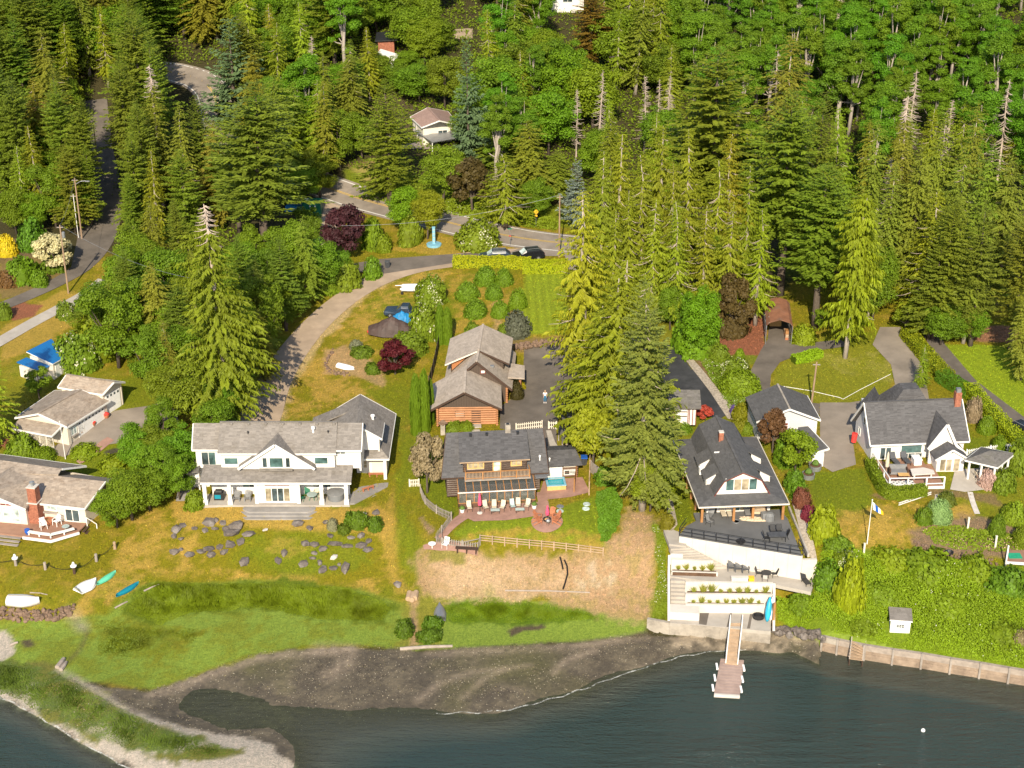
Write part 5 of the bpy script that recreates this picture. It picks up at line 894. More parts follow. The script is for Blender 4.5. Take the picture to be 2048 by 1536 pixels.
def hill_house():
    T =thing('hill_house','cream house with rose brown roof half hidden among hillside trees','house',P(868,268,15.2));h =lambda a,b: (500+a/3.84,b/3.84)
    w =gable(T,18.2,19.7,14.6,h(1230,897),h(1318,978),h(1365,825),h(1455,925),eBR=h(1602,957),eBL=h(1520,855),roof='roof_rose',wall='cream_paint',ov=.35)
    W =w['R'];door(T,w['L'],(1.0,2.0,15.2,17.3),'cedar_wood') if False else None
    window(T,w['F'],(1.2,2.4,16.2,17.5),2,1);window(T,W,(2.5,4.2,16.0,17.4),2,1);slabs(T,'porch_roof',[P(*h(1265,1005),16.9),P(*h(1390,955),17.6),P(*h(1600,985),17.6),P(*h(1635,1050),16.6),P(*h(1400,1090),16.4)],'grey_metal',.12)
    for p in ((1285,1015),(1400,1085),(1620,1050)): MB().bar(P(*h(*p),16.4)-(0,0,1.8),P(*h(*p),16.4),.12).build('post','white_paint',T)
hill_house()
def small_sheds():
    X =Fm((38.33,135.75,2.0),-8.1);T =thing('beach_shed','tiny white shed with grey sloping roof on the bank','shed',X(1,.8,0));W =X.wall(0,0,1.97,0);X.box(mb :=MB(),0,1.97,0,1.6,-.3,1.95);mb.build('wall','white_paint',T);slabs(T,'roof',X.poly([(-.15,-.2,2.0),(2.1,-.2,2.0),(2.15,1.85,2.2),(-.15,1.85,2.2)]),'shingle_grey',.1);trim(T,X.poly([(-.15,-.2,2.0),(2.1,-.2,2.0)]),h=.12);window(T,W,(.55,1.4,2.95,3.42),3,2,'window_glass',fw=.06)
    b =lambda a,b_: (1300+a/5.12,620+b_/5.12);T =thing('tudor_shed','small white building with brown posts and dark roof behind the tall fir','shed',P(*b(420,1160),8.6));A,B =P(*b(235,1160),8.6),P(*b(470,1162),8.6);W =WP(A,B);W.slab(mb :=MB(),[(0,8.4),(W.L,8.4),(W.L,10.9),(0,10.9)],2.2);mb.build('wall','white_siding',T)
    for s in (.02,W.L*.62,W.L*.68,W.L*.82,W.L-.1): W.box(mb :=MB(),s,s+.1,8.4,10.9,0,.06);mb.build('timber_post','red_trim',T)
    W.box(mb :=MB(),0,W.L*.6,9.5,9.6,0,.05);W.box(mb,0,W.L*.6,10.1,10.2,0,.05);mb.build('timber_rail','dark_brown',T);q =[W.pt(-.6,10.9,.5),W.pt(W.L+.5,10.9,.5),W.pt(W.L+.5,12.0,-2.2),W.pt(-.6,12.0,-2.2)];slabs(T,'roof',q,'shingle_old');slabs(T,'roof',[W.pt(-.6,12.004,-2.2),W.pt(W.L+.5,12.004,-2.2),W.pt(W.L+.5,10.6,-4.8),W.pt(-.6,10.6,-4.8)],'shingle_old')
    # woodshed roofs beside the asphalt yard
    c =lambda a,b_: (1040+a/4.8,760+b_/4.8);T =thing('woodshed','narrow old woodshed with weathered roof between yard and fir trees','shed',P(*c(440,420),6.0));
    for q,z in (([c(408,190),c(500,165),c(560,270),c(505,400),c(468,425)],8.0),([c(360,452),c(415,418),c(455,560),c(408,600)],8.2),([c(380,310),c(410,300),c(470,470),c(455,490)],7.9)): slabs(T,'roof',[P(*p,z) for p in q],'shingle_old',.1)
    for p in ((415,200),(470,420),(408,590),(455,555),(372,455)): MB().bar(P(*c(*p),7.9)-(0,0,2.1),P(*c(*p),7.9),.13).build('post','grey_wood',T)
    for p0,p1 in (((415,190),(515,160)),((455,560),(520,490)),((465,410),(500,395))): MB().bar(P(*c(*p0),7.95),P(*c(*p1),7.95),.1,.16).build('beam','pale_wood',T)
    MB().prism([P(*c(*p),6.2) for p in ((400,620),(470,600),(470,660),(400,660))],(0,0,.9)).build('wood_pile','pale_wood',T);MB().prism([P(*c(470,425),6.0),P(*c(560,270),6.0),P(*c(565,275),6.0),P(*c(475,430),6.0)],(0,0,1.9)).build('wall','board_dark',T)
    # far glimpses between the hillside trees
    h =lambda a,b_: (500+a/3.84,b_/3.84);T =thing('brick_cabin','small brick cabin with black roof high among the hillside trees','cabin',G(773,112));o =G(773,112);MB().box(o+(0,1.5,1.5),(3.0,3.0,3.2)).build('wall','brick_red',T);slabs(T,'roof',[o+(-2,-.5,3.0),o+(2.2,-.5,3.2),o+(2.2,3.4,3.9),o+(-2,3.4,3.7)],'black_metal',.2)
    T =thing('white_cabin','white wedge of a cabin roof below the brick cabin','cabin',G(772,135));o =G(772,135);slabs(T,'roof',[o+(-2.0,-1,2.6),o+(1.6,-1,1.6),o+(2.6,2,1.9),o+(-1,2,3.0)],'white_paint',.15);MB().box(o+(.2,.6,.8),(3.0,2.2,1.9)).build('wall','white_siding',T)
    T =thing('hilltop_house','white house glimpsed at the top edge behind bare branches','house',G(1135,22));o =G(1135,25);W =WP(o+(-3.2,0,0),o+(3.2,0,0));W.slab(mb :=MB(),[(0,o[2]-.5),(6.4,o[2]-.5),(6.4,o[2]+4.5),(3.2,o[2]+7),(0,o[2]+4.5)],6);mb.build('wall','white_siding',T);slabs(T,'roof',[o+(-3.8,-.4,4.2),o+(0,-.4,7.2),o+(0,6.4,7.2),o+(-3.8,6.4,4.2)],'shingle_grey');slabs(T,'roof',[o+(0,-.4,7.204),o+(3.8,-.4,4.2),o+(3.8,6.4,4.2),o+(0,6.4,7.204)],'shingle_grey');window(T,W,(2.2,4.2,o[2]+2,o[2]+3.6),2,1)
    # green container in the clearing
    o =G(625,432);T =thing('green_container','dark green metal container in the clearing beside the big fir','container',o);m =MB().box(o+(0,1,1.15),(2.9,2.2,2.3),-.05);m.build('body','green_paint',T)
    for x in (-1.3,-.6,.1,.8,1.3): MB().box(o+(x,-.14,1.15),(.1,.06,2.3),-.05).build('rib','green_paint',T)
    for x in (-.3,.5): MB().box(o+(x,-.17,1.7),(.22,.03,.22)).build('notice','white_paint',T)
    MB().box(o+(-1.3,.6,2.45),(1.2,1.4,.12)).build('lid','white_plastic',T);m =MB();o2 =G(588,425);m.prism([o2+(-1.5,0,.1),o2+(1.2,-.2,.1),o2+(1.4,1.6,.1),o2+(-1.2,1.7,.1)],(.1,.1,.9));solo('tarp_pile',m,'blue_tarp','blue tarpaulin heap left of the green container','tarp')
small_sheds()
def gazebo():
    F =FR;T =thing('gazebo','open white gazebo with grey hip roof beside the right house','gazebo',F(12.5,-4,-2.5));c =[(9.5,-4.35),(12.5,-6.4),(15.6,-3.4),(12.4,-1.5)];
    for i in range(4): a,b =c[i],c[(i+1) % 4];slabs(T,'roof',F.poly([(*a,0),(*b,0),(12.45,-3.95,.85)]),'shingle_old',.12)
    trim(T,F.poly([(*p,0) for p in c+[c[0]]]),h=.18)
    for x,y in ((10.1,-4.3),(12.4,-5.9),(14.9,-3.5),(12.4,-2.0),(11.2,-5.1),(13.7,-4.7)): F.box(mb :=MB(),x-.1,x+.1,y-.1,y+.1,-2.7,-.05);mb.build('post','white_paint',T)
    for (x0,y0),(x1,y1) in (((12.4,-5.9),(14.9,-3.5)),): [MB().bar(F(x0,y0,z),F(x1,y1,z),.07).build('rail','white_paint',T) for z in (-1.6,-2.3)]
gazebo()

# ------------------------------------------------------------------ concrete terraces, seawall, gangway and float below the gambrel house
FG =Fm((19.82,147.52,7.45),4.51)
k7 =lambda a,b: (1260+a/3.84,1020+b/3.84)
def terraces():
    T =thing('terraces','pale concrete retaining walls, planters and steps stepping down to the beach','terrace',P(1450,1200,1.8));pc ='pale_concrete'
    slabs(T,'deck_slab',FG.poly([(-2.2,-1.2,0),(9.8,-6.2,0),(10.1,1.5,0),(9.7,3.5,0),(.2,3.5,0),(.2,1.8,0),(-1.1,.75,0)]),'deck_grey',.3)
    W =WP(FG(-2.2,-1.25,0),FG(9.85,-6.25,0));n =9
    for i in range(n): s0,s1 =W.L*i/n,W.L*(i+1)/n;W.box(mb :=MB(),s0+.006,s1-.006,4.2,7.41,-.3,0.02);mb.build('wall_panel',pc,T)
    e =FG(9.85,-6.25,0);W2 =WP(e,P(1634,1121,6.9));W2.box(mb :=MB(),.01,W2.L,4.2,7.0,-.3,.02);mb.build('wall_panel',pc,T)
    R =WP(FG(9.9,-6.1,0),FG(10.2,4,0));R.box(mb :=MB(),.2,R.L,7.1,7.55,.55,.75);mb.build('kerb','concrete',T)
    slabs(T,'landing',[P(*p,6.7) for p in ((1327,1060),(1352,1058),(1374,1078),(1372,1092),(1338,1088))],'concrete',.5)
    for i in range(9):
        t =i/9;z =6.5-1.8*t;a =np.array((1338+26*t,1092+44*t));b =np.array((1372+80*t,1090+42*t));a2 =np.array((1338+26*(t+.13),1092+44*(t+.13)));b2 =np.array((1372+80*(t+.13),1090+42*(t+.13)));slabs(T,'step',[P(*a2,z),P(*b2,z),P(*b,z),P(*a,z)],'concrete',.6)
    slabs(T,'patio',[P(*p,4.6) for p in ((1338,1152),(1432,1164),(1546,1168),(1622,1184),(1634,1150),(1540,1128),(1440,1120),(1344,1140))],'concrete',.4)
    def wl(a,b,zt,zb,th=.28,name='wall',m=pc):
        A,B =P(*a,zt),P(*b,zt);w =WP(A,B);w.box(mb :=MB(),0,w.L,zb,zt,-th,0);mb.build(name,m,T);return w
    wl((1371,1164),(1546,1167),4.78,3.5);wl((1371,1188),(1546,1190),3.8,2.6);wl((1371,1209),(1532,1211),2.85,1.6)
    for a,b,z in (((1373,1184),(1544,1186),3.72),((1373,1205),(1530,1207),2.78)): A,B =P(*a,z),P(*b,z);w =WP(A,B);w.box(mb :=MB(),.1,w.L-.1,z-.3,z,-.2,.42);mb.build('soil_bed','soil',T)
    wl((1343,1119),(1427,1123),6.0,4.6);wl((1343,1143),(1436,1146),5.0,4.5,.2);A,B =P(1343,1139,5.0),P(1434,1142,5.0);w =WP(A,B);w.box(mb :=MB(),.1,w.L-.1,4.5,4.95,-.1,.5);mb.build('soil_bed','soil',T);wl((1341,1108),(1366,1109),6.3,5.0,.2)
    for i in range(9): z =4.45-.3*i;v =1152+i*8.0;slabs(T,'step',[P(1341,v+9,z),P(1370,v+10,z),P(1371,v,z),P(1342,v-1,z)],'concrete',.5)
    L =WP(P(1339.5,1240,2.0),P(1338.5,1100,6.4));w =WP(P(1340,1240,1.8),P(1340,1108,6.3));MB().prism([P(1340,1242,2.0),P(1340,1150,4.7),P(1341,1110,6.3),P(1341,1110,1.2),P(1340,1242,1.2)],(-.25,0,0)).build('side_wall',pc,T);Rr =MB().prism([P(1545,1262,1.9),P(1546,1190,3.8),P(1546,1167,4.78),P(1546,1167,1.0),P(1545,1262,.6)],(.25,0,0)).build('side_wall',pc,T)
    wl((1340,1224),(1399,1227),2.75,1.2,1.5,'block');slabs(T,'patio',[P(*p,1.85) for p in ((1340,1246),(1398,1250),(1541,1263),(1544,1218),(1398,1222),(1340,1225))],'concrete',.4)
    for q in (((1398,1226),(1418,1226),(1413,1250),(1398,1248)),((1460,1226),(1464,1226),(1457,1254),(1453,1254)),((1500,1228),(1505,1228),(1500,1257),(1494,1257))): slabs(T,'paving_strip',[P(*p,1.856) for p in q],'asphalt',.02)
    a,b,c =P(1294,1239,1.75),P(1340,1246,1.83),P(1542,1263,1.83);
    for p,q in ((a,b),(b,c)): w =WP(p,q);[(w.box(mb :=MB(),w.L*i/m+.005,w.L*(i+1)/m-.005,-.4,1.8,-.35,.0),mb.build('seawall_panel','aged_concrete',T)) for m in (max(1,int(w.L/2.2)),) for i in range(m)]
    # railing on the deck edge
    rl =MB();pts =[W.pt(W.L*i/10,7.45,-.15) for i in range(11)]
    for i,p in enumerate(pts): rl.bar(p,p+(0,0,1.05),.07);q =p-W.n*.0;rl.bar(p+(0,0,.9),p-W.n*.35,.035)
    for h in (1.05,.55,.12): rl.bar(pts[0]+(0,0,h),pts[-1]+(0,0,h),.05)
    for h in (1.05,.55): rl.bar(pts[-1]+(0,0,h),FG(9.8,-4.5,h),.05);rl.bar(pts[0]+(0,0,h),FG(-1.1,.7,h),.05)
    rl.bar(FG(9.8,-4.5,0),FG(9.8,-4.5,1.05),.06);r =rl.build('railing','black_metal',T)
    # dock
    D =thing('gangway','sloping white-railed gangway from the patio down to the float','gangway',P(1462,1290,1.0));tl,tr,bl,br =P(*k7(768,868),1.95),P(*k7(862,868),1.95),P(*k7(735,1175),.55),P(*k7(826,1185),.55);slabs(D,'walkway',[bl,br,tr,tl],'pale_wood',.12)
    for a,b in ((tl,bl),(tr,br)):
        rb =MB();rb.bar(a+(0,0,.05),b+(0,0,.05),.12,.2);rb.bar(a+(0,0,1.0),b+(0,0,1.0),.07);rb.bar(a+(0,0,.5),b+(0,0,.5),.05);[rb.bar(a+(b-a)*t,a+(b-a)*t+(0,0,1.0),.06) for t in np.linspace(0,1,6)];rb.build('handrail','white_paint',D)
    for t in np.linspace(.08,.95,9): c0,c1 =tl+(bl-tl)*t,tr+(br-tr)*t;MB().bar(c0+(0,0,.03),c1+(0,0,.03),.06,.03).build('cleat','pale_wood',D)
    S =thing('float_dock','small floating dock with reddish deck and white edge floats','dock',P(1458,1355,.1));q =[P(*k7(645,1412),.42),P(*k7(842,1424),.42),P(*k7(876,1152),.42),P(*k7(696,1140),.42)]
    for i in range(12): t0,t1 =i/12+.004,(i+1)/12-.004;f =lambda t,a,b: q[a]+(q[b]-q[a])*t;slabs(S,'plank',[f(t0,0,3),f(t0,1,2),f(t1,1,2),f(t1,0,3)],'dock_deck',.1)
    slabs(S,'hull',[p-(0,0,.1) for p in q],'grey_wood',.42);MB().bar(q[0]+(0,-.12,-.05),q[1]+(0,-.12,-.05),.22,.28).build('bumper','pale_concrete',S)
    for a,b in ((0,3),(1,2)):
        for t in (.12,.4,.72): p =q[a]+(q[b]-q[a])*t;MB().box(p+((-.14 if a ==0 else .14),.4,-.08),(.2,.9,.22)).build('fender','white_plastic',S)
terraces()
def bulkhead():
    T =thing('bulkhead','weathered timber bulkhead with concrete cap along the water','wall',P(1850,1315,0));px =[(1645,1273),(1676,1280),(1731,1291),(1787,1300),(1845,1308),(1903,1318),(1962,1327),(2020,1337),(2085,1347),(2160,1360),(2300,1384)]
    pts =[P(*p,1.75) for p in px]
    for a,b in zip(pts[:-1],pts[1:]):
        W =WP(a,b)
        for j,(z0,z1,m) in enumerate(((-.5,.28,'bulkhead_wood'),(.3,.72,'bulkhead_wood'),(.74,1.1,'bulkhead_wood'))): W.box(mb :=MB(),.01,W.L-.01,z0,z1,-.2,.0+.02*(j % 2));mb.build('plank',m,T)
        W.box(mb :=MB(),.02,W.L-.02,1.12,1.75,-.35,.05);mb.build('cap','aged_concrete' if a[0]<32 else 'driftwood',T);W.box(mb :=MB(),-.1,.1,-.6,1.9,.0,.2);mb.build('post','grey_wood',T)
    S =thing('beach_steps','grey wooden steps hung on the timber bulkhead','steps',P(1712,1315,0));a,b,c,d =P(1704,1273,2.6),P(1728,1290,2.1),P(1699,1318,.75),P(1725,1321,.75)
    for p,q in ((a,c),(b,d)): MB().bar(p,q,.1,.22).build('stringer','grey_wood',S);MB().bar(q-(0,0,1.3),q+(0,0,.1),.1).build('leg','dark_brown',S)
    for t in np.linspace(.22,.96,6): MB().bar(a+(c-a)*t,b+(d-b)*t,.3,.06).build('tread','pale_wood',S)
bulkhead()

# ------------------------------------------------------------------ fences
def fence(name,label,px,m,gap=.26,h=1.0,w=.09,post=2.2,rails=(.3,.8),pick=True,group=None):
    p =smooth_line(GL(px),1);L =np.r_[0,np.cumsum([np.linalg.norm((b-a)[:2]) for a,b in zip(p[:-1],p[1:])])];pa =np.array(p);at =lambda s: np.array([np.interp(s,L,pa[:,i]) for i in range(3)]);T =thing(name,label,'fence',at(L[-1]/2),group)
    n =max(1,int(L[-1]/post))
    for i in range(n+1): q =at(L[-1]*i/n);MB().box(q+(0,0,h/2),(.12,.12,h+.15)).build('post',m,T)
    for i in range(n):
        a,b =at(L[-1]*i/n),at(L[-1]*(i+1)/n)
        for z in rails: MB().bar(a+(0,.03,z),b+(0,.03,z),.04,.09).build('rail',m,T)
    if pick:
        k =int(L[-1]/gap)
        for i in range(k):
            s =(i+.5)*gap;q,q2 =at(s),at(min(L[-1],s+.05));g =math.atan2(q2[1]-q[1],q2[0]-q[0]);MB().box(q+(0,-.03,h/2),(w,.03,h*RNG_F.uniform(.96,1.04)),g).build('picket' if w <.15 else 'board',m,T)
RNG_F =np.random.default_rng(5)
fence('picket_fence','grey picket fence curving along the left of the cottage lawn',[(841,985),(846,1003),(862,1020),(886,1034),(903,1040)],'grey_wood');fence('picket_fence','grey picket fence zigzagging down to the lookout bench',[(903,1042),(890,1060),(871,1082),(874,1090),(915,1096),(955,1103),(960,1090)],'grey_wood')
fence('rail_fence','pale split-rail fence across the top of the dry slope',[(960,1086),(1040,1094),(1120,1101),(1206,1112)],'pale_wood',pick=False,rails=(.35,.65,.95),post=1.3);fence('picket_fence','white picket fence behind the log cottage roof',[(1032,862),(1060,858),(1084,856)],'cream_paint',.24);fence('picket_fence','short cream picket fence by the woodshed path',[(1097,858),(1113,858)],'cream_paint',.24)
fence('board_fence','dark board fence beside the log garage',[(878,690),(872,722),(864,756),(858,775)],'board_dark',.32,1.6,.3);fence('board_fence','cedar screen right of the hot tub',[(1148,985),(1152,955)],'cedar_wood',.22,1.7,.2);fence('board_fence','grey board fence above the ivy bank',[(1182,945),(1210,968)],'grey_wood',.32,1.5,.3);fence('picket_fence','white picket fence behind the gazebo',[(1932,915),(1990,905),(2030,902)],'white_paint',.22,1.0,.1)
fence('board_fence','weathered board fence at the far side of the hot tub yard',[(1178,990),(1180,925)],'pale_wood',.3,1.7,.28);fence('trellis_fence','little white gate left of the lilac',[(819,973),(838,972)],'cream_paint',.2,.9)
# ------------------------------------------------------------------ poles, wires, signs
def pole(u,vb,vt,label,arm=False,can=False,r=.13,dx=0,m='pole_wood'):
    p =G(u,vb);h =CAMZ+ray(u,vt)[2]/ray(u,vt)[1]*p[1]-p[2];T =thing('utility_pole',label,'pole',p,'wooden utility poles');top =p+(dx,0,h);MB().tube([p-(0,0,.3),top],[r,r*.75],8).build('shaft',m,T)
    if can: MB().lathe(top+(.35,0,-1.9),[(.22,0),(.24,.1),(.24,.8),(.1,.9)],10).build('transformer','grey_metal',T)
    if arm: MB().tube([top+(0,0,-1.0),top+(.9,0,-.5),top+(1.7,0,-.45)],[.05,.04,.03],6).build('lamp_arm','grey_metal',T);MB().box(top+(1.9,0,-.5),(.6,.25,.14)).build('lamp_head','grey_metal',T)
    if h >5: MB().box(top+(0,0,-.35),(.9,.1,.1)).build('crossarm','grey_wood',T)
    return top
w1 =pole(137,587,450,'leaning utility pole with transformer beside the concrete walk',can=True);w2 =pole(164,478,356,'utility pole with street lamp beside the left road',arm=True);w3 =pole(1118,514,390,'tall utility pole at the highway junction');w4 =pole(1623,806,724,'pale pole on the edge of the oval lawn',dx=.2);w5 =pole(462,200,146,'utility pole beside the upper highway',can=True);w6 =pole(687,548,503,'short old pole stub with white base in the shrubs',r=.16);w7 =pole(196,330,243,'dark pole in the shade of the left road');w8 =pole(157,476,388,'white conduit mast beside the street lamp pole',r=.06,m='white_paint')
def wire(a,b,sag,label):
    mb =MB();mb.tube([a+(b-a)*t-(0,0,sag*4*t*(1-t)) for t in np.linspace(0,1,14)],.02,4);solo('wire',mb,'grey_metal',label,'wire','overhead wires')
wire(w3,w6+(0,0,4),1.2,'overhead wire from the junction pole towards the purple plum');wire(w1,w2,.8,'overhead wire between the two poles on the left');wire(w2,w7,.8,'overhead wire along the shaded left road');wire(w1,P(400,560,20),1.2,'overhead wire from the leaning pole into the trees')
def signs():
    p =G(868,490);T =thing('blue_column','light blue painted column standing on a round blue base','monument',p);MB().lathe(p,[(1.15,-.1),(1.15,.22),(1.0,.25)],18).build('base','light_blue_paint',T);MB().box(p+(0,0,1.5),(.42,.42,2.6)).build('shaft','light_blue_paint',T);MB().box(p+(0,0,2.86),(.5,.5,.12)).build('cap','light_blue_paint',T)
    for z in (.7,1.3,1.9,2.5): MB().box(p+(0,-.225,z),(.3,.02,.16)).build('panel','glass_top',T)
    p =G(1072,452);T =thing('road_sign','yellow diamond warning sign beside the highway','sign',p);MB().tube([p,p+(0,0,2.6)],.04,6).build('post','grey_metal',T);MB().prism([p+(0,-.06,2.75),p+(.42,-.06,2.33),p+(0,-.06,1.91),p+(-.42,-.06,2.33)],(0,.03,0)).build('board','yellow_sign',T);MB().box(p+(0,-.06,1.7),(.4,.03,.3)).build('plate','yellow_sign',T);MB().bar(p+(0,-.08,2.15),p+(.0,-.08,2.5),.06,.02).build('arrow','black_metal',T)
    p =G(1020,492);T =thing('street_sign','slim green street name post on the grass island','sign',p);MB().tube([p,p+(0,0,2.7)],.04,6).build('post','grey_metal',T);MB().box(p+(0,0,2.75),(.7,.03,.18)).build('name_plate','green_paint',T);MB().lathe(p+(0,0,1.6),[(.2,0),(.2,.05),(.02,.06)],8).build('stop_plate','flower_red',T)
    p =G(1734,1088);T =thing('flagpole','white flagpole with a limp white, blue and yellow flag','flagpole',p);MB().tube([p,p+(.05,0,5.3)],[.06,.035],8).build('pole','white_paint',T);MB().lathe(p+(.05,0,5.3),[(.07,0),(.07,.1),(.01,.13)],8).build('finial','white_paint',T)
    for i,m in enumerate(('white_paint','blue_paint','white_paint','yellow_sign')):
        a,b =.34*i,.34*(i+1);f =lambda t: p+(.08+1.25*t,.06*math.sin(t*9),5.15-1.25*t);n =np.array((.16,0,-1.0));q0,q1 =f(a/1.36),f(b/1.36);MB().prism([q0,q1,q1+n*(1-.55*b/1.36),q0+n*(1-.55*a/1.36)],(0,.02,0)).build('flag_stripe',m,T)
    p =G(131,918);T =thing('flagpole','bare white flagpole beside the bungalow steps','flagpole',p);MB().tube([p,p+(-.1,0,5.0)],[.06,.035],8).build('pole','white_paint',T);MB().lathe(p+(-.1,0,5.0),[(.07,0),(.06,.1),(.01,.13)],8).build('finial','white_paint',T)
    for i,(u,v,t) in enumerate(((32,1131,1),(91,1139,0),(149,1147,1),(193,1122,0),(230,1098,0))):
        p =G(u,v);T =thing('mooring_post',('stubby post with white ball top','plain pale stubby post')[1-t]+(' left of the plain ones',' between the two ball-topped ones',' nearest the water',' right of the ball-topped ones',' at the right end of the rope')[i],'post',p,'roped posts on the bungalow lawn');MB().lathe(p,[(.17,-.2),(.16,.85),(.13,.9)],8).build('stem',('grey_wood','driftwood','dark_brown','grey_wood','pale_wood')[i],T)
        if t: MB().lathe(p+(0,0,.9),[(.34,0),(.34,.1),(.16,.14),(.16,.3),(.1,.5),(.02,.55)],10).build('cap','white_plastic',T)
    q =[G(-60,1128)]+[G(*c) for c in ((32,1131),(91,1139),(149,1147),(193,1122),(230,1098))];mb =MB()
    for a,b in zip(q[:-1],q[1:]): mb.tube([a+(b-a)*t+(0,0,.75-.45*4*t*(1-t)) for t in np.linspace(0,1,8)],.03,5)
    solo('rope',mb,'hose_black','dark rope sagging between the stubby lawn posts','rope')
    mb =MB();mb.tube([G(*c)+(0,0,.05) for c in ((1558,772),(1620,782),(1680,796),(1686,799),(1720,780),(1781,749))],.03,5);solo('lawn_rope',mb,'white_plastic','white line pegged across the oval lawn','rope')
    for i,pts in enumerate((((1129,1122),(1134,1134),(1135,1150),(1130,1168),(1126,1180)),((1120,1116),(1123,1126),(1126,1140)))): mb =MB();mb.tube([G(*c)+(0,0,.12) for c in pts],.09,7);solo('drain_pipe',mb,'hose_black',('long curved black pipe down the dry slope','short black pipe at the top of the dry slope')[i],'pipe')
signs()

# ------------------------------------------------------------------ boats, vehicles
def hull(name,label,u,v,L,Wd,Hh,ang,m,flip=True,keel='white_plastic',nose=.5,cat='boat',stern=.8):
    """small open or upturned boat: stations along its length"""
    p =G(u,v);T =thing(name,label,cat,p);n =9;ca,sa =math.cos(ang),math.sin(ang);vs,st =[],[]
    for i in range(n+1):
        t =i/n;w =Wd/2*min(1,(stern if stern else 0)+t*2.2*(1-stern)+.0)*(1-max(0,(t-nose)/(1-nose))**2.2) if stern else Wd/2*math.sin(math.pi*min(.999,max(.001,t)))**.8
        w =max(w,.02);x =(t-.5)*L;pr =[(-w,0),(-w*.95,Hh*.45),(-w*.6,Hh*.85),(0,Hh),(w*.6,Hh*.85),(w*.95,Hh*.45),(w,0)]
        for y,z in pr: vs.append((p[0]+x*ca-y*sa,p[1]+x*sa+y*ca,p[2]+.06+z))
    fs =[[i*7+j,i*7+j+1,(i+1)*7+j+1,(i+1)*7+j] for i in range(n) for j in range(6)]+[[j for j in range(7)],[n*7+j for j in range(7)][::-1],]
    fs += [[i*7,(i+1)*7,(i+1)*7+6,i*7+6] for i in range(n)];mb =MB().add(vs,fs);mb.build('hull',m,T,True);kb =MB();kb.bar(p+(-L*.46*ca,-L*.46*sa,Hh+.07),p+(L*.44*ca,L*.44*sa,Hh+.05),.06,.05);kb.build('keel',keel,T)
    gb =MB();[gb.bar(vs[i*7+j],vs[(i+1)*7+j],.05,.06) for i in range(n) for j in (0,6)];gb.build('gunwale',keel,T)
hull('rowboat','upturned white rowboat on the rock wall lawn',48,1206,3.4,1.8,.8,-.08,'white_paint',keel='grey_wood',nose=.4);hull('rowboat','white dinghy lying tilted on the grass left of the kayaks',174,1174,2.6,1.8,.5,.95,'white_plastic',nose=.35,stern=.75);hull('kayak','mint green kayak on the golden grass',213,1158,2.9,.75,.3,1.05,'mint_paint',keel='mint_paint',stern=0,cat='kayak');hull('kayak','dark teal kayak beside the tall marsh grass',255,1181,3.2,.75,.3,.95,'teal_paint',keel='teal_paint',stern=0,cat='kayak');hull('rowboat','grey upturned rowboat at the edge of the right marsh',880,1227,3.0,1.25,.45,1.65,'grey_metal',keel='grey_metal',nose=.4);hull('rowboat','small white dinghy on the rock-edged bed',692,736,2.6,1.2,.4,-.5,'white_plastic',nose=.4)
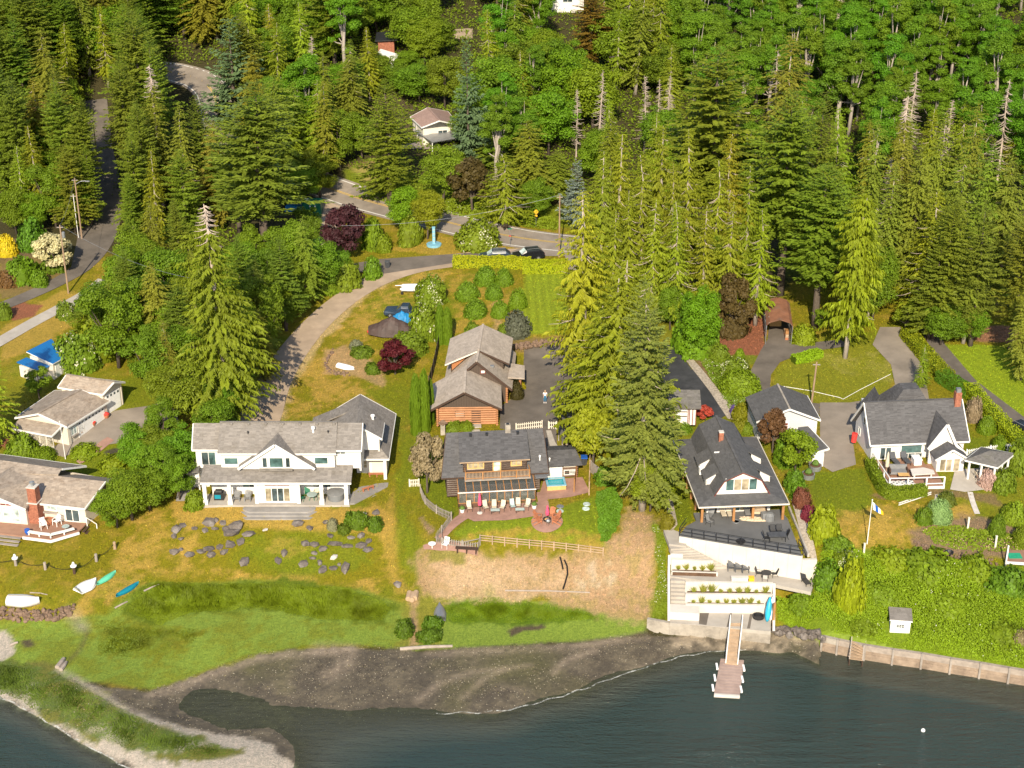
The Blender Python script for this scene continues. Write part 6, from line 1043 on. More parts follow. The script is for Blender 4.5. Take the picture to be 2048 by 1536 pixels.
def vehicle(name,label,u,v,ang,kind,body,cat):
    p =G(u,v)+(0,0,.08);T =thing(name,label,cat,p);ca,sa =math.cos(ang),math.sin(ang);f =lambda x,y,z: p+(x*ca-y*sa,x*sa+y*ca,z);L,Wd =(5.7,1.95) if kind =='pickup' else (4.7,1.9)
    def loft(st,m,nm):   # stations: x, half width, bottom, top, top half width
        mb =MB();vs =[]
        for x,w,z0,z1,wt in st: vs += [f(x,-w,z0),f(x,-w,(z0+z1)/2),f(x,-wt,z1),f(x,wt,z1),f(x,w,(z0+z1)/2),f(x,w,z0)]
        fs =[[i*6+j,i*6+(j+1) % 6,(i+1)*6+(j+1) % 6,(i+1)*6+j] for i in range(len(st)-1) for j in range(6)]+[[0,1,2,3,4,5],[len(vs)-1-j for j in range(6)]];return mb.add(vs,fs).build(nm,m,T)
    w =Wd/2
    if kind =='pickup':
        loft([(L/2,w*.85,.45,.85,w*.75),(L/2-.2,w,.4,1.0,w*.9),(1.0,w,.4,1.12,w*.94),(.9,w,.4,1.12,w*.94),(-.75,w,.4,1.12,w*.95),(-.76,w,.4,1.08,w*.97),(-L/2+.05,w,.45,1.08,w*.97),(-L/2,w*.95,.5,1.02,w*.9)],body,'body');c =loft([(1.05,w*.88,1.1,1.12,w*.86),(.35,w*.88,1.1,1.72,w*.72),(-.6,w*.88,1.1,1.76,w*.73),(-.85,w*.86,1.1,1.15,w*.84)],body,'cab');MB().prism([f(-.95,-w*.8,1.095),f(-L/2+.15,-w*.8,1.095),f(-L/2+.15,w*.8,1.095),f(-.95,w*.8,1.095)],(0,0,.01)).build('bed','tyre',T);gz =(.42,1.0,1.16,1.66)
        MB().prism([f(1.06,-w*.72,1.14),f(1.06,w*.72,1.14),f(.40,w*.62,1.70),f(.40,-w*.62,1.70)],(.02*ca,.02*sa,.02)).build('windscreen','window_glass',c);sx =((.28,-.15),(-.2,-.6))
    else:
        loft([(L/2,w*.82,.45,.8,w*.7),(L/2-.2,w,.35,.98,w*.88),(1.0,w,.35,1.08,w*.93),(-L/2+.3,w,.35,1.1,w*.95),(-L/2,w*.92,.45,1.05,w*.88)],body,'body');c =loft([(1.15,w*.9,1.05,1.08,w*.86),(.4,w*.9,1.05,1.66,w*.74),(-1.6,w*.9,1.05,1.70,w*.74),(-L/2+.08,w*.88,1.05,1.15,w*.84)],body,'cabin');MB().prism([f(1.16,-w*.72,1.1),f(1.16,w*.72,1.1),f(.46,w*.62,1.63),f(.46,-w*.62,1.63)],(.02*ca,.02*sa,.02)).build('windscreen','pale_glass',c);sx =((.3,-.35),(-.42,-1.1),(-1.17,-1.7))
        for y in (-.55,.55): MB().bar(f(.3,y,1.75),f(-1.6,y,1.78),.05).build('roof_rail','grey_metal',c)
    for s in (-1,1):
        for a,b in sx: MB().prism([f(a,s*w*.875,1.16),f(b,s*w*.875,1.16),f(b,s*w*.765,1.62),f(a,s*w*.765,1.62)],(-s*-.02*sa,s*.02*ca,.005)).build('window','window_glass',c)
        for x in (L/2-.95,-L/2+1.0): mb =MB().tube([f(x,s*(w-.22),.36),f(x,s*(w+.015),.36)],.37,14);wh =mb.build('wheel','tyre',T);MB().tube([f(x,s*(w+.012),.36),f(x,s*(w+.03),.36)],.2,10).build('rim','grey_metal',wh)
        MB().box(f(L/2-.06,s*w*.62,.78),(.12,.35,.16),ang).build('headlight','pale_glass',T);MB().box(f(-L/2+.02,s*w*.78,.9),(.08,.16,.3),ang).build('tail_light','flower_red',T)
vehicle('pickup_truck','dark blue pickup truck parked nose-left on the grass',810,633,math.pi-.12,'pickup','car_blue','truck');vehicle('parked_car','black sport utility car facing left behind the hedge, nearer the junction',1056,519,math.pi+.25,'suv','car_black','car');vehicle('parked_car','dark car mostly hidden behind the left part of the bright hedge',990,522,math.pi+.05,'suv','car_blue','car');vehicle('parked_car','dark car on the lane cut by the right edge',2052,878,-1.0,'suv','car_black','car')
def tarps():
    for nm,lb,u,v,L,Wd,h,ang,m in (('tarped_boat','boat under a peaked dark brown tarpaulin on the lawn',784,668,6.4,3.0,2.4,.02,'brown_tarp'),('tarped_boat','low heap under a blue tarpaulin behind the brown one',804,644,3.4,2.0,1.35,.2,'blue_tarp')):
        p =G(u,v);T =thing(nm,lb,'boat',p);ca,sa =math.cos(ang),math.sin(ang);nx,ny =14,9;vs =[]
        for i in range(nx+1):
            for j in range(ny+1):
                x,y =(i/nx-.5)*L,(j/ny-.5)*Wd*(1-.75*max(0,abs(i/nx-.5)*2-.25)**1.6);r =max(0,1-abs(x)/(L*.52));z =.35+h*(.35+.65*r**1.3)*max(0,1-(abs(y)/(Wd*.5))**1.5)+.07*math.sin(i*2.1+j)*(1 if .1<j/ny <.9 else 0);z *= 1 if 0<j <ny else .35;vs.append((p[0]+x*ca-y*sa,p[1]+x*sa+y*ca,p[2]+z))
        MB().add(vs,[[i*(ny+1)+j,(i+1)*(ny+1)+j,(i+1)*(ny+1)+j+1,i*(ny+1)+j+1] for i in range(nx) for j in range(ny)]).build('tarpaulin',m,T);MB().box(p+(0,0,.3),(L*.7,Wd*.55,.5),ang).build('hull','red_trim' if 'brown' in m else 'white_paint',T)
        for s in (-1,1): MB().lathe(p+(s*L*.49*ca,s*L*.49*sa,.25),[(.22,0),(.28,.15),(.22,.3)],8).build('buoy','flower_red',T)
    p =G(827,584);T =thing('catamaran','pair of white catamaran hulls on a low trailer','boat',p)
    for y in (-.45,.75): MB().tube([p+(x,y,.62) for x in (-1.9,-1.5,-.4,.8,1.7,2.1)],[.12,.3,.34,.34,.28,.1],9).build('hull','white_plastic',T,True)
    for x in (-1.6,1.3): MB().bar(p+(x,-.9,.38),p+(x,1.2,.38),.12).build('trailer_bar','grey_metal',T)
    MB().tube([p+(-2.6,.2,.9),p+(2.0,.6,1.0)],.06,6).build('mast','grey_metal',T)
    for x in (-1.6,1.3): MB().tube([p+(x,-1.0,.2),p+(x,-.88,.2)],.2,10).build('wheel','tyre',T)
    p =G(775,536);T =thing('wheelie_bin','dark grey wheeled bin beside the driveway','bin',p);MB().lathe(p,[(.3,.05),(.4,1.0)],4).build('body','dark_grey_plastic',T);MB().box(p+(0,0,1.05),(.7,.75,.1)).build('lid','dark_grey_plastic',T);MB().tube([p+(-.3,.3,.12),p+(.3,.3,.12)],.12,8).build('wheel','tyre',T)
    p =G(1168,930);T =thing('wheelie_bin','grey bin with blue lid beside the cottage annex','bin',p);MB().lathe(p,[(.3,.05),(.4,1.0)],4).build('body','dark_grey_plastic',T);MB().box(p+(0,0,1.08),(.75,.8,.14)).build('lid','blue_paint',T)
tarps()

# ------------------------------------------------------------------ garden furniture (each kind built once, then copied)
def seat_proto(kind,m,m2=None):
    mb =MB();T =link(bpy.data.objects.new(kind,None));F =Fm((0,0,0),0);m2 =m2 or m
    if kind =='adirondack_chair':
        for k in range(5): MB().bar((-.24+.12*k,-.02,.36),(-.26+.13*k,.42,1.12-.02*abs(k-2)*2),.105,.03).build('slat',m,T)
        for k in range(4): MB().box((0,-.45+.13*k,.42-.035*k),(.56,.115,.03)).build('slat',m,T)
        for s in (-1,1): MB().box((s*.35,-.12,.6),(.12,.72,.035)).build('arm',m,T);MB().bar((s*.33,-.45,0),(s*.33,-.45,.6),.09,.05).build('leg',m,T);MB().bar((s*.3,.5,.02),(s*.3,-.48,.36),.05,.1).build('leg',m,T)
    elif kind =='patio_chair':
        MB().prism([(-.27,-.28,.42),(.27,-.28,.42),(.27,.22,.38),(-.27,.22,.38)],(0,0,.03)).build('seat',m,T);MB().prism([(-.27,.22,.38),(.27,.22,.38),(.25,.48,1.08),(-.25,.48,1.08)],(0,.03,0)).build('backrest',m,T)
        for s in (-1,1): MB().tube([(s*.3,-.32,0),(s*.3,-.3,.62),(s*.3,.3,.64),(s*.29,.46,1.08)],.022,5).build('frame',m2,T);MB().tube([(s*.3,.42,0),(s*.3,.22,.4)],.022,5).build('leg',m2,T)
    elif kind =='plastic_chair':
        MB().prism([(-.26,-.26,.44),(.26,-.26,.44),(.24,.24,.42),(-.24,.24,.42)],(0,0,.035)).build('seat',m,T)
        for k in range(5): MB().bar((-.2+.1*k,.24,.44),(-.22+.11*k,.36,.98),.06,.02).build('slat',m,T)
        MB().bar((-.26,.36,.98),(.26,.36,.98),.05,.07).build('top_rail',m,T)
        for s in (-1,1):
            MB().bar((s*.29,-.28,.66),(s*.29,.32,.68),.06,.03).build('arm',m,T)
            for y in (-.27,.27): MB().bar((s*.3,y*1.1,0),(s*.27,y,.66 if y <0 else .5),.05).build('leg',m,T)
    elif kind =='lounge_chair':
        MB().prism([(-.32,-.9,.36),(.32,-.9,.36),(.32,.35,.36),(-.32,.35,.36)],(0,0,.07)).build('seat',m,T);MB().prism([(-.32,.35,.36),(.32,.35,.36),(.32,.8,.95),(-.32,.8,.95)],(0,.05,.04)).build('backrest',m,T);[MB().bar((sx*.28,y,0),(sx*.28,y,.36),.05).build('leg',m2,T) for sx in (-1,1) for y in (-.8,.3)]
    elif kind =='sofa':
        MB().box((0,0,.3),(1.7,.8,.26)).build('seat',m,T);MB().box((0,.36,.6),(1.7,.16,.5)).build('backrest',m,T);[MB().box((s*.82,0,.45),(.14,.8,.4)).build('arm',m2,T) for s in (-1,1)];[MB().bar((a*.75,b*.33,0),(a*.75,b*.33,.2),.07).build('leg',m2,T) for a in (-1,1) for b in (-1,1)]
    elif kind =='round_table':
        MB().lathe((0,0,.68),[(.6,0),(.6,.04),(.02,.042)],18).build('top',m,T);[MB().bar((.42*math.cos(a),.42*math.sin(a),0),(.2*math.cos(a),.2*math.sin(a),.68),.045).build('leg',m2,T) for a in (.8,2.4,3.9,5.5)]
    elif kind =='low_table':
        MB().box((0,0,.42),(1.0,.55,.03)).build('top',m,T);[MB().bar((a*.44,b*.22,0),(a*.44,b*.22,.4),.035).build('leg',m2,T) for a in (-1,1) for b in (-1,1)];MB().bar((-.44,-.2,.1),(.44,.2,.3),.02).build('brace',m2,T)
    elif kind =='bench':
        [MB().box((0,-.14+.14*k,.44),(1.8,.12,.04)).build('slat',m,T) for k in range(3)];[MB().box((a*.75,0,.21),(.08,.36,.42)).build('leg',m2,T) for a in (-1,0,1)]
    elif kind =='long_table':
        MB().box((0,0,.72),(1.9,1.0,.05)).build('top',m,T);[MB().bar((a*.85,b*.42,0),(a*.85,b*.42,.7),.06).build('leg',m2,T) for a in (-1,1) for b in (-1,1)]
    return T
PROT ={}
def seat(kind,m,m2,p,rot,label,cat,group=None,s=1.0):
    key =(kind,m,m2);p =np.asarray(p,float)
    if key not in PROT: o =seat_proto(kind,m,m2);PROT[key]=o
    else: o =copy_tree(PROT[key])
    o.location =tuple(p);o.rotation_euler =(0,0,rot);o.scale =(s,s,s);o['label']=label;o['category']=cat;o.name =kind
    if group: o['group']=group
    return o
def furniture():
    c =lambda a,b: (870+a/6.98,840+b/6.98);d =lambda a,b: (780+a/4.267,820+b/4.267);g =lambda u,v,dz=.1: G(u,v)+(0,0,dz)
    for i,((x,y),lb) in enumerate([((480,1280),'alone left of the pink umbrella'),((710,1272),'just right of the pink umbrella'),((825,1268),'behind the left glass table'),((940,1272),'right of the left glass table'),((1085,1255),'with blue tinge left of the right glass table'),((1160,1240),'behind the right glass table'),((1285,1250),'nearest the brick walk')]): seat('patio_chair','tan_fabric' if i != 4 else 'glass_top','black_metal',g(*c(x,y)),(.2,.35,0,-.3,.25,0,-.35)[i],'beige sling chair on the cottage patio, '+lb,'chair','sling chairs on the cottage patio')
    seat('low_table','glass_top','black_metal',g(*c(840,1310)),.05,'low glass table on the left half of the cottage patio','table','patio glass tables');seat('low_table','glass_top','black_metal',g(*c(1185,1300)),.05,'low glass table on the right half of the cottage patio','table','patio glass tables')
    for i,(x,y) in enumerate(((380,1298),(1385,1242))): p =g(*c(x,y));T =thing('flower_pot',('white pot with green plant at the left end of the cottage patio','white pot with green plant beside the brick walk')[i],'pot',p,'white patio pots');MB().lathe(p,[(.2,0),(.28,.42),(.24,.42)],12).build('pot','white_plastic',T);MB().lathe(p+(0,0,.42),[(.25,0),(.34,.15),(.2,.35),(.02,.42)],9).build('plant','leaf_green',T)
    for i,(p,h) in enumerate(((g(*c(625,1310)),2.6),(g(*d(1342,955),.12),2.0))): T =thing('parasol',('closed pink parasol on the cottage patio','closed bright pink parasol beside the fire pit')[i],'parasol',p,'closed pink parasols');MB().lathe(p,[(.3,0),(.3,.08),(.05,.12)],12).build('base','pale_concrete',T);MB().tube([p,p+(0,0,h)],.03,6).build('pole','black_metal',T);MB().lathe(p,[(.05,h*.36),(.19,h*.4),(.22,h*.55),(.12,h*.8),(.09,h*.95),(.02,h*1.0)],8).build('canopy','pink_cloth',T)
    fp =fpc+(0,0,.12);T =thing('fire_pit','black fire bowl in the middle of the brick circle','fire pit',fp);MB().lathe(fp,[(.2,0),(.42,.18),(.45,.4),(.38,.4),(.3,.3)],12).build('bowl','black_metal',T);MB().lathe(fp+(0,0,.3),[(.3,0),(.2,.08),(.03,.1)],8).build('embers','honey_wood',T);p2 =fp+(.1,-.75,0);T =thing('barbecue','small round kettle barbecue in front of the fire pit','barbecue',p2);MB().lathe(p2+(0,0,.35),[(.1,0),(.26,.12),(.28,.25),(.15,.4),(.03,.42)],12).build('kettle','grey_metal',T);[MB().bar(p2+(.2*math.cos(a),.2*math.sin(a),0),p2+(.12*math.cos(a),.12*math.sin(a),.42),.03).build('leg','black_metal',T) for a in (.5,2.6,4.7)]
    for i,a in enumerate((2.75,3.5,.35,-.35,1.1)): q =fp+(1.2*math.cos(a),1.15*math.sin(a),0);seat('adirondack_chair','terracotta',None,q,a-math.pi/2,'red-brown slatted chair at the fire pit, '+('upper left','lower left','upper right','lower right','behind the parasol')[i],'chair','chairs round the fire pit')
    F =Fm((-6.0,156.09,5.2),6.06);T =thing('hot_tub','timber-sided hot tub full of turquoise water','hot tub',F(11.35,3.0,0));mb =MB();F.box(mb,10.3,12.45,2.1,2.2,0,.92);F.box(mb,10.3,12.45,3.9,4.0,0,.92);F.box(mb,10.3,10.4,2.2,3.9,0,.92);F.box(mb,12.35,12.45,2.2,3.9,0,.92);mb.build('cabinet','honey_wood',T);mb =MB();[F.box(mb,*b,.92,1.0) for b in ((10.25,12.5,2.05,2.3),(10.25,12.5,3.8,4.05),(10.25,10.5,2.3,3.8),(12.25,12.5,2.3,3.8))];mb.build('rim','light_blue_paint',T);F.box(mb :=MB(),10.45,12.3,2.25,3.85,.1,.84);mb.build('water','pool_water',T);F.box(mb :=MB(),11.1,11.7,1.6,1.95,0,.28);solo('hot_tub_step',mb,'dark_brown','dark wooden step in front of the hot tub','step')
    seat('patio_chair','white_plastic','white_plastic',g(*d(475,1180)),-.4,'white chair on the lookout patio by the picket fence','chair');p =g(*d(360,1185));T =thing('round_table','small round white table on the lookout patio','table',p);MB().lathe(p+(0,0,.55),[(.42,0),(.42,.05),(.02,.055)],16).build('top','white_plastic',T);MB().tube([p,p+(0,0,.55)],.05,6).build('stem','white_plastic',T);seat('bench','dark_brown','dark_brown',g(*d(655,1225)),-.12,'long dark wooden bench at the fence corner','bench',s=1.35)
    for i,(x,y) in enumerate(((1452,826),(1450,866),(1678,806),(1672,845))): p =g(*d(x,y),.03);mb =MB().lathe(p,[(.42,0),(.4,.06),(.02,.065)],14);solo('stepping_disc',mb,'pale_glass' if i != 0 else 'grey_metal','flat round disc on the cottage lawn, '+('upper of the left pair','lower of the left pair','upper of the right pair','lower of the right pair')[i],'disc','round discs on the lawn')
    # white house porch and side deck
    z =4.5
    for i,x in enumerate((-29.95,-31.0+.0)): seat('adirondack_chair','grey_fabric',None,(-31.35+i*1.25,159.0,z),0,('left','right')[i]+' grey slatted chair on the white house porch','chair','porch chairs')
    seat('round_table','glass_top','green_paint',(-21.9-.9,159.1,z),0,'round glass table on the white house porch','table');
    for i,(x,y,r) in enumerate(((-24.0,158.9,1.4),(-22.4,159.9,-.2),(-21.9,159.2,-1.5),(-23.4,159.9,.2))): seat('patio_chair','tan_fabric' if i in (1,2) else 'green_paint','green_paint',(x,y,z),r,('green chair left of','beige chair behind','beige chair right of','green chair behind')[i]+' the porch glass table','chair','chairs round the porch table')
    p =np.array((-20.1,159.4,z));T =thing('hot_tub','round hot tub under a grey cover at the right end of the porch','hot tub',p);MB().lathe(p,[(.95,0),(1.0,.75)],20).build('shell','hot_tub_cover',T);MB().lathe(p+(0,0,.75),[(1.05,0),(1.05,.12),(.3,.24),(.02,.25)],20).build('cover','grey_fabric',T)
    p =np.array((-33.4,159.2,z));T =thing('barbecue_table','black covered barbecue with green front at the left end of the porch','barbecue',p);MB().box(p+(0,0,.5),(1.1,.7,.9)).build('body','black_metal',T);MB().box(p+(-.1,-.36,.5),(.7,.03,.5)).build('door','teal_paint',T);MB().tube([p+(-.35,.05,1.0),p+(.35,.05,1.0)],.28,10).build('lid','black_metal',T)
    seat('bench','terracotta','terracotta',(-16.6,161.3,z),.6,'red bench on the side deck of the white house','bench',s=.85);seat('bench','terracotta','terracotta',(-15.8,164.4,z),.02,'red bench against the garage wing wall','bench',s=1.1)
    # bungalow deck
    A =FA;seat('plastic_chair','white_plastic','white_plastic',A(1.6,-2.1,.02),.5,'white garden chair left of the orange fire table','chair','white chairs on the bungalow deck',1.15);seat('plastic_chair','white_plastic','white_plastic',A(2.75,-1.1,.02),-.6,'white garden chair right of the orange fire table','chair','white chairs on the bungalow deck',1.15);p =A(1.5,-.95,.02);T =thing('fire_table','round orange-brown table between the white garden chairs','table',p);MB().lathe(p,[(.6,0),(.7,.35),(.7,.42),(.05,.44)],18).build('body','terracotta',T);MB().lathe(p+(0,0,.44),[(.3,0),(.26,.03),(.02,.03)],12).build('burner','cedar_wood',T)
    p =A(4.2,-1.9,.02);T =thing('glass_table','small round glass table near the bungalow deck bench','table',p);MB().lathe(p+(0,0,.45),[(.42,0),(.42,.03),(.02,.03)],16).build('top','glass_top',T);MB().lathe(p,[(.2,0),(.06,.1),(.06,.45)],8).build('stem','grey_metal',T);p =A(.45,-3.6,.02);mb =MB().lathe(p,[(.18,0),(.3,.3),(.26,.55),(.3,.6),(.2,.6)],12);solo('blue_pot',mb,'blue_paint','glazed blue pot at the left end of the white deck bench','pot')
    for i,(u,v,n) in enumerate(((186,852,1),(213,836,1),(160,870,1),(139,880,2))):
        p =g(u,v,.08);T =thing('planter',('terracotta tub of flowers between the two left garage doors','terracotta tub of flowers beside the tall garage door','terracotta tub of pale flowers beside the garage entry door','long wooden box of red flowers by the white post')[i],'planter',p,'flower tubs by the garage');
        if n ==1: MB().lathe(p,[(.28,0),(.42,.4),(.36,.4)],12).build('tub','terracotta',T);MB().lathe(p+(0,0,.4),[(.36,0),(.42,.12),(.2,.3),(.03,.33)],8).build('flowers','flower_red' if i != 2 else 'pale_rock',T)
        else: MB().box(p+(0,0,.25),(1.5,.45,.4),.9).build('box','terracotta',T);MB().box(p+(0,0,.52),(1.3,.4,.22),.9).build('flowers','flower_red',T)
    # gambrel deck and terraces
    h =lambda x,y: (1300+x/4.8,800+y/4.8);D =lambda x,y: P(*h(x,y),7.45);M_ =lambda x,y: P(*k7(x,y),4.6);L_ =lambda x,y: P(*k7(x,y),1.86)
    for i,(x,y) in enumerate(((700,1105),(760,1105))): seat('lounge_chair','tan_fabric','dark_brown',D(x,y),.1,('left','right')[i]+' cushioned armchair under the gambrel eaves','chair','armchairs under the eaves',.85)
    seat('sofa','beige_cover','dark_brown',D(1040,1090),0,'cushioned sofa under the right part of the gambrel eaves','sofa');seat('lounge_chair','grey_fabric','dark_grey_plastic',D(570,1130),-.5,'dark reclining chair under the left gambrel eaves','chair');seat('patio_chair','grey_fabric','black_metal',D(575,1200),.8,'grey chair alone on the left of the grey deck','chair');seat('lounge_chair','grey_fabric','dark_grey_plastic',D(930,1090),0,'grey reclining chair in the middle under the eaves','chair',s=.9)
    for lb,x,y,r,hh,m in (('grey covered barbecue right of the sofa',1145,1150,.55,.9,'hot_tub_cover'),): p =D(x,y);T =thing('covered_barbecue',lb,'barbecue',p);MB().lathe(p,[(r,0),(r*.95,hh*.7),(r*.6,hh),(.03,hh*1.05)],10).build('cover',m,T);MB().box(p+(-.55,.1,.45),(.6,.6,.8),.3).build('side_cover','grey_fabric',T)
    p =D(985,1145);mb =MB();nn =16;vs =[(p[0]+(i/nn-.5)*2.7+.15*math.sin(j*2),p[1]+(j/5-.5)*1.1*(1-.5*abs(i/nn-.5))-.25*(i/nn-.5),p[2]+.03+.16*abs(math.sin(i*1.3+j*2.1))*(1 if 0<j <5 and 0<i <nn else 0)) for i in range(nn+1) for j in range(6)];mb.add(vs,[[i*6+j,(i+1)*6+j,(i+1)*6+j+1,i*6+j+1] for i in range(nn) for j in range(5)]);solo('ground_sheet',mb,'beige_cover','crumpled beige sheet lying on the grey deck','sheet')
    seat('long_table','dark_grey_plastic','black_metal',D(1215,1345),.05,'long dark dining table on the right of the grey deck','table')
    for i,(x,y,r) in enumerate(((1120,1350,1.5),(1290,1330,-1.5),(1180,1300,.1),(1240,1295,.1))): seat('patio_chair','black_metal','black_metal',D(x,y),r,'black chair at the dark dining table, '+('left end','right end','far side left','far side right')[i],'chair','chairs at the dark dining table')
    p =D(870,1372);mb =MB().lathe(p,[(.3,0),(.5,.2),(.5,.28),(.4,.24),(.05,.2)],14);solo('fire_bowl',mb,'black_metal','black fire bowl near the deck railing','fire bowl');p =D(622,1080);mb =MB().lathe(p,[(.2,0),(.2,.8),(.1,.95),(.02,1.0)],10);solo('patio_heater',mb,'black_metal','slim black covered heater under the gambrel eaves','heater');p =D(825,1168);mb =MB().lathe(p,[(.42,0),(.42,.1),(.34,.1),(.34,0)],16);solo('metal_ring',mb,'grey_metal','empty metal ring lying on the grey deck','ring')
    for i,(x,y) in enumerate(((772,455),(830,462),(884,468))): seat('adirondack_chair','dark_grey_plastic',None,M_(x,y),0,('left','middle','right')[i]+' of three dark grey slatted chairs against the concrete wall','chair','dark chairs on the middle terrace')
    seat('round_table','black_metal','black_metal',M_(1045,520),0,'round black table on the middle terrace','table',s=.9)
    for i,(x,y,r) in enumerate(((990,505,1.3),(1045,485,0),(1105,510,-1.3),(1035,545,3.0))): seat('patio_chair','black_metal' if i <3 else 'pale_rock','black_metal',M_(x,y),r,('black chair left of','black chair behind','black chair right of','pale chair in front of')[i]+' the round terrace table','chair','chairs at the round terrace table',.9)
    seat('lounge_chair','black_metal','black_metal',M_(1345,560),.3,'black lounge chair at the right end of the middle terrace','chair',s=.9);p =M_(930,545);mb =MB().box(p+(0,0,.22),(.55,.5,.44));mb.box(p+(0,0,.46),(.6,.55,.05));solo('yellow_box',mb,'yellow_sign','small yellow box stool on the middle terrace','box');p =M_(840,548);mb =MB().box(p+(0,0,.25),(1.7,.4,.5));mb.box(p+(0,0,.53),(1.8,.46,.06));solo('concrete_bench',mb,'pale_concrete','pale concrete bench block on the middle terrace','bench')
    p =L_(985,825);mb =MB().lathe(p,[(.6,0),(.62,.25),(.5,.25),(.48,.05),(.05,.04)],14);solo('fire_ring',mb,'black_metal','blackened fire ring on the lower patio','fire ring');mb =MB().box(L_(1098,880)+(0,0,1.2),(.22,.22,2.9));mb.box(L_(1098,880)+(0,.8,1.6),(.12,1.6,.5));solo('kayak_rack',mb,'cedar_wood','orange timber rack post at the right end of the lower patio','rack')
    for i,(x,y,m) in enumerate(((1052,860,'turquoise'),(1078,850,'white_plastic'))): p =L_(x,y);mb =MB().tube([p+(.3*t,.9*t,2.5*t) for t in (0,.1,.3,.5,.75,1)],[.05,.22,.32,.34,.27,.05],10);solo('kayak',mb,m,('turquoise paddle board leaning on the timber rack','white paddle board leaning behind the turquoise one')[i],'paddle board',smooth=True)
    for i,(u,v) in enumerate(((1616,955),(1630,938))): p =g(u,v,0);T =thing('metal_planter',('galvanised round planter nearer the lawn','galvanised round planter nearer the lean-to')[i],'planter',p,'galvanised round planters');MB().lathe(p,[(.72,0),(.75,.55),(.68,.55),(.66,.45)],18).build('tub','grey_metal',T);MB().lathe(p+(0,0,.4),[(.65,0),(.6,.1),(.05,.14)],12).build('soil','soil',T);MB().lathe(p+(0,0,.5),[(.3,0),(.45,.25),(.25,.6),(.03,.7)],7).build('plant','leaf_green',T)
    # right house deck, gazebo, lawn
    R =FR;dz =-2.2
    for i,x in enumerate((2.8,4.1)): seat('lounge_chair','dark_grey_plastic','black_metal',R(x,-.7,dz+.18),.2,('left','right')[i]+' dark reclining chair against the right house window','chair','recliners on the right house deck')
    mb =MB();R.box(mb,4.85,5.7,-1.5,-.3,dz+.16,dz+.8);R.box(mb,4.8,5.75,-1.55,-.25,dz+.8,dz+.9);solo('storage_box',mb,'white_plastic','white storage box on the right house deck','box');seat('sofa','grey_fabric','dark_brown',R(2.5,-3.0,dz),0,'dark grey outdoor sofa on the right house deck','sofa',s=1.2);seat('low_table','honey_wood','dark_brown',R(2.8,-4.0,dz),0,'low orange wooden table in front of the dark sofa','table',s=1.2)
    mb =MB();[mb.prism(R.poly([(3.6,-4.6,dz+z0),(3.8,-3.2,dz+z0),(5.4,-3.0,dz+z0),(6.3,-3.7,dz+z0),(6.2,-4.5,dz+z0)]),(0,0,h_)) for z0,h_ in ((.62,.1),)];[R.box(mb,x-.08,x+.08,y-.08,y+.08,dz,dz+.62) for x,y in ((3.9,-4.4),(4.0,-3.4),(5.9,-4.2))];solo('curved_table',mb,'pale_concrete','pale curved table on the right house deck','table');T =thing('deck_rug','white and dark patterned rug near the white deck railing','rug',R(2.4,-5.1,dz));slabs(T,'base',R.poly([(1.0,-5.6,dz+.02),(3.7,-5.7,dz+.02),(3.7,-4.6,dz+.02),(1.0,-4.5,dz+.02)]),'white_paint',.015)
    for i in range(9):
        for j in range(4):
            if (i+j) % 2: slabs(T,'rug_diamond',R.poly([(1.0+.3*i,-5.4+.28*j,dz+.026),(1.15+.3*i,-5.54+.28*j,dz+.026),(1.3+.3*i,-5.4+.28*j,dz+.026),(1.15+.3*i,-5.26+.28*j,dz+.026)]),'dark_grey_plastic',.004)
    p =R(1.3,-2.6,dz);T =thing('parasol','closed beige parasol on the right house deck','parasol',p);MB().lathe(p,[(.28,0),(.28,.08),(.04,.1)],12).build('base','dark_grey_plastic',T);MB().tube([p,p+(0,0,2.7)],.03,6).build('pole','pale_wood',T);MB().lathe(p,[(.06,.7),(.2,.8),(.22,1.4),(.12,2.4),(.02,2.7)],8).build('canopy','tan_fabric',T)
    p =R(12.3,-4.2,-2.5);seat('round_table','tan_fabric','cream_paint',p,0,'round table under the gazebo','table',s=1.2);[seat('patio_chair','tan_fabric','cream_paint',p+(1.0*math.cos(a),.9*math.sin(a),0),a-math.pi/2,'beige chair at the gazebo table, '+n_,'chair','chairs at the gazebo table') for a,n_ in ((3.4,'left side'),(5.0,'front side'),(.3,'right side'))]
    p =g(1828,1003,.1);T =thing('ladder','white ladder lying on the lawn below the deck hedge','ladder',p);a,b =G(1797,1012)+(0,0,.12),G(1862,990)+(0,0,.12);o_ =np.array((.12,.42,0));[MB().bar(a+o_*k,b+o_*k,.08).build('rail','white_paint',T) for k in (0,1)];[MB().bar(a+(b-a)*t,a+(b-a)*t+o_,.05).build('rung','white_paint',T) for t in np.linspace(.04,.96,12)]
    p =g(1706,893,.6);mb =MB().tube([p,p+(.1,.1,1.1)],[.3,.34],10);solo('red_barrel',mb,'flower_red','red barrel against the side wall of the right house','barrel');p =g(1898,1110,.02);mb =MB().lathe(p,[(.3,0),(.45,.3),(.45,.4),(.38,.4),(.2,.15)],14);solo('fire_bowl',mb,'black_metal','rusty black fire bowl on the garden terrace at right','fire bowl')
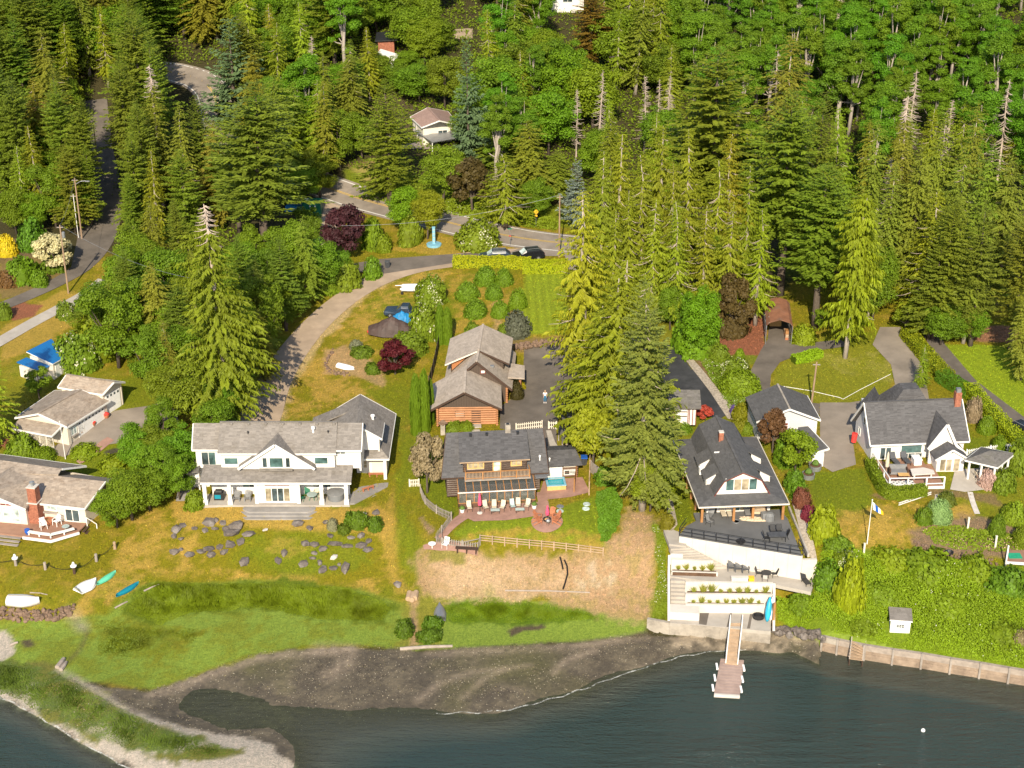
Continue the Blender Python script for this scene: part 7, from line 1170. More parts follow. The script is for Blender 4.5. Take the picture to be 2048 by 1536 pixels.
    p =g(2045,1122,0);T =thing('viewing_platform','low brown platform with green mat at the right edge','platform',p);q =[G(2010,1137),G(2120,1150),G(2110,1108),G(2013,1105)];zt =max(x[2] for x in q)+.3;slabs(T,'floor',[(x[0],x[1],zt) for x in q],'red_deck',.2);MB().bar((q[0][0],q[0][1]-.1,zt-.1),(q[1][0],q[1][1]-.1,zt-.1),.14,.25).build('edge_board','white_paint',T);c0 =G(2028,1122);slabs(T,'mat',[(c0[0]-.7,c0[1]-.5,zt+.02),(c0[0]+.7,c0[1]-.5,zt+.02),(c0[0]+.7,c0[1]+.6,zt+.02),(c0[0]-.7,c0[1]+.6,zt+.02)],'green_cloth',.015);MB().bar((q[0][0],q[0][1],zt-.5),(q[0][0],q[0][1],zt+1.9),.14).build('post','white_paint',T)
    for i,(u,v) in enumerate(((1990,1095),(1935,1058),(1727,1110))): p =g(u,v,0);mb =MB().box(p+(0,0,.6),(.18,.18,1.5));mb.box(p+(0,0,1.4),(.22,.22,.06));solo('garden_post',mb,'cream_paint',('pale post beside the clipped dome on the right','pale post in the flower bed','pale post at the foot of the flagpole')[i],'post','pale garden posts')
    # brick entry pillar, stone marker, log ends, driftwood
    p =g(886,868,0);T =thing('stone_lantern','stone lantern pillar beside the log garage shrubs','lantern',p);MB().box(p+(0,0,.7),(.55,.55,1.5)).build('pillar','aged_concrete',T);MB().lathe(p+(0,0,1.45),[(.6,0),(.5,.15),(.05,.5)],4).build('cap','brown_rock',T)
    for i,(u,v) in enumerate(((818,1196),(825,1198),(831,1195))): p =g(u,v,.25);mb =MB().tube([p+(-.05,-.6,0),p+(.05,.6,.05)],.3,9);solo('log_round',mb,'pale_wood',('left','middle','right')[i]+' of three pale cut logs at the marsh path','log','cut logs at the marsh path')
    for i,(u,v,u2,v2,r) in enumerate(((115,1338,128,1320,.28),(122,1342,133,1326,.22),(230,1217,255,1204,.1),(288,1183,318,1170,.1),(800,1300,905,1294,.2),(1010,1182,1180,1186,.1),(60,1186,95,1190,.07),(20,1292,36,1286,.15))): a,b =g(u,v,r*.6),g(u2,v2,r*.6);mb =MB().tube([a,a*.5+b*.5+(.05,.08,.03),b],[r,r*.9,r*.7],8);solo('driftwood',mb,'driftwood',('thick drift log at the creek mouth, nearer the spit','drift log beside it at the creek mouth','thin drift pole left of the tall grass','thin drift pole at the top of the tall grass','long timber edging at the marsh lip','long thin drift pole below the dry slope','thin pole behind the white rowboat','short drift log on the sand at the left edge')[i],'driftwood','driftwood')
furniture()

# ------------------------------------------------------------------ rocks
def stone_mesh(seed):
    r =np.random.default_rng(seed);bm =bmesh.new();bmesh.ops.create_icosphere(bm,subdivisions=1,radius=1.0)
    for v in bm.verts: v.co *= r.uniform(.72,1.15);v.co.z *= .75
    me =bpy.data.meshes.new('stone');bm.to_mesh(me);bm.free();return me
STONES =[stone_mesh(s) for s in range(6)]
for s in STONES: s.materials.append(MATS['rock'])
STONES_B =[]
for s in STONES: t =s.copy();t.materials.clear();t.materials.append(MATS['brown_rock']);STONES_B.append(t)
STONES_P =[]
for s in STONES: t =s.copy();t.materials.clear();t.materials.append(MATS['pale_rock']);STONES_P.append(t)
ROCKS =[(365,1052,16),(352,1060,24),(390,1057,16),(348,1073,18),(362,1078,14),(420,1047,30),(410,1061,14),(432,1040,14),(446,1047,18),(430,1058,18),(452,1058,20),(470,1053,34),(465,1067,34),(497,1069,24),(530,1060,14,2),(350,1104,22),(362,1100,14),(381,1110,24),(402,1104,22),(418,1098,22),(424,1110,24),(448,1105,20),(460,1090,28),(481,1085,24),(440,1095,18),(490,1124,22),(568,1107,20),(556,1122,20),(596,1048,32),(619,1056,18),(651,1046,16),(610,1088,18),(628,1089,24),(646,1098,20),(628,1107,16),(626,1117,14),(660,1072,18),(670,1088,24),(695,1093,24),(702,1076,16),(722,1072,20),(722,1092,26),(738,1083,18),(737,1100,20),(668,1115,18,2),(607,1128,20),(640,1124,14),(646,1139,24),(666,1138,24),(690,1137,26),(679,1129,12),(752,1026,18),(795,1170,20),(730,1027,10,2),(640,1128,12),(462,1052,12)]
ROCK_L =('flat dark','rough grey','angular grey','rounded dark')
for i,r in enumerate(ROCKS):
    u,v,w =r[:3];p =G(u,v);s =w/px_scale(p)/2;me =(STONES_P if len(r)>3 else STONES)[i % 6];o =link(bpy.data.objects.new('garden_rock',me));o.location =tuple(p+(0,0,s*.12));o.scale =(s*(1.1+.25*math.sin(i*3.1)),s*(1.0+.2*math.cos(i*5.3)),s*(.68+.2*math.sin(i*1.3)));o.rotation_euler =(.2*math.sin(i),.2*math.cos(i*2),i*1.7);o['category']='rock';o['group']='rocks of the rockery below the white house'
    o['label']=f"{'pale' if len(r) > 3 else ROCK_L[i % 4]} {'boulder' if w > 22 else 'rock'} in the {'left' if u < 545 else 'right'} half of the rockery";o['_u']=u
def rock_wall(name,label,px,n,size,ms,dz=.2,rows=2,cat='rock wall',spread=.5):
    p =smooth_line(GL(px),1);L =np.r_[0,np.cumsum([np.linalg.norm((b-a)[:2]) for a,b in zip(p[:-1],p[1:])])];pa =np.array(p);T =thing(name,label,cat,pa[len(pa)//2]);r =np.random.default_rng(n)
    for i in range(n): s =L[-1]*(i+.5)/n;q =np.array([np.interp(s,L,pa[:,k]) for k in range(3)]);k =i % rows;w =size*r.uniform(.7,1.25);o =link(bpy.data.objects.new('stone',ms[i % 6]));o.parent =T;o.location =tuple(q+(r.normal(0,.1),-spread*k+r.normal(0,.1),dz-.38*size*k)-pa[len(pa)//2]);o.scale =(w,w*.85,w*.8);o.rotation_euler =tuple(r.uniform(0,3,3))
rock_wall('rock_wall','low wall of piled brown rocks under the white rowboat',[(-40,1216),(30,1222),(80,1226),(120,1222),(150,1210)],90,.42,STONES_B,.05,3);rock_wall('stone_wall','low dry stone wall behind the log garage',[(1000,700),(1060,692),(1132,685)],60,.36,STONES_B,.5,3,spread=.3);rock_wall('riprap','jumble of grey boulders where the seawall meets the bank',[(1548,1262),(1580,1264),(1610,1268),(1645,1272)],40,.5,STONES,.3,2);rock_wall('bed_edging','ragged stone edging round the dry garden bed',[(668,700),(655,716),(652,735),(665,745),(700,748)],34,.28,STONES_B,.1,2);rock_wall('garden_edging','stone edging along the right garden terrace',[(1828,1085),(1870,1102),(1920,1112),(1990,1122)],44,.25,STONES_B,.1,2)

# ------------------------------------------------------------------ the person on the asphalt yard
def person():
    p =G(1090,806)+(0,0,.07);T =thing('person','person in white top and blue jeans standing on the asphalt yard','person',p)
    V =[(0,0,.95),(0,.01,1.18),(0,.01,1.38),(0,0,1.46),(0,-.01,1.55),(-.1,0,.9),(-.11,-.02,.5),(-.11,0,.09),(-.12,-.13,.05),(.1,0,.9),(.11,-.02,.5),(.11,0,.09),(.12,-.13,.05),(-.18,.01,1.38),(-.24,.02,1.12),(-.2,-.08,.92),(-.18,-.13,.86),(.18,.01,1.38),(.24,.02,1.12),(.2,-.08,.92),(.18,-.13,.86)]
    E =[(0,1),(1,2),(2,3),(3,4),(0,5),(5,6),(6,7),(7,8),(0,9),(9,10),(10,11),(11,12),(2,13),(13,14),(14,15),(15,16),(2,17),(17,18),(18,19),(19,20)]
    R =[.13,.12,.13,.055,.06,.095,.07,.045,.04,.095,.07,.045,.04,.065,.048,.036,.035,.065,.048,.036,.035]
    def skin(nm,m,keep=None,grow=0.0):
        ids =list(range(len(V))) if keep is None else keep;mp ={a: i for i,a in enumerate(ids)};me =bpy.data.meshes.new(nm);me.from_pydata([V[i] for i in ids],[(mp[a],mp[b]) for a,b in E if a in mp and b in mp],[]);o =link(bpy.data.objects.new(nm,me));md =o.modifiers.new('skin','SKIN');
        for i,a in enumerate(ids): me.skin_vertices[0].data[i].radius =(R[a]+grow,R[a]*.85+grow);me.skin_vertices[0].data[i].use_root =i ==0
        o.modifiers.new('sub','SUBSURF').levels =1;dg =bpy.context.evaluated_depsgraph_get();m2 =bpy.data.meshes.new_from_object(o.evaluated_get(dg));bpy.data.objects.remove(o);ob =link(bpy.data.objects.new(nm,m2));m2.materials.clear();m2.materials.append(MATS[m]);ob.parent =T;return ob
    body =skin('body','skin');skin('trousers','denim',[0,5,6,7,9,10,11],.014);skin('shirt','cotton_white',[1,0,2,13,14,17,18],.016)
    q =p+(0,0,1.47);hb =MB().lathe(q,[(.05,.0),(.085,.06),(.095,.13),(.085,.2),(.04,.24)],12,.9,1.05);hb.build('head','skin',T,True);MB().lathe(q+(0,.02,.1),[(.095,-.06),(.105,.04),(.1,.1),(.05,.155),(.01,.16)],12,.95,1.05).build('hair','hair_blonde',T,True);MB().box(q+(0,-.105,.11),(.025,.03,.04)).build('nose','skin',T);[MB().box(q+(s*.035,-.093,.145),(.022,.012,.012)).build('eye','black_metal',T) for s in (-1,1)];MB().box(q+(0,-.092,.06),(.04,.012,.01)).build('mouth','terracotta',T)
    for s in (-1,1):
        MB().box(p+(s*.12,-.06,.035),(.095,.26,.07)).build('shoe','cotton_white',T);h =p+(s*.18,-.14,.84);hm =MB();hm.box(h,(.04,.07,.08));[hm.tube([h+(s*(.012-.008*k),-.03+.02*k,-.04),h+(s*.005,-.035+.02*k,-.08-.012*(k in (1,2))),h+(-s*.012,-.035+.02*k,-.105)],.0095,5) for k in range(4)];hm.tube([h+(-s*.01,-.04,.01),h+(-s*.02,-.065,-.03)],.011,5);hm.build('hand','skin',T)
person()

# ------------------------------------------------------------------ plants
foliage('fir_needles',(.165,.212,.022),.42,.34,(1.2,1.12,.9));foliage('hemlock_needles',(.215,.238,.028),.38,.34,(1.1,1.0,.9));foliage('cedar_needles',(.250,.275,.014),.4,.34,(.75,.85,.9));foliage('blue_needles',(.17,.20,.16),.3,.15,(.9,1,1.1))
foliage('alder_leaves',(.125,.225,.012),.35,.38,(1.2,1.1,.8));foliage('maple_leaves',(.140,.215,.012),.42,.38,(1.6,1.25,.8));foliage('shrub_leaves',(.115,.175,.012),.4,.25,(1.5,1.2,.8));foliage('lush_leaves',(.20,.26,.012),.35,.3,(1.2,1.05,.9));foliage('plain_leaves',(.5,.5,.5),.35,.25,(1.1,1,.95),.3)
foliage('tall_grass',(.17,.20,.014),.45,.3,(1.2,1,.8),.4);foliage('petals',(.55,.52,.42),.2,.2,(1,1,1),.2)
RNG =np.random.default_rng(11)
def unit(v): return v/(np.linalg.norm(v,axis=-1,keepdims=True)+1e-9)
def diamonds(base,axis,length,width,nrm):
    """one leaf spray each: a bent diamond from base along axis"""
    side =unit(np.cross(axis,nrm))*(width/2)[:,None];mid =base+axis*(length*.45)[:,None]+nrm*(length*.06)[:,None];tip =base+axis*length[:,None]-nrm*(length*.05)[:,None]
    v =np.stack([base,mid-side,tip,mid+side],1).reshape(-1,3);f =np.arange(len(base)*4).reshape(-1,4);return v,f
def leafquads(c,nrm,size,asp=.8):
    t =unit(RNG.normal(size=c.shape));a =unit(np.cross(nrm,t));b =np.cross(nrm,a);s =size[:,None]/2
    v =np.stack([c-a*s,c-b*s*asp,c+a*s,c+b*s*asp],1).reshape(-1,3);return v,np.arange(len(c)*4).reshape(-1,4)
def proto(name,trunk,tm,crown,cm,extra=None):
    """crown: (verts, faces, tint)"""
    v,f,t =crown;me =arr('crown',v,f,cm,tint=t);tm_ =bpy.data.meshes.new('trunk');tm_.from_pydata(trunk.v,[],trunk.f);tm_.materials.append(MATS[tm]);tm_.polygons.foreach_set('use_smooth',[True]*len(tm_.polygons));d =dict(parts=[('trunk',tm_),('crown',me)])
    if extra is not None: e =bpy.data.meshes.new('dead_branch');e.from_pydata(extra.v,[],extra.f);e.materials.append(MATS['dead_wood']);d['parts'].append(('dead_branch',e))
    return d
def trunk_mesh(h,r,lean=.02,n=7):
    s =np.linspace(0,1,7);w =RNG.normal(size=(7,2))*h*lean*.25;return MB().tube([(w[i,0]*s[i],w[i,1]*s[i],-.6+(h+.5)*s[i]) for i in range(7)],[max(.03,r*(1-s[i])**.8) for i in range(7)],n)
def conifer(h,R,z0,dens=1.0,style='fir',m='fir_needles',bark='bark',top_dead=0.0,dead=0,prof=.85,tl=1.0):
    nb =int(h*13*dens);t =np.sort(RNG.random(nb)**.9);z =z0+(h-z0)*t*(1-top_dead) ;tt =(z-z0)/(h-z0)
    az =np.arange(nb)*2.39996+RNG.normal(0,.35,nb);sd_ =RNG.uniform(0,60);lump =(.50+.85*vnoise(np.cos(az)*1.5+sd_,np.sin(az)*1.5+z*.22+sd_))*np.where(RNG.random(nb)<.08,.55,1);L =np.maximum(.45,R*np.minimum(1,(1-tt)**prof*1.08+.03)*np.minimum(1,.5+tt*4)*lump*RNG.uniform(.8,1.12,nb))
    el ={'fir': -.10+.75*tt,'hem': -.15+.55*tt,'cedar': .15+.4*tt,'weep': .5+.2*tt}[style]+RNG.normal(0,.08,nb);dr ={'fir': -.06,'hem': .32,'cedar': .45,'weep': .75}[style]
    dh =np.stack([np.cos(az),np.sin(az),np.zeros(nb)],1);B,A,Ln,Wd,Nn =[],[],[],[],[]
    def pos(i,s): return dh[i]*(L[i]*s)[:,None]+np.stack([0*s,0*s,z[i]+np.tan(el[i])*L[i]*s-dr*L[i]*s*s*(1 if style != 'fir' else -1*(s >.6))],1)
    k =np.maximum(4,(L/.26*dens).astype(int)+3);i =np.repeat(np.arange(nb),k);s =np.concatenate([np.linspace(.12,1,q) for q in k])+RNG.normal(0,.03,k.sum())
    for sgn in (-1,1):
        a2 =az[i]+sgn*RNG.uniform(.5,1.15,len(i));l =np.clip((.20+.42*(1-s))*L[i]*.62,.22,.95)*RNG.uniform(.7,1.25,len(i))*tl
        if style in ('fir','hem'): ax =np.stack([np.cos(a2),np.sin(a2),RNG.normal(-.16 if style =='fir' else -.35,.16,len(i))],1);nr =unit(np.stack([RNG.normal(0,.3,len(i)),RNG.normal(0,.3,len(i)),np.ones(len(i))],1));w =l*.52
        else: ax =np.stack([np.cos(a2)*.45,np.sin(a2)*.45,RNG.normal(-.9,.25,len(i))],1);nr =unit(dh[i]+RNG.normal(0,.45,(len(i),3)));w =l*.38;l =l*1.15
        B.append(pos(i,np.clip(s,0,1)));A.append(unit(ax));Ln.append(l);Wd.append(w);Nn.append(nr)
    ip =np.arange(nb);B.append(pos(ip,np.full(nb,.82)));ax =unit(dh+np.stack([0*z,0*z,(.25 if style =='fir' else -.6)+0*z],1));A.append(ax);Ln.append(np.clip(L*.3,.3,.9));Wd.append(np.clip(L*.12,.14,.35));Nn.append(unit(RNG.normal(0,.3,(nb,3))+(0,0,1)))
    v,f =diamonds(np.concatenate(B),np.concatenate(A),np.concatenate(Ln),np.concatenate(Wd),np.concatenate(Nn));bt =RNG.random(nb);tint =np.concatenate([bt[i],bt[i],bt])*.6+RNG.random(len(f))*.4
    ex =None
    if dead:
        ex =MB()
        for q in range(dead):
            zz =h*RNG.uniform(.25,.97 if not top_dead else 1) if not top_dead else h*RNG.uniform(1-top_dead*1.3,.99);a =RNG.uniform(0,6.28);ll =max(.5,R*(1-zz/h)*1.25+.4)*RNG.uniform(.7,1.2);p =[(math.cos(a)*ll*x,math.sin(a)*ll*x,zz-ll*(.9*x-.55*x*x)) for x in (0,.35,.7,1.0)];ex.tube(p,[.055,.045,.035,.015],4,False)
    return proto(style,trunk_mesh(h*(.93 if style in ('fir','hem') and not top_dead else 1),h*.013+.1),bark,(v,f,tint),m,ex)
def broadleaf(h,R,zc,rz,clumps=44,per=170,ls=.34,m='maple_leaves',bark='bark',flat=.75,shell=.6):
    d =unit(RNG.normal(size=(clumps,3)));rad =RNG.uniform(shell,1,clumps)**.6*(.60+.75*vnoise(d[:,0]*1.7+RNG.uniform(5,90),d[:,1]*1.7+d[:,2]*1.7+40));c =d*rad[:,None]*np.array([R,R,rz])*.82;c[:,2]+= zc;cr =RNG.uniform(.15,.40,clumps)*R
    n =(per*(cr/cr.mean())**1.6).astype(int)+20;i =np.repeat(np.arange(clumps),n);dd =unit(RNG.normal(size=(len(i),3)));dd[:,2]=np.abs(dd[:,2])*RNG.choice([1,1,1,-.7],len(i));p =c[i]+dd*(cr[i]*RNG.uniform(.55,1.08,len(i)))[:,None]*np.array([1,1,flat])
    nr =unit(dd+RNG.normal(0,.55,dd.shape)+(0,0,.35));v,f =leafquads(p,nr,ls*RNG.uniform(.6,1.35,len(i)));tint =RNG.random(clumps)[i]*.55+RNG.random(len(i))*.45
    tr =MB().tube([(0,0,-.6),(.02*h,0,h*.3),(-.01*h,.02*h,zc),(0,0,zc+rz*.5)],[h*.016+.08,h*.013+.06,h*.008+.04,.04],7)
    for q in RNG.choice(clumps,min(12,clumps),False): s0 =np.array([0,0,zc-rz*.75]);tr.tube([s0,s0*.4+c[q]*.6+(0,0,-.1*h*.1),c[q]],[h*.006+.04,h*.004+.03,.02],5,False)
    return proto('tree',tr,bark,(v,f,tint),m)
def bare_tree(h,R,n=60,curve=.4):
    tr =trunk_mesh(h,h*.011+.06,.03,6);ex =MB()
    for q in range(n):
        zz =h*(.2+.78*q/n);a =RNG.uniform(0,6.28);ll =R*(1.05-zz/h)*RNG.uniform(.5,1.2)+.25;ex.tube([(math.cos(a)*ll*x,math.sin(a)*ll*x,zz-ll*curve*x+ll*.35*x*x) for x in (0,.5,1)],[.05,.035,.012],4,False)
    tr.v += ex.v if False else [];m1 =bpy.data.meshes.new('trunk');m1.from_pydata(tr.v,[],tr.f);m1.materials.append(MATS['dead_wood']);m2 =bpy.data.meshes.new('branches');m2.from_pydata(ex.v,[],ex.f);m2.materials.append(MATS['dead_wood']);return dict(parts=[('trunk',m1),('branches',m2)])
def shrub(n=1500,ls=.17,lump=.22,m='shrub_leaves',seed=0,flat=1.0,top=1.0,blossom=0):
    """unit bush: radius 1, height 1 (scaled when placed)"""
    d =unit(RNG.normal(size=(n,3)));d[:,2]=np.abs(d[:,2]);q =np.arctan2(d[:,1],d[:,0]);k =1-lump+lump*2*vnoise(q*2.2+seed*9+20,d[:,2]*3+seed*5+20);r =k*RNG.uniform(.80,1.03,n);p =d*r[:,None];
    if flat != 1.0: p[:,2]=np.sign(p[:,2])*np.abs(p[:,2])**flat*top
    nr =unit(d+RNG.normal(0,.45,d.shape));v,f =leafquads(p,nr,ls*RNG.uniform(.6,1.4,n));t =RNG.random(n)
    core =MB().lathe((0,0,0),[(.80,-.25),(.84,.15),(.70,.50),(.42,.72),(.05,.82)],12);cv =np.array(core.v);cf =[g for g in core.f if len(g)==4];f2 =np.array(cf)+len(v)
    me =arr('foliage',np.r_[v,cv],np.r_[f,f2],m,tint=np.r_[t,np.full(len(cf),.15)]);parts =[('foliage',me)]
    if blossom:
        j =np.argsort(vnoise(d[:,0]*4+30,d[:,1]*4+d[:,2]*3+30)+RNG.random(n)*.3)[:blossom];pv,pf =leafquads(p[j]*1.02,unit(nr[j]),ls*.5*RNG.uniform(.6,1.3,blossom));parts.append(('blossom',arr('blossom',pv,pf,'petals',tint=RNG.random(blossom))))
    return dict(parts=parts)
PR =dict(
 fir=[conifer(24,4.8,2.5,1.15,prof=.66,tl=.75),conifer(24,4.3,4.0,1.1,prof=.58,tl=.75),conifer(24,5.2,2.0,1.15,prof=.55,tl=.75),conifer(24,4.5,7.0,1.15,prof=.6,tl=.75)],bigfir=[conifer(24,4.6,2.0,1.55,'fir','hemlock_needles','pale_bark',prof=.68,tl=.6,dead=14)],
 hem=[conifer(22,3.8,2.5,.95,'hem','hemlock_needles','pale_bark',dead=8,prof=.6,tl=.8),conifer(22,3.6,4,1.05,'hem','hemlock_needles','pale_bark',dead=12,prof=.5,tl=.8),conifer(22,4.5,1.5,1.1,'hem','hemlock_needles',prof=.55,tl=.8)],
 cedar=[conifer(22,3.4,1.5,1.15,'cedar','cedar_needles','pale_bark',dead=26,prof=.6,tl=.8),conifer(22,3.9,1.0,1.15,'cedar','cedar_needles','pale_bark',dead=18,prof=.55,tl=.8),conifer(22,3.1,2.5,1.15,'cedar','cedar_needles','pale_bark',dead=34,prof=.5,tl=.8)],
 deadtop=[conifer(24,3.4,2,1.0,'hem','hemlock_needles','dead_wood',top_dead=.16,dead=70)],deadcedar=[conifer(26,4.0,1,1.5,'cedar','cedar_needles','dead_wood',top_dead=.13,dead=70,prof=.5,tl=.7)],
 weep=[conifer(20,3.4,3.0,1.5,'weep','cedar_needles','pale_bark',dead=16,prof=.28,tl=.95)],spruce=[conifer(9,2.6,.6,1.3,'fir','blue_needles')],
 alder=[broadleaf(20,3.8,11.8,8.0,60,260,.27,'alder_leaves','pale_bark'),broadleaf(20,3.4,12.2,7.6,50,270,.27,'alder_leaves','pale_bark'),broadleaf(20,4.1,11.5,8.2,66,260,.28,'alder_leaves','pale_bark')],
 maple=[broadleaf(12,4.4,7,5.2,66,250,.28),broadleaf(12,3.9,6.6,5.4,58,250,.27),broadleaf(12,4.8,6.4,5.0,70,250,.29)],
 small=[broadleaf(5,2.4,3.0,2.1,34,130,.26),broadleaf(5,2.1,3.0,2.2,30,130,.24)],plain=[broadleaf(5,2.4,2.9,2.1,36,150,.26,'plain_leaves')],madrona=[broadleaf(13,3.2,10,2.6,22,70,.3,'plain_leaves','orange_bark')],
 snag=[bare_tree(14,2.2,150),bare_tree(16,2.6,130,.6)],
 bush=[shrub(1500,.17,.24,seed=1),shrub(1500,.16,.2,seed=2),shrub(1700,.18,.3,seed=3)],lush=[shrub(1500,.17,.2,'lush_leaves',4),shrub(1500,.16,.25,'lush_leaves',5)],ball=[shrub(2200,.11,.06,seed=6)],tint=[shrub(1700,.15,.2,'plain_leaves',7)],bloom=[shrub(1700,.15,.2,seed=8,blossom=380)],smooth=[shrub(3200,.07,.02,'plain_leaves',9)],
 column=[shrub(2600,.12,.08,seed=10,flat=.55)])
TREES =[];ORD ='zeroth first second third fourth fifth sixth seventh eighth ninth tenth eleventh twelfth thirteenth fourteenth fifteenth sixteenth seventeenth eighteenth nineteenth twentieth'.split()
def ordw(k):
    if k <21: return ORD[k]
    return 'twenty-'+ORD[k-20] if k <30 else 'thirtieth' if k ==30 else 'thirty-'+ORD[k-30] if k <40 else 'fortieth' if k ==40 else 'forty-'+ORD[k-40] if k <50 else f'{k}th'
def put(kind,p,sx,sz,name,label,cat,group,rot=None,tint=None,var=None,u=None):
    pr =PR[kind][RNG.integers(len(PR[kind])) if var is None else var];o =thing(name,label,cat,p,group);k_ =.022 if 'tree' in name and 'column' not in kind else 0;o.rotation_euler =(RNG.normal(0,k_),RNG.normal(0,k_),RNG.uniform(0,6.28) if rot is None else rot);a_ =RNG.uniform(.88,1.12);o.scale =(sx*a_,sx/a_,sz)
    for nm,me in pr['parts']:
        c =link(bpy.data.objects.new(nm,me));c.parent =o
        if nm =='dead_branch': c['kind']='stuff'
        if tint is not None and nm in ('crown','foliage'): c.color =(*tint,1)
    TREES.append((o,label,proj(p)[0] if u is None else u));return o
HT =dict(fir=24,bigfir=24,hem=22,cedar=22,deadtop=24,deadcedar=26,weep=20,spruce=9,alder=20,maple=12,small=5,plain=5,madrona=13,snag=15)
NAMES =dict(fir='fir_tree',bigfir='fir_tree',hem='hemlock_tree',cedar='cedar_tree',deadtop='hemlock_tree',deadcedar='cedar_tree',weep='weeping_tree',spruce='spruce_tree',alder='alder_tree',maple='maple_tree',small='leafy_tree',plain='leafy_tree',madrona='madrona_tree',snag='dead_tree')
WHAT =dict(fir='dark green fir',hem='olive green hemlock',cedar='yellow green cedar',deadtop='dead-topped hemlock',deadcedar='dead-topped cedar',alder='bright green alder',maple='leafy green maple',snag='bare grey dead tree')
GROUPN =dict(fir='fir trees of the forest',hem='hemlocks of the forest',cedar='cedars of the forest',deadtop='dead-topped trees',alder='alders on the right hillside',maple='leafy trees between the conifers',snag='dead standing trees')
LM =[('the top left corner',0,0),('the left road',120,230),('the madrona',75,330),('the strip between two roads',300,260),('the dead-topped cedar',420,480),('the highway bend',420,90),('the thick-trunked fir',530,330),('the green container',640,360),('the brick cabin',680,80),('the hill house',860,240),('the small gravel lane',940,60),('the hilltop house',1140,40),('the highway',960,400),('the blue spruce',1150,340),('the cedar row',1320,330),('the bare snags',1290,180),('the tall pointed fir',1415,200),('the top centre-right edge',1500,20),('the carport',1560,480),('the weeping tree',1720,480),('the right driveways',1860,520),('the top right corner',2040,40),('the right edge',2048,350),('the alder stand',1800,120),('the grey firs',1860,280)]
def near(u,v): return min(LM,key=lambda l: (l[1]-u)**2+(l[2]-v)**2*1.5)[0]
def ztop(p,v):
    d =ray(proj(p)[0],v);return CAMZ+d[2]/d[1]*p[1]
def tree(kind,u,vb,vt,w=None,label=None,tint=None,var=None,cat='tree',name=None,group=None,rot=None):
    """tree whose foot stands at pixel (u, vb) and whose tip reaches row vt; w = crown width in pixels"""
    p =G(u,vb);h =max(1.0,ztop(p,vt)-p[2]);s =h/HT[kind];R =dict(fir=4.3,bigfir=4.6,hem=3.7,cedar=3.1,deadtop=3.4,deadcedar=4,weep=3.4,spruce=2.6,alder=3.6,maple=4.4,small=2.4,plain=2.4,madrona=3.2,snag=2)[kind]
    sx =s if w is None else w/px_scale(p)/2/R;return put(kind,p,sx,s,name or NAMES[kind],label or f"{WHAT.get(kind, 'leafy tree')} near {near(u, (vb+vt)/2)}",cat,group or GROUPN.get(kind),rot,tint,var)
def toptree(kind,u,vt,h,wf=1.0,**k):
    """forest tree known by its tip: height h, foot found on the hillside below it"""
    d =ray(u,vt);z =20.0
    for _ in range(25): p =CAM+d*((z+h-CAMZ)/d[2]);z =.5*z+.5*float(_tps(p[0],p[1])[0])
    p[2]=z;s =h/HT[kind];return put(kind,p,s*wf,s,NAMES[kind],k.pop('label',None) or f"{WHAT[kind]} near {near(u, vt+60)}",'tree',GROUPN.get(kind),**k)
# trees one can single out
tree('bigfir',1285,1018,562,215,'tall grey-green fir in front of the gambrel house',tint=(1.05,1.12,1.9));tree('deadcedar',452,850,404,195,'tall cedar with a bleached dead top beside the gravel driveway',tint=(.72,.80,.9));tree('fir',533,540,165,200,'broad fir with thick bare lower trunk beside the curving drive',tint=(1.0,1.02,1.1),var=3)
tree('cedar',1165,760,385,155,'slim pale-topped cedar right of the orchard hedge',tint=(1.25,1.15,1.2),var=0);tree('cedar',1228,892,560,190,'yellow green cedar between the asphalt yard and the tall fir',var=1,tint=(.9,.9,.9));tree('cedar',1190,835,610,135,'lower cedar leaning over the asphalt yard',var=1);tree('cedar',1235,870,520,185,'cedar close behind the tall grey-green fir',var=0)
tree('fir',1628,655,330,165,'large dark fir beside the carport',tint=(.95,1.1,.9),var=3);tree('fir',1560,590,185,190,'very tall fir behind the carport',tint=(1,1.1,.9));tree('weep',1690,716,393,108,'weeping conifer with hanging branches on the oval lawn',tint=(.95,1.05,.9));tree('cedar',1835,650,385,120,'yellow green cedar at the top of the right driveway',var=2);tree('fir',780,408,160,120,'shapely fir below the hill house',tint=(1.12,1.08,1.0),var=0);tree('spruce',1152,458,322,75,'pale blue spruce beside the highway pole');tree('spruce',938,330,85,85,'blue-green fir above the hill house',tint=(.62,.78,.42))
tree('madrona',78,345,200,110,'orange-barked madrona with thin rusty crown',tint=(.24,.16,.05));tree('fir',1425,420,92,180,'tall pointed fir rising above the cedar row',tint=(1.1,1.05,1.0),var=2);tree('deadtop',328,420,130,110,'hemlock with bleached top between the two roads');tree('fir',1180,150,-20,110,'brown dying fir left of the alder stand',tint=(1.2,.62,1.0))
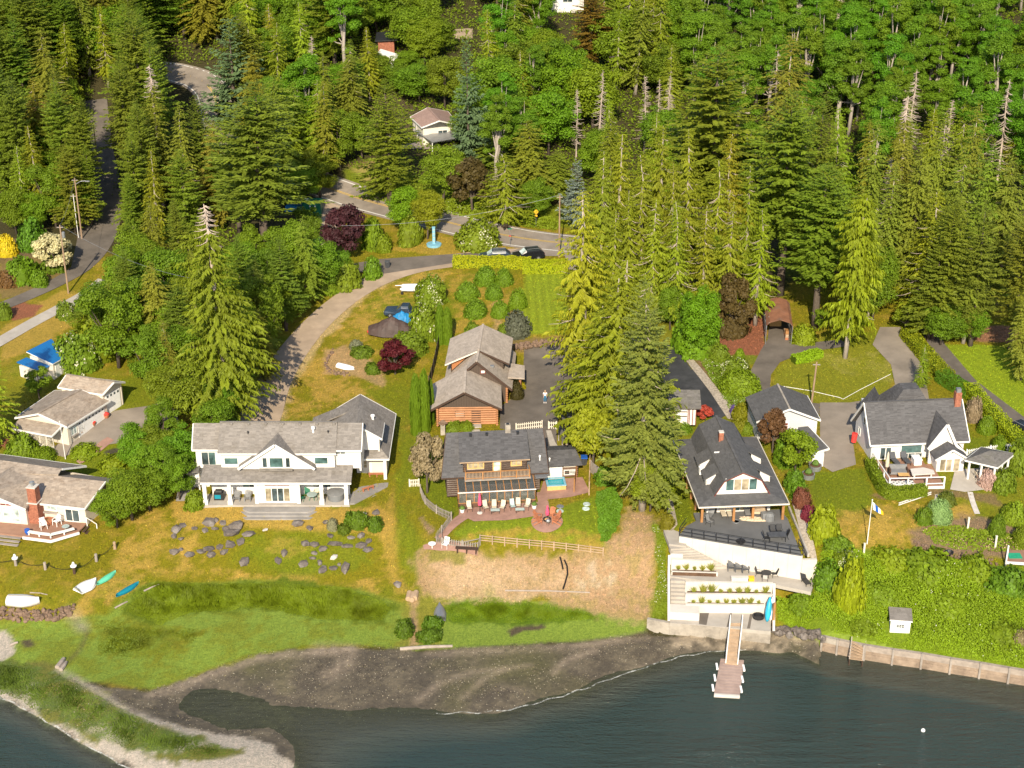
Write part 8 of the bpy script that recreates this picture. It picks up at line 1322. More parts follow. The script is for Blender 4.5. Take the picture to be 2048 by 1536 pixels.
tree('plain',692,520,408,95,'dark purple plum tree beside the highway',tint=(.11,.035,.045));tree('plain',790,748,682,82,'dark red maple on the dry lawn',tint=(.17,.022,.03));tree('plain',1410,842,810,36,'bright red bush behind the gambrel house',tint=(.85,.14,.09));tree('plain',1462,672,545,88,'brown-leaved tree beside the red mulch',tint=(.17,.12,.035));tree('maple',1395,714,562,96,'bright green leafy tree beside the dark driveway',tint=(.95,1.25,.8),var=0);tree('plain',1545,905,815,60,'rusty red-brown small tree by the grey garage',tint=(.24,.12,.05));tree('small',1590,945,858,92,'round-headed green tree shading the metal planters',tint=(1.3,1.2,1.0));tree('plain',945,425,312,85,'brown-tinged tree below the blue-green fir',tint=(.15,.11,.028));tree('small',1185,940,812,85,'cream-flecked leafy tree beside the log cottage annex',tint=(1.7,1.35,1.5));tree('maple',1300,1022,905,90,'leafy tree at the foot of the tall fir',tint=(1.2,1.1,1));tree('plain',110,540,468,92,'cream-flowering dogwood beside the left road',tint=(1.1,1.0,.58));tree('plain',855,985,868,84,'grey twiggy lilac at the corner of the log cottage',tint=(.56,.44,.26));tree('maple',815,470,362,75,'bright green tree beside the highway',tint=(1.0,1.25,.9));tree('maple',855,478,372,65,'taller dull green tree left of the blue column',tint=(1.4,1.1,1));tree('hem',2040,760,560,60,'dark conifer at the right edge above the lawn')
tree('hem',-10,900,620,120,'drooping conifer cut by the left edge of the picture',tint=(1.2,1.4,.8));tree('small',80,800,735,60,'dark green tree in front of the blue shed');tree('cedar',1840,780,690,34,'small weeping conifer on the right hedge',tint=(.8,1,1));tree('small',922,738,700,10,'tiny sapling left of the log garage')
for u,vb,vt,w in ((238,735,560,150),(300,700,540,130),(345,780,640,110),(200,640,560,90),(395,860,690,120),(330,900,800,90),(535,715,540,100),(495,775,600,90),(575,650,520,80),(465,815,660,80),(430,900,790,100),(380,960,850,95),(310,990,890,110),(265,1040,935,110),(640,590,470,90),(670,570,490,60),(600,560,430,80),(560,560,440,90),(260,640,500,120),(330,620,480,110),(380,680,540,110),(300,780,650,100),(420,780,640,110),(200,700,600,110),(500,700,540,100),(540,640,480,90),(350,830,720,100),(360,1000,900,80),(290,950,850,110),(235,1055,965,80),(340,950,850,110),(300,1020,930,90),(410,860,740,100),(445,855,740,80),(360,720,590,110),(280,580,450,90),(480,600,470,90),(440,640,500,100),(620,500,410,70),(510,560,450,80)): tree('maple',u,vb,vt,w,f"leafy green tree in the belt {'above' if vb < 700 else 'along'} the {'gravel driveway' if u > 400 else 'bungalow plot'}",group='leafy belt beside the gravel driveway',tint=(RNG.uniform(.8,1.1),RNG.uniform(.9,1.15),1))
for u,vb,vt,k,w in ((640,395,300,'maple',90),(600,410,320,'maple',90),(885,410,282,'maple',90),(1010,455,305,'cedar',110),(1075,440,350,'maple',70),(725,320,225,'maple',85),(680,340,215,'maple',90),(1060,390,240,'hem',90),(940,300,210,'maple',70),(1000,330,235,'hem',80),(1110,395,300,'hem',70),(560,380,150,'hem',110),(480,470,260,'fir',120),(640,330,160,'cedar',90),(700,250,110,'hem',80),(840,205,120,'maple',100),(890,215,100,'maple',90),(960,250,150,'maple',90),(1020,230,110,'maple',90),(830,110,0,'maple',110),(755,175,105,'maple',80),(800,190,125,'maple',80),(745,140,85,'hem',60),(812,150,95,'maple',60),(700,190,120,'maple',90),(560,120,20,'maple',90),(620,140,40,'maple',90),(870,110,30,'maple',90),(1640,660,615,'small',40),(1880,690,600,'maple',90),(1940,690,600,'maple',70),(1810,665,600,'small',60),(1745,640,480,'maple',90),(1480,640,560,'maple',60),(1340,660,560,'maple',60),(1420,620,470,'fir',80),(1510,650,420,'cedar',90)):
    tree(k,u,vb,vt,w,tint=(RNG.uniform(.85,1.12),RNG.uniform(.9,1.15),1))
for u,vt,h in ((1205,300,22),(1240,268,23),(1290,310,21),(1325,248,24),(1352,325,21),(1385,258,23),(1440,320,21),(1470,268,24),(1510,330,20),(1262,380,18),(1310,400,18),(1370,400,18),(1415,410,17),(1460,400,18),(1230,420,16),(1180,400,15)): toptree('cedar',u,vt,h,RNG.uniform(.9,1.15),tint=(RNG.uniform(.8,1.05),RNG.uniform(.85,1.05),1),label='yellow green cedar with pale trunk in the long cedar row')
for u,vt,h in ((1155,165,13),(1200,150,14),(1295,140,14),(1340,138,14),(1320,165,10),(1000,240,10),(1830,150,16),(1905,185,14),(2020,170,17),(1785,300,15),(1560,110,14),(620,60,14)): toptree('snag',u,vt,h)
for u,vt,h,k in ((300,520,14,'hem'),(350,560,13,'fir'),(245,500,12,'fir'),(385,600,12,'hem'),(500,520,14,'hem'),(560,470,14,'fir'),(330,640,11,'hem'),(480,620,12,'fir'),(600,430,14,'hem'),(470,470,16,'fir'),(220,560,11,'hem'),(520,620,10,'hem'),(20,150,22,'fir'),(60,250,15,'cedar'),(110,160,21,'fir'),(150,200,19,'fir'),(30,290,13,'cedar'),(130,290,14,'fir'),(165,290,13,'fir'),(95,320,11,'maple'),(20,370,8,'maple'),(150,370,7,'maple'),(60,380,7,'maple'),(1640,185,27,'fir'),(1700,215,24,'cedar'),(1580,62,26,'hem'),(1760,240,24,'hem'),(1830,185,25,'deadtop'),(1890,212,24,'hem'),(1960,205,24,'hem'),(1990,290,22,'hem'),(2035,300,22,'hem'),(1850,290,22,'hem'),(1790,330,20,'hem'),(1930,310,22,'hem'),(1900,390,20,'fir'),(1980,400,20,'fir'),(1760,400,17,'hem'),(2060,420,19,'fir'),(1955,470,15,'hem'),(1880,480,14,'fir'),(262,25,26,'fir'),(300,70,25,'fir'),(235,120,22,'fir'),(350,205,19,'hem'),(280,200,20,'fir'),(258,265,17,'fir'),(300,300,16,'cedar'),(395,190,19,'fir'),(420,240,17,'hem'),(360,300,16,'fir'),(255,350,12,'fir'),(300,400,12,'hem'),(350,400,13,'fir'),(455,40,20,'spruce'),(480,25,20,'fir'),(400,420,12,'hem'),(250,440,10,'fir'),(380,500,9,'hem'),(280,480,9,'maple')): toptree(k,u,vt,h,RNG.uniform(.9,1.15),**({'tint': (.62,.8,.42),'label': 'blue-green young fir beside the highway bend'} if k =='spruce' else {'tint': (RNG.uniform(.85,1.1),RNG.uniform(.9,1.15),1)}))
# the rest of the forest: spread over the hillside, keeping the openings that the photo shows
KEEP =[(335,128,445,215),(452,285,480,330),(812,206,935,296),(690,300,775,400),(660,385,1150,505),(590,395,665,445),(182,180,232,480),(762,95,798,132),(900,20,955,88),(1108,0,1165,32),(0,440,240,700),(1130,520,1300,700),(1530,600,1590,690),(380,110,445,135),(440,130,470,200),(745,230,815,400)]
placed =[tuple(o.location) for o,*_ in TREES];tries =0;nfill =0
while nfill <390 and tries <14000:
    tries += 1;y =RNG.uniform(236,352);x =RNG.uniform(-.36,.36)*y*1.02;z =H(x,y);u,vb =proj((x,y,z))
    if u <-70 or u >2120: continue
    if u <240: k =RNG.choice(['fir','fir','fir','hem','cedar','maple']);okb =vb <425
    elif u <480: k =RNG.choice(['fir','fir','hem']);okb =vb <330 or (vb <540 and u >245)
    elif u <1180: k =RNG.choice(['maple']*5+['cedar','hem','alder','alder','fir']);okb =vb <385
    elif u <1360: k =RNG.choice(['maple','maple','hem','cedar']) if vb <420 else 'cedar';okb =vb <560
    else: k =(RNG.choice(['alder']*7+['maple','cedar']) if y >268 else RNG.choice(['alder','hem','hem','fir','cedar']));okb =vb <560
    if not okb: continue
    if u >1360 and y >262: k =RNG.choice(['alder']*9+['maple'])
    h =dict(fir=21,hem=18,cedar=16,maple=12,alder=16)[k]*RNG.uniform(.75,1.15);wr =dict(fir=4.9,hem=4.3,cedar=3.6,maple=4.8,alder=3.9)[k]*h/HT[k]
    if any((x-a)**2+(y-b)**2<(min(3.1,wr*.8+.4))**2 for a,b,c in placed): continue
    sc_ =px_scale((x,y,z));vt =proj((x,y,z+h))[1];r =wr*sc_*.8;bad =False
    for a,b,c,d in KEEP:
        if u+r >a and u-r <c and vb >b and vt <d:
            hn =None
            if vb >d-4: hn =(vb-d)/sc_/.95       # stands in front of the opening: only a low tree fits
            bad =True;break
    if bad:
        continue
    if vt >1536 or vb <-30 or (u >1360 and vt <185 and k in ('fir','hem','cedar')): continue
    put(k,(x,y,z),wr/dict(fir=4.2,hem=3.7,cedar=3.1,maple=4.4,alder=3.6)[k],h/HT[k],NAMES[k],f"{WHAT[k]} near {near(u, (vt+vb)/2)}",'tree',GROUPN[k],tint=(RNG.uniform(.8,1.08),RNG.uniform(.9,1.15),RNG.uniform(.8,1.0)));placed.append((x,y,z));nfill += 1
# undergrowth below the trees where it shows, one mass of ferns and brambles
def undergrowth():
    n =26000;y =RNG.uniform(228,340,n);x =RNG.uniform(-.37,.37,n)*y;z =Hs(x,y);q =np.c_[x,y,z]-CAM;dd =q@FW;u =1024+FPX*(q@RT)/dd;v =768-FPX*(q@UP)/dd
    ok =(v <385) | ((u >1180) & (v <620)) | ((u >240) & (u <480) & (v <560))
    for a,b,c,d in [(335,128,445,215),(690,340,775,385),(660,385,1170,520),(182,130,235,480),(452,250,500,330),(480,300,700,400),(0,440,240,700),(1530,600,1590,690),(1420,640,1540,720),(1740,640,1860,700)]: ok &= ~((u >a) & (u <c) & (v >b) & (v <d))
    x,y,z =x[ok],y[ok],z[ok];m =len(x);i =np.repeat(np.arange(m),7);p =np.c_[x[i],y[i],z[i]]+RNG.normal(0,.5,(len(i),3))*np.array([1,1,.35])+(0,0,.35);vv,ff =leafquads(p,unit(RNG.normal(0,.6,p.shape)+(0,-.3,1)),RNG.uniform(.2,.5,len(i)));o =link(bpy.data.objects.new('undergrowth',arr('undergrowth',vv,ff,'maple_leaves',tint=RNG.random(m)[i])));o['kind']='stuff';o['label']='mixed green undergrowth covering the forest floor';o['category']='undergrowth'
undergrowth()

# ------------------------------------------------------------------ shrubs, hedges, grasses
def bush(kind,u,vb,w,h,label,tint=None,name='shrub',cat='shrub',group=None):
    """bush standing at pixel (u, vb), w pixels wide and h pixels tall"""
    p =G(u,vb);s =px_scale(p);a =w/s/2;z =max(.3,h/s/.92-.0);p =p+(0,a*.6,0);return put(kind,p,a,z,name,label,cat,group,tint=tint)
for u,v,w,h in ((971,572,46,34),(1008,572,40,30),(935,602,48,32),(988,600,38,28),(951,637,50,32),(1036,620,38,38),(1000,636,38,30)): bush('ball',u,v,w,h,'rounded fruit bush in the orchard behind the hedge',(1.0,1.15,.8),group='orchard bushes')
for k,u,v,w,h,lb,t in [
 ('tint',1034,676,62,44,'grey-green wispy shrub above the stone wall',(.20,.22,.15)),('bush',1010,672,34,20,'low shrub behind the log garage roof, right side',None),('bush',945,672,36,22,'low shrub behind the log garage roof, left side',None),
 ('bloom',862,610,62,46,'white-flowering shrub above the pickup truck',(1.1,1.1,1)),('bloom',850,680,66,60,'white-flowering shrub beside the brown tarpaulin',(1.1,1.1,1)),('bloom',955,502,88,46,'large white-flowering shrub on the highway island',(1.2,1.1,1)),('bush',815,715,70,40,'dark rounded shrub behind the dark red maple',None),('lush',800,698,40,20,'yellow-green shrub touching the brown tarpaulin',None),('bush',745,748,30,18,'small dark shrub left of the dark red maple',(.7,.8,.8)),('tint',712,700,30,16,'silvery low shrub in the dry garden bed',(.36,.38,.24)),('bush',722,716,40,18,'low green shrub in the dry garden bed',(.9,.9,.9)),
 ('bush',820,494,44,52,'clipped conical shrub left of the blue column',(1.2,1.1,.9)),('bush',745,500,46,56,'upright shrub right of the purple plum',(1.2,1.2,.9)),('lush',768,505,36,30,'yellow-green shrub by the blue bin',(.8,.85,.8)),('bush',745,560,36,40,'round green shrub beside the wheeled bin',(1,1.2,.8)),('bush',690,580,60,50,'loose shrub at the pole stub',(1.2,1.1,1)),('bush',650,590,60,60,'tall shrub left of the pole stub',(1.2,1.2,.9)),
 ('bush',712,1058,46,30,'dark dome shrub in the rockery, larger one',(.75,.85,.7)),('bush',750,1062,34,24,'dark dome shrub in the rockery, smaller one',(.75,.85,.7)),('tint',664,1062,24,22,'silver-leaved plant in the rockery',(.44,.43,.26)),('bush',687,1068,26,16,'low dark shrub between the rockery boulders',(.7,.7,.7)),('bush',388,1020,44,32,'green shrub at the left porch corner',(1.1,1.1,.8)),('bush',933,862,34,13,'low shrub under the log garage window',(1.1,1.1,.9)),('bush',908,864,40,15,'low shrub at the left corner of the log garage',(1,1,.8)),('tint',1034,800,30,32,'dark clipped shrub at the log garage corner',(.10,.085,.02)),('lush',1042,780,20,14,'golden shrub by the log garage portico',(1.5,1,.6)),
 ('tint',1948,845,34,48,'pink rhododendron behind the right house',(.50,.38,.25)),('tint',1978,978,42,34,'pink-white hydrangea in front of the gazebo',(.85,.58,.52)),('smooth',1880,1048,56,44,'smooth clipped green dome by the flower bed',(.42,.66,.22)),('ball',1995,1078,36,46,'dark clipped egg-shaped shrub on the right',(.9,.95,.7)),('ball',2045,1095,40,40,'clipped dome at the right edge',(1.1,1,.7)),('ball',1975,870,36,34,'clipped ball on the hedge bed, lower one',(1,1.1,.7)),('ball',2000,905,36,30,'clipped ball on the hedge bed, farther right',(1,1.1,.7)),('bush',2010,985,50,40,'loose shrub right of the gazebo',None),('bush',2040,950,50,60,'tall shrub at the right edge by the gazebo',None),('bush',1850,1050,34,30,'dark shrub left of the smooth dome',(.8,.9,.7)),('bush',2030,1050,50,36,'light shrub above the right platform',(1.3,1.3,.9)),
 ('tint',1605,1018,38,38,'reddish shrub at the corner of the gambrel eaves',(.33,.12,.07)),('tint',1620,1045,32,30,'crimson clipped shrub beside the gravel strip',(.36,.055,.09)),('lush',1650,1085,62,62,'yellow-green shrub beside the grey deck',(1.1,1.05,.8)),('lush',1700,1225,66,108,'tall yellow-green shrub on the bank',(1.25,1.15,.7)),('bush',1680,1110,66,26,'clipped dark mound below the flagpole',(.9,1,.8)),('bush',1590,985,40,40,'green shrub right of the gambrel roof, upper',(.8,1,.8)),('bush',1575,935,50,50,'dark shrub behind the gambrel dormer',(.8,1,.8)),('bush',1600,1000,40,30,'green shrub right of the gambrel roof, lower',(.8,1.1,.8)),
 ('ball',1482,792,84,42,'broad spreading dome left of the grey garage',(1.2,1.2,.7)),('lush',1482,842,40,34,'golden bushy shrub beside the gravel strip',(.9,.7,.6)),('lush',1480,868,36,26,'low golden shrub above the gambrel roof',(.8,.65,.6)),('bush',1420,715,40,40,'green shrub at the top of the gravel strip',None),('bush',1495,870,26,20,'small green ball beside the grey garage',None),('bush',1480,720,18,20,'small bush in the round lawn island',(1.2,1.3,.9)),('lush',1610,690,54,32,'bright shrub right of the carport',None),('bush',1300,845,60,40,'dark shrub left of the small white building',(.8,1,.8)),('bush',1360,868,50,24,'low shrub in front of the small white building',(.8,1,.8)),
 ('tint',1465,676,74,46,'brown-leaved undershrub beside the red mulch',(.16,.115,.035)),('bush',1400,716,80,50,'bright green undershrub at the top of the dark driveway',(1.0,1.3,.8)),('bush',1375,705,60,60,'bright green shrub left of the brown-leaved tree',(1.0,1.3,.8)),('tint',12,515,40,40,'bright yellow shrub at the left edge',(1.1,.86,.03)),('bush',60,500,60,50,'dark green shrub behind the dogwood',(.7,1,.8)),('bush',40,568,66,44,'rounded green shrub beside the left road',(.9,1.1,.7)),('bush',75,575,40,28,'small round shrub beside the left road',(.9,1.1,.7)),('tint',15,575,50,30,'orange-flowering low shrub at the left edge',(.28,.15,.05)),('bush',105,545,50,30,'dark shrub under the dogwood',(.7,.8,.7)),('bush',8,640,30,30,'green shrub beside the mulch ellipse',None),('bloom',150,745,90,60,'white-flowering shrub behind the garages',(1,1.1,1)),('lush',190,725,100,80,'big yellow-green shrub beside the blue shed',(.85,.85,.8)),('bush',40,915,60,36,'feathery shrub below the lattice lean-to',(1.2,1.2,.8)),('ball',85,925,56,22,'low clipped mound below the lattice',(1.2,1.2,.7)),('bush',250,700,90,70,'dark laurel above the garage lawn',(.8,1.1,.8)),('bloom',130,640,40,30,'white-flowering shrub beside the concrete walk',None),('tint',140,885,14,10,'dark red tuft beside the brick path',(.2,.05,.04)),('bush',225,945,60,24,'low planting behind the bungalow roof',(1.3,1.2,.8)),('bush',165,915,60,16,'clipped mound beside the brick path',(1.3,1.3,.8)),
 ('bush',808,1274,40,30,'dark shrub at the marsh lip, left of the path',(.6,.7,.6)),('bush',865,1262,40,24,'dark tussock below the grey rowboat',(.6,.8,.7)),('bush',858,1286,44,22,'dark tussock at the marsh lip, right of the path',(.6,.7,.6)),('bush',1210,970,40,30,'dark shrub under the tall fir',(.8,1,.8)),('bush',1335,1060,30,30,'reddish-tipped shrub on the gambrel side lawn',(1.3,.8,.8)),('bush',1120,832,24,14,'low shrub beside the woodshed path',None),('bloom',1470,760,60,34,'white-flecked border plants along the gravel strip',None),('bush',1440,725,40,30,'border shrub below the brown-leaved tree',None),('tint',1465,740,26,14,'coral flowers in the garden border',(.55,.22,.12)),('tint',1468,828,18,16,'purple flowers beside the gravel strip',(.22,.14,.5)),('tint',1895,1012,40,22,'flowering clump in front of the entry path',(.2,.26,.03))]: bush(k,u,v,w,h,lb,t)
for u,v,w,h,lb in ((833,872,26,120,'tall clipped evergreen column, leftmost of the group by the log garage'),(850,868,22,126,'tall clipped evergreen column, middle of the group by the log garage'),(862,850,16,90,'slim clipped evergreen column nearest the board fence'),(880,690,20,78,'left half of the twin evergreen columns by the flowering shrubs'),(895,690,20,72,'right half of the twin evergreen columns by the flowering shrubs')): bush('column',u,v,w,h,lb,(.85,1.0,.7),'evergreen_column','tree','clipped evergreen columns')
def hedge(label,px,wd,h,m,n,tint=None,ls=.16,world=None):
    p =np.array(smooth_line(GL(px),1));L =np.r_[0,np.cumsum(np.linalg.norm(np.diff(p[:,:2],axis=0),axis=1))];s =RNG.uniform(0,L[-1],n);q =np.c_[[np.interp(s,L,p[:,i]) for i in range(3)]].T;d =np.gradient(p[:,:2],axis=0);a =np.interp(s,L,np.unwrap(np.arctan2(d[:,1],d[:,0])));nr =np.c_[-np.sin(a),np.cos(a),0*a]
    t =RNG.uniform(-h,wd+h,n);side =np.where(t <0,-1,np.where(t >wd,1,0));off =np.where(side ==0,t-wd/2,side*wd/2);hz =np.where(side <0,h+t,np.where(side >0,h-(t-wd),h));wob =1+.12*(vnoise(s*1.3+5,hz*2+3)-.5);c =q+nr*(off*wob)[:,None];c[:,2]=q[:,2]+hz*wob+RNG.normal(0,.03,n);on =np.where((side ==0)[:,None],np.array([0,0,1.0]),nr*side[:,None]);v,f =leafquads(c,unit(on+RNG.normal(0,.45,on.shape)),ls*RNG.uniform(.6,1.4,n))
    T =thing('hedge',label,'hedge',p[len(p)//2]);me =arr('foliage',v-p[len(p)//2],f,m,tint=RNG.random(n));o =link(bpy.data.objects.new('foliage',me));o.parent =T;mb =MB()
    if tint: o.color =(*tint,1)
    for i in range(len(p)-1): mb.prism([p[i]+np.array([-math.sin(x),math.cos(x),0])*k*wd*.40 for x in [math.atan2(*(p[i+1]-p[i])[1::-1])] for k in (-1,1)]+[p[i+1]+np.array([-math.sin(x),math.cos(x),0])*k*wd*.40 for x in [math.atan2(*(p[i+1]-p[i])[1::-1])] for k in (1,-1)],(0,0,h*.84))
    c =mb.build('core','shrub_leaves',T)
hedge('bright yellow-green clipped hedge between the orchard and the lane',[(906,533),(960,533),(1020,534),(1060,536)],1.6,1.5,'lush_leaves',6500,(1.9,1.55,.8));hedge('bright green clipped hedge block at the top of the orchard lawn',[(1046,544),(1090,544),(1136,543)],1.7,1.7,'lush_leaves',5500,(1.6,1.5,.8));hedge('small clipped hedge block on the oval lawn edge',[(1586,726),(1615,720),(1640,712)],1.3,1.0,'lush_leaves',2600,(1.1,1.4,.9));hedge('long clipped hedge between the two right driveways',[(1812,672),(1835,700),(1865,735),(1895,765)],2.0,1.3,'shrub_leaves',5200,(1.7,1.35,.7));hedge('tall yellow-green hedge behind the right house',[(1938,790),(1965,825),(2000,860),(2040,900)],1.8,1.7,'lush_leaves',5200,(1.4,1.35,.9));hedge('clipped green hedge round the front of the right house deck',[(1738,935),(1752,965),(1768,995),(1800,998),(1850,990)],1.0,1.35,'shrub_leaves',4800,(1.2,1.1,.7));hedge('dark hedge below the right end of the driveway hedge',[(1880,760),(1915,782),(1940,795)],1.8,1.4,'shrub_leaves',3000,(.7,1,.8))
def mass(name,label,cat,px,n,ls,m,hmax,lump=.35,tint=None,flowers=0,blade=False,fcol=(1,1,1)):
    """countless small leaves or grass blades over an outline"""
    w =np.array(GL(px));x0,y0 =w[:,:2].min(0);x1,y1 =w[:,:2].max(0);x =RNG.uniform(x0,x1,n*3);y =RNG.uniform(y0,y1,n*3);sd =sd_poly(x,y,w)+(fbm(x*.6,y*.6)-.5)*1.0;k =np.where((sd >0) & (np.hypot(x-39.2,y-135.9)>1.45) & (np.hypot(x-31.2,y-136.3)>1.6))[0][:n];x,y,sd =x[k],y[k],sd[k];z =Hs(x,y);e =np.clip(sd/1.2,.25,1);lz =(.35+.65*np.clip((fbm(x*lump+9,y*lump+4,3)-.3)/.4,0,1))*hmax*e
    if blade: th =fbm(x*.25+3,y*.25+8)*18;ax =unit(np.c_[np.cos(th)*.75+RNG.normal(0,.25,len(x)),np.sin(th)*.5+RNG.normal(0,.25,len(x)),np.ones(len(x))]);v,f =diamonds(np.c_[x,y,z-.05],ax,np.maximum(.12,lz*RNG.uniform(.6,1.2,len(x))),np.full(len(x),ls),unit(np.c_[RNG.normal(0,.5,len(x)),-np.ones(len(x)),0*x]));t =np.clip((fbm(x*.5,y*.5)-.3)*2.2*.65+RNG.random(len(x))*.35,0,1)
    else: p =np.c_[x,y,z+lz*RNG.uniform(.55,1.05,len(x))];v,f =leafquads(p,unit(RNG.normal(0,.5,p.shape)+(0,-.35,1)),ls*RNG.uniform(.6,1.4,len(x)));t =np.clip(fbm(x*.8,y*.8)*.7+RNG.random(len(x))*.4-.05,0,1)
    o =link(bpy.data.objects.new(name,arr(name,v,f,m,tint=t)));o['kind']='stuff';o['label']=label;o['category']=cat
    if tint: o.color =(*tint,1)
    if flowers: j =np.where(fbm(x*.25+40,y*.25)>.53)[0][:flowers];v,f =leafquads(np.c_[x[j],y[j],z[j]+lz[j]*1.08+.05],unit(RNG.normal(0,.3,(len(j),3))+(0,-.5,1)),RNG.uniform(.07,.16,len(j)));o =link(bpy.data.objects.new('wild_flowers',arr('wild_flowers',v,f,'petals',tint=RNG.random(len(j)))));o['kind']='stuff';o['label']='white wild flowers scattered over the '+name.replace('_',' ');o['category']='flowers';o.color =(*fcol,1)
mass('tall_grass','tall dark marsh grass bending in a long bed','grass',[(252,1222),(272,1185),(314,1163),(420,1165),(560,1166),(700,1176),(785,1215),(768,1243),(640,1238),(520,1214),(380,1225),(320,1250)],30000,.09,'tall_grass',.7,.7,(.85,1.0,.6),blade=True)
mass('tall_grass','tall bright marsh grass right of the path','grass',[(888,1212),(1000,1195),(1180,1224),(1200,1238),(1050,1246),(905,1242)],11000,.08,'tall_grass',.4,.5,(.75,1.0,.5),blade=True);mass('tall_grass','olive grass mound in the left marsh','grass',[(190,1240),(300,1248),(420,1262),(340,1318),(200,1312)],6000,.07,'tall_grass',.3,.5,(.8,.85,.8),blade=True)
mass('dune_grass','green dune grass covering the sand spit','grass',[(-120,1300),(20,1322),(110,1342),(225,1408),(330,1460),(400,1474),(470,1502),(425,1514),(360,1514),(262,1502),(180,1472),(108,1436),(45,1400),(-120,1366)],20000,.09,'tall_grass',.45,.6,(.62,.78,1.6),blade=True)
mass('brambles','green brambles covering the steep bank on the right','brambles',[(1642,1108),(1720,1104),(1745,1118),(1790,1100),(1830,1112),(1900,1122),(2000,1140),(2150,1165),(2150,1352),(2040,1335),(1900,1312),(1780,1290),(1660,1268),(1600,1262),(1556,1240),(1552,1192),(1625,1190)],64000,.15,'shrub_leaves',1.4,.3,(1.6,1.6,.8),90)
mass('ivy','ivy bank between the cottage lawn and the tall fir','ivy',[(1192,985),(1225,975),(1245,1010),(1238,1050),(1215,1085),(1198,1088)],6000,.2,'shrub_leaves',.8,.4,(.8,1.1,.8));mass('weeds','weedy strip left of the concrete terraces','weeds',[(1308,1050),(1336,1085),(1341,1240),(1302,1238),(1314,1150)],3500,.16,'shrub_leaves',.35,.5,(1.2,1.1,.9),80);mass('verge_plants','lush roadside plants above the highway','plants',[(700,395),(780,405),(900,430),(1000,448),(1110,462),(1120,445),(1060,400),(960,395),(860,400),(760,380)],9000,.3,'shrub_leaves',.8,.3,(1.2,1.15,.8),60)
mass('bed_plants','mixed green plants of the right garden bed','plants',[(1840,1060),(1900,1050),(1990,1060),(2040,1075),(2040,1105),(1960,1105),(1870,1090)],2600,.22,'shrub_leaves',.5,.7,(1.2,1.2,.8),120,fcol=(1.0,.7,.6));mass('border_plants','mixed garden border along the gravel strip','plants',[(1375,690),(1420,700),(1450,740),(1490,770),(1495,850),(1470,840),(1430,770)],4500,.24,'shrub_leaves',.7,.5,(.95,1,.9),120)
for k,(a,b,z,n,hh) in enumerate((((1378,1184),(1540,1186),3.72,9,1.0),((1378,1205),(1525,1207),2.78,9,.95),((1348,1138),(1430,1141),4.95,5,.95))):
    A,B =P(*a,z),P(*b,z)
    for i in range(n):
        p =A+(B-A)*(i+.5)/n+(0,-.1,0);m =70;c =np.zeros((m,3));ax =unit(np.c_[RNG.normal(0,.42,m),RNG.normal(0,.42,m),np.ones(m)]);hg =hh*RNG.uniform(.45,1.25);v,f =diamonds(c,ax,hg*RNG.uniform(.6,1.1,m),np.full(m,.06),unit(np.c_[RNG.normal(0,.5,m),-np.ones(m),0*ax[:,0]]));o =link(bpy.data.objects.new('grass_tuft',arr('grass_tuft',v,f,'tall_grass',tint=RNG.random(m))));o.location =tuple(p);o.color =(1.35,1.2,3.0,1);o['category']='grass tuft';o['group']='ornamental grasses in the terrace planters';lb =f"ornamental grass tuft in the {('upper', 'lower', 'short top')[k]} terrace planter";TREES.append((o,lb,proj(p)[0]));o['label']=lb
for k,u,v,w,h,t,lb in (('lush',1790,1150,90,40,(.9,.95,.8),'mounded light bush at the top of the bank'),('bush',1860,1165,110,44,(1.2,1.2,.8),'broad bush in the middle of the bank'),('lush',1950,1170,90,46,(.8,.9,.8),'light bush on the bank below the platform'),('bush',2020,1200,90,50,(.8,1,.8),'dark bush on the bank near the right edge'),('bush',1770,1215,80,36,(1.0,1.1,.8),'bush on the bank left above the tiny shed'),('bush',1660,1180,70,44,(.9,1.1,.8),'dark bush beside the lounge terrace'),('bloom',1690,1150,60,36,None,'white-flecked bush behind the tall yellow-green shrub'),('bush',1900,1235,100,36,(1.2,1.25,.8),'low bush on the lower bank right of the shed'),('bush',1610,1225,70,30,(1,1.1,.8),'low bush above the boulders'),('lush',2010,1290,90,34,(.7,.8,.7),'light low bush near the right end of the bulkhead'),('bush',1730,1265,70,20,(1.1,1.1,.8),'low mound of leaves beside the beach steps'),('tint',2045,1295,46,30,(.42,.36,.18),'dry straw-coloured clump at the right end of the bank')): bush(k,u,v,w,h,lb,t)
def lawn_tufts():
    n =90000;x =RNG.uniform(-62,66,n);y =RNG.uniform(138,232,n);q =np.c_[x,y,Hs(x,y)];d =q-CAM;dd =d@FW;u =1024+FPX*(d@RT)/dd;ok =(u >-40) & (u <2090) & (q[:,2]>1.2)
    for w in PAVED: ok &= sd_poly(x,y,w)<.1
    q =q[ok];m =len(q);ix =np.clip(np.searchsorted(XS,q[:,0]),0,nxg-1);iy =np.clip(np.searchsorted(YS,q[:,1]),0,nyg-1);col =gcol[iy*nxg+ix]*RNG.uniform(.6,1.45,(m,1))*RNG.uniform(.9,1.1,(m,3));ax =unit(np.c_[RNG.normal(0,.6,m),RNG.normal(0,.6,m),np.ones(m)])
    v,f =diamonds(q-(0,0,.03),ax,RNG.uniform(.08,.24,m),RNG.uniform(.07,.16,m),unit(np.c_[RNG.normal(0,.5,m),-np.ones(m),.5+0*ix]));o =link(bpy.data.objects.new('lawn_tufts',arr('lawn_tufts',v,f,'ground_cover',col=np.c_[np.repeat(col,4,0),np.ones(m*4)])));o['kind']='stuff';o['label']='uneven tufts of green and dry grass over the lawns';o['category']='grass'
lawn_tufts()
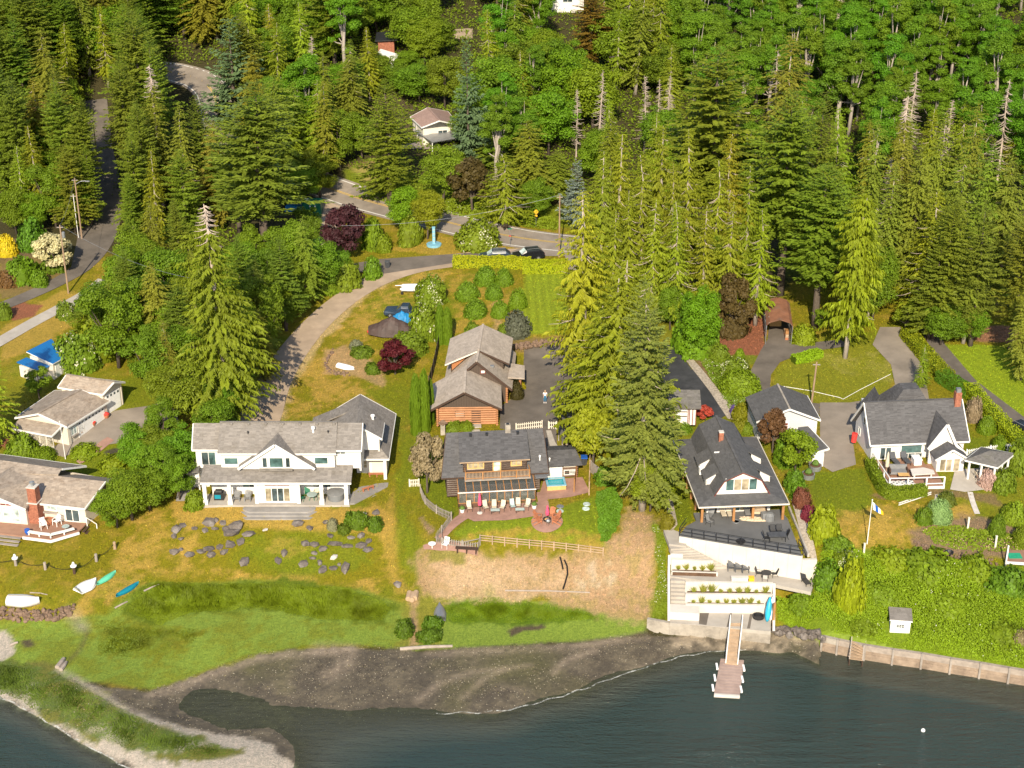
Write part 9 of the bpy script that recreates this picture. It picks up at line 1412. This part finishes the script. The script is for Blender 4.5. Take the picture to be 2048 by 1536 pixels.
def shore_shells():
    n =60000;x =RNG.uniform(-52,40,n);y =RNG.uniform(122,146,n);z =Hs(x,y);f0 =fbm(x*.35,y*.9);ok =(sd_poly(x,y,np.array(GL(MUDP)))>-.4) & (z >.02) & (z <.9) & (RNG.random(n)<np.clip((f0-.36)*3.2,.05,1));q =np.c_[x,y,z+.05][ok];m =len(q);base =np.array([(.42,.36,.26),(.20,.165,.12),(.055,.045,.035),(.30,.26,.12)])[RNG.choice(4,m,p=[.16,.40,.36,.08])]*RNG.uniform(.7,1.3,(m,1))
    v,f =leafquads(q,unit(RNG.normal(0,.35,q.shape)+(0,-.2,1)),RNG.uniform(.04,.12,m));o =link(bpy.data.objects.new('shells',arr('shells',v,f,'ground_cover',col=np.c_[np.repeat(base,4,0),np.ones(m*4)])));o['kind']='stuff';o['label']='shells and pebbles strewn over the mudflat';o['category']='shells'
shore_shells()
def foam():
    for nm,lb,px,wd in (('foam_line','thin white foam line where the water meets the mudflat',[(872,1428),(940,1426),(1010,1423),(1080,1406),(1150,1385),(1230,1356),(1300,1332),(1360,1314),(1440,1301),(1500,1300)],.16),('foam_line','broken foam along the outer edge of the sand spit',[(-30,1382),(20,1403),(90,1440),(150,1478),(200,1505),(245,1530),(290,1560)],.14)):
        o =ribbon(nm,px,wd,'sea_foam',.03,across=1,kind='stuff');o['label']=lb;o['category']='foam'
        for v in o.data.vertices: v.co.z =max(v.co.z,.02);v.co.y += .12*math.sin(v.co.x*2.3)+.08*math.sin(v.co.x*6.1)
foam()
p =P(1846,1462,0.02);mb =MB().lathe(p-(0,0,.1),[(.1,0),(.2,.12),(.2,.24),(.1,.36),(.02,.38)],10);solo('mooring_buoy',mb,'white_plastic','single white mooring buoy on the dark water','buoy')
for o in [o for o in sc.objects if o.name.startswith('garden_rock')]: TREES.append((o,o['label'],o['_u']));del o['_u']

# ------------------------------------------------------------------ labels: like plants are told apart by their order from the left
by ={}
for o,lb,u in TREES: by.setdefault(lb,[]).append((u,o))
for lb,l in by.items():
    if len(l)>1:
        for i,(u,o) in enumerate(sorted(l,key=lambda t: t[0])): o['label']=f"{lb}, {ordw(i+1)} from the left"
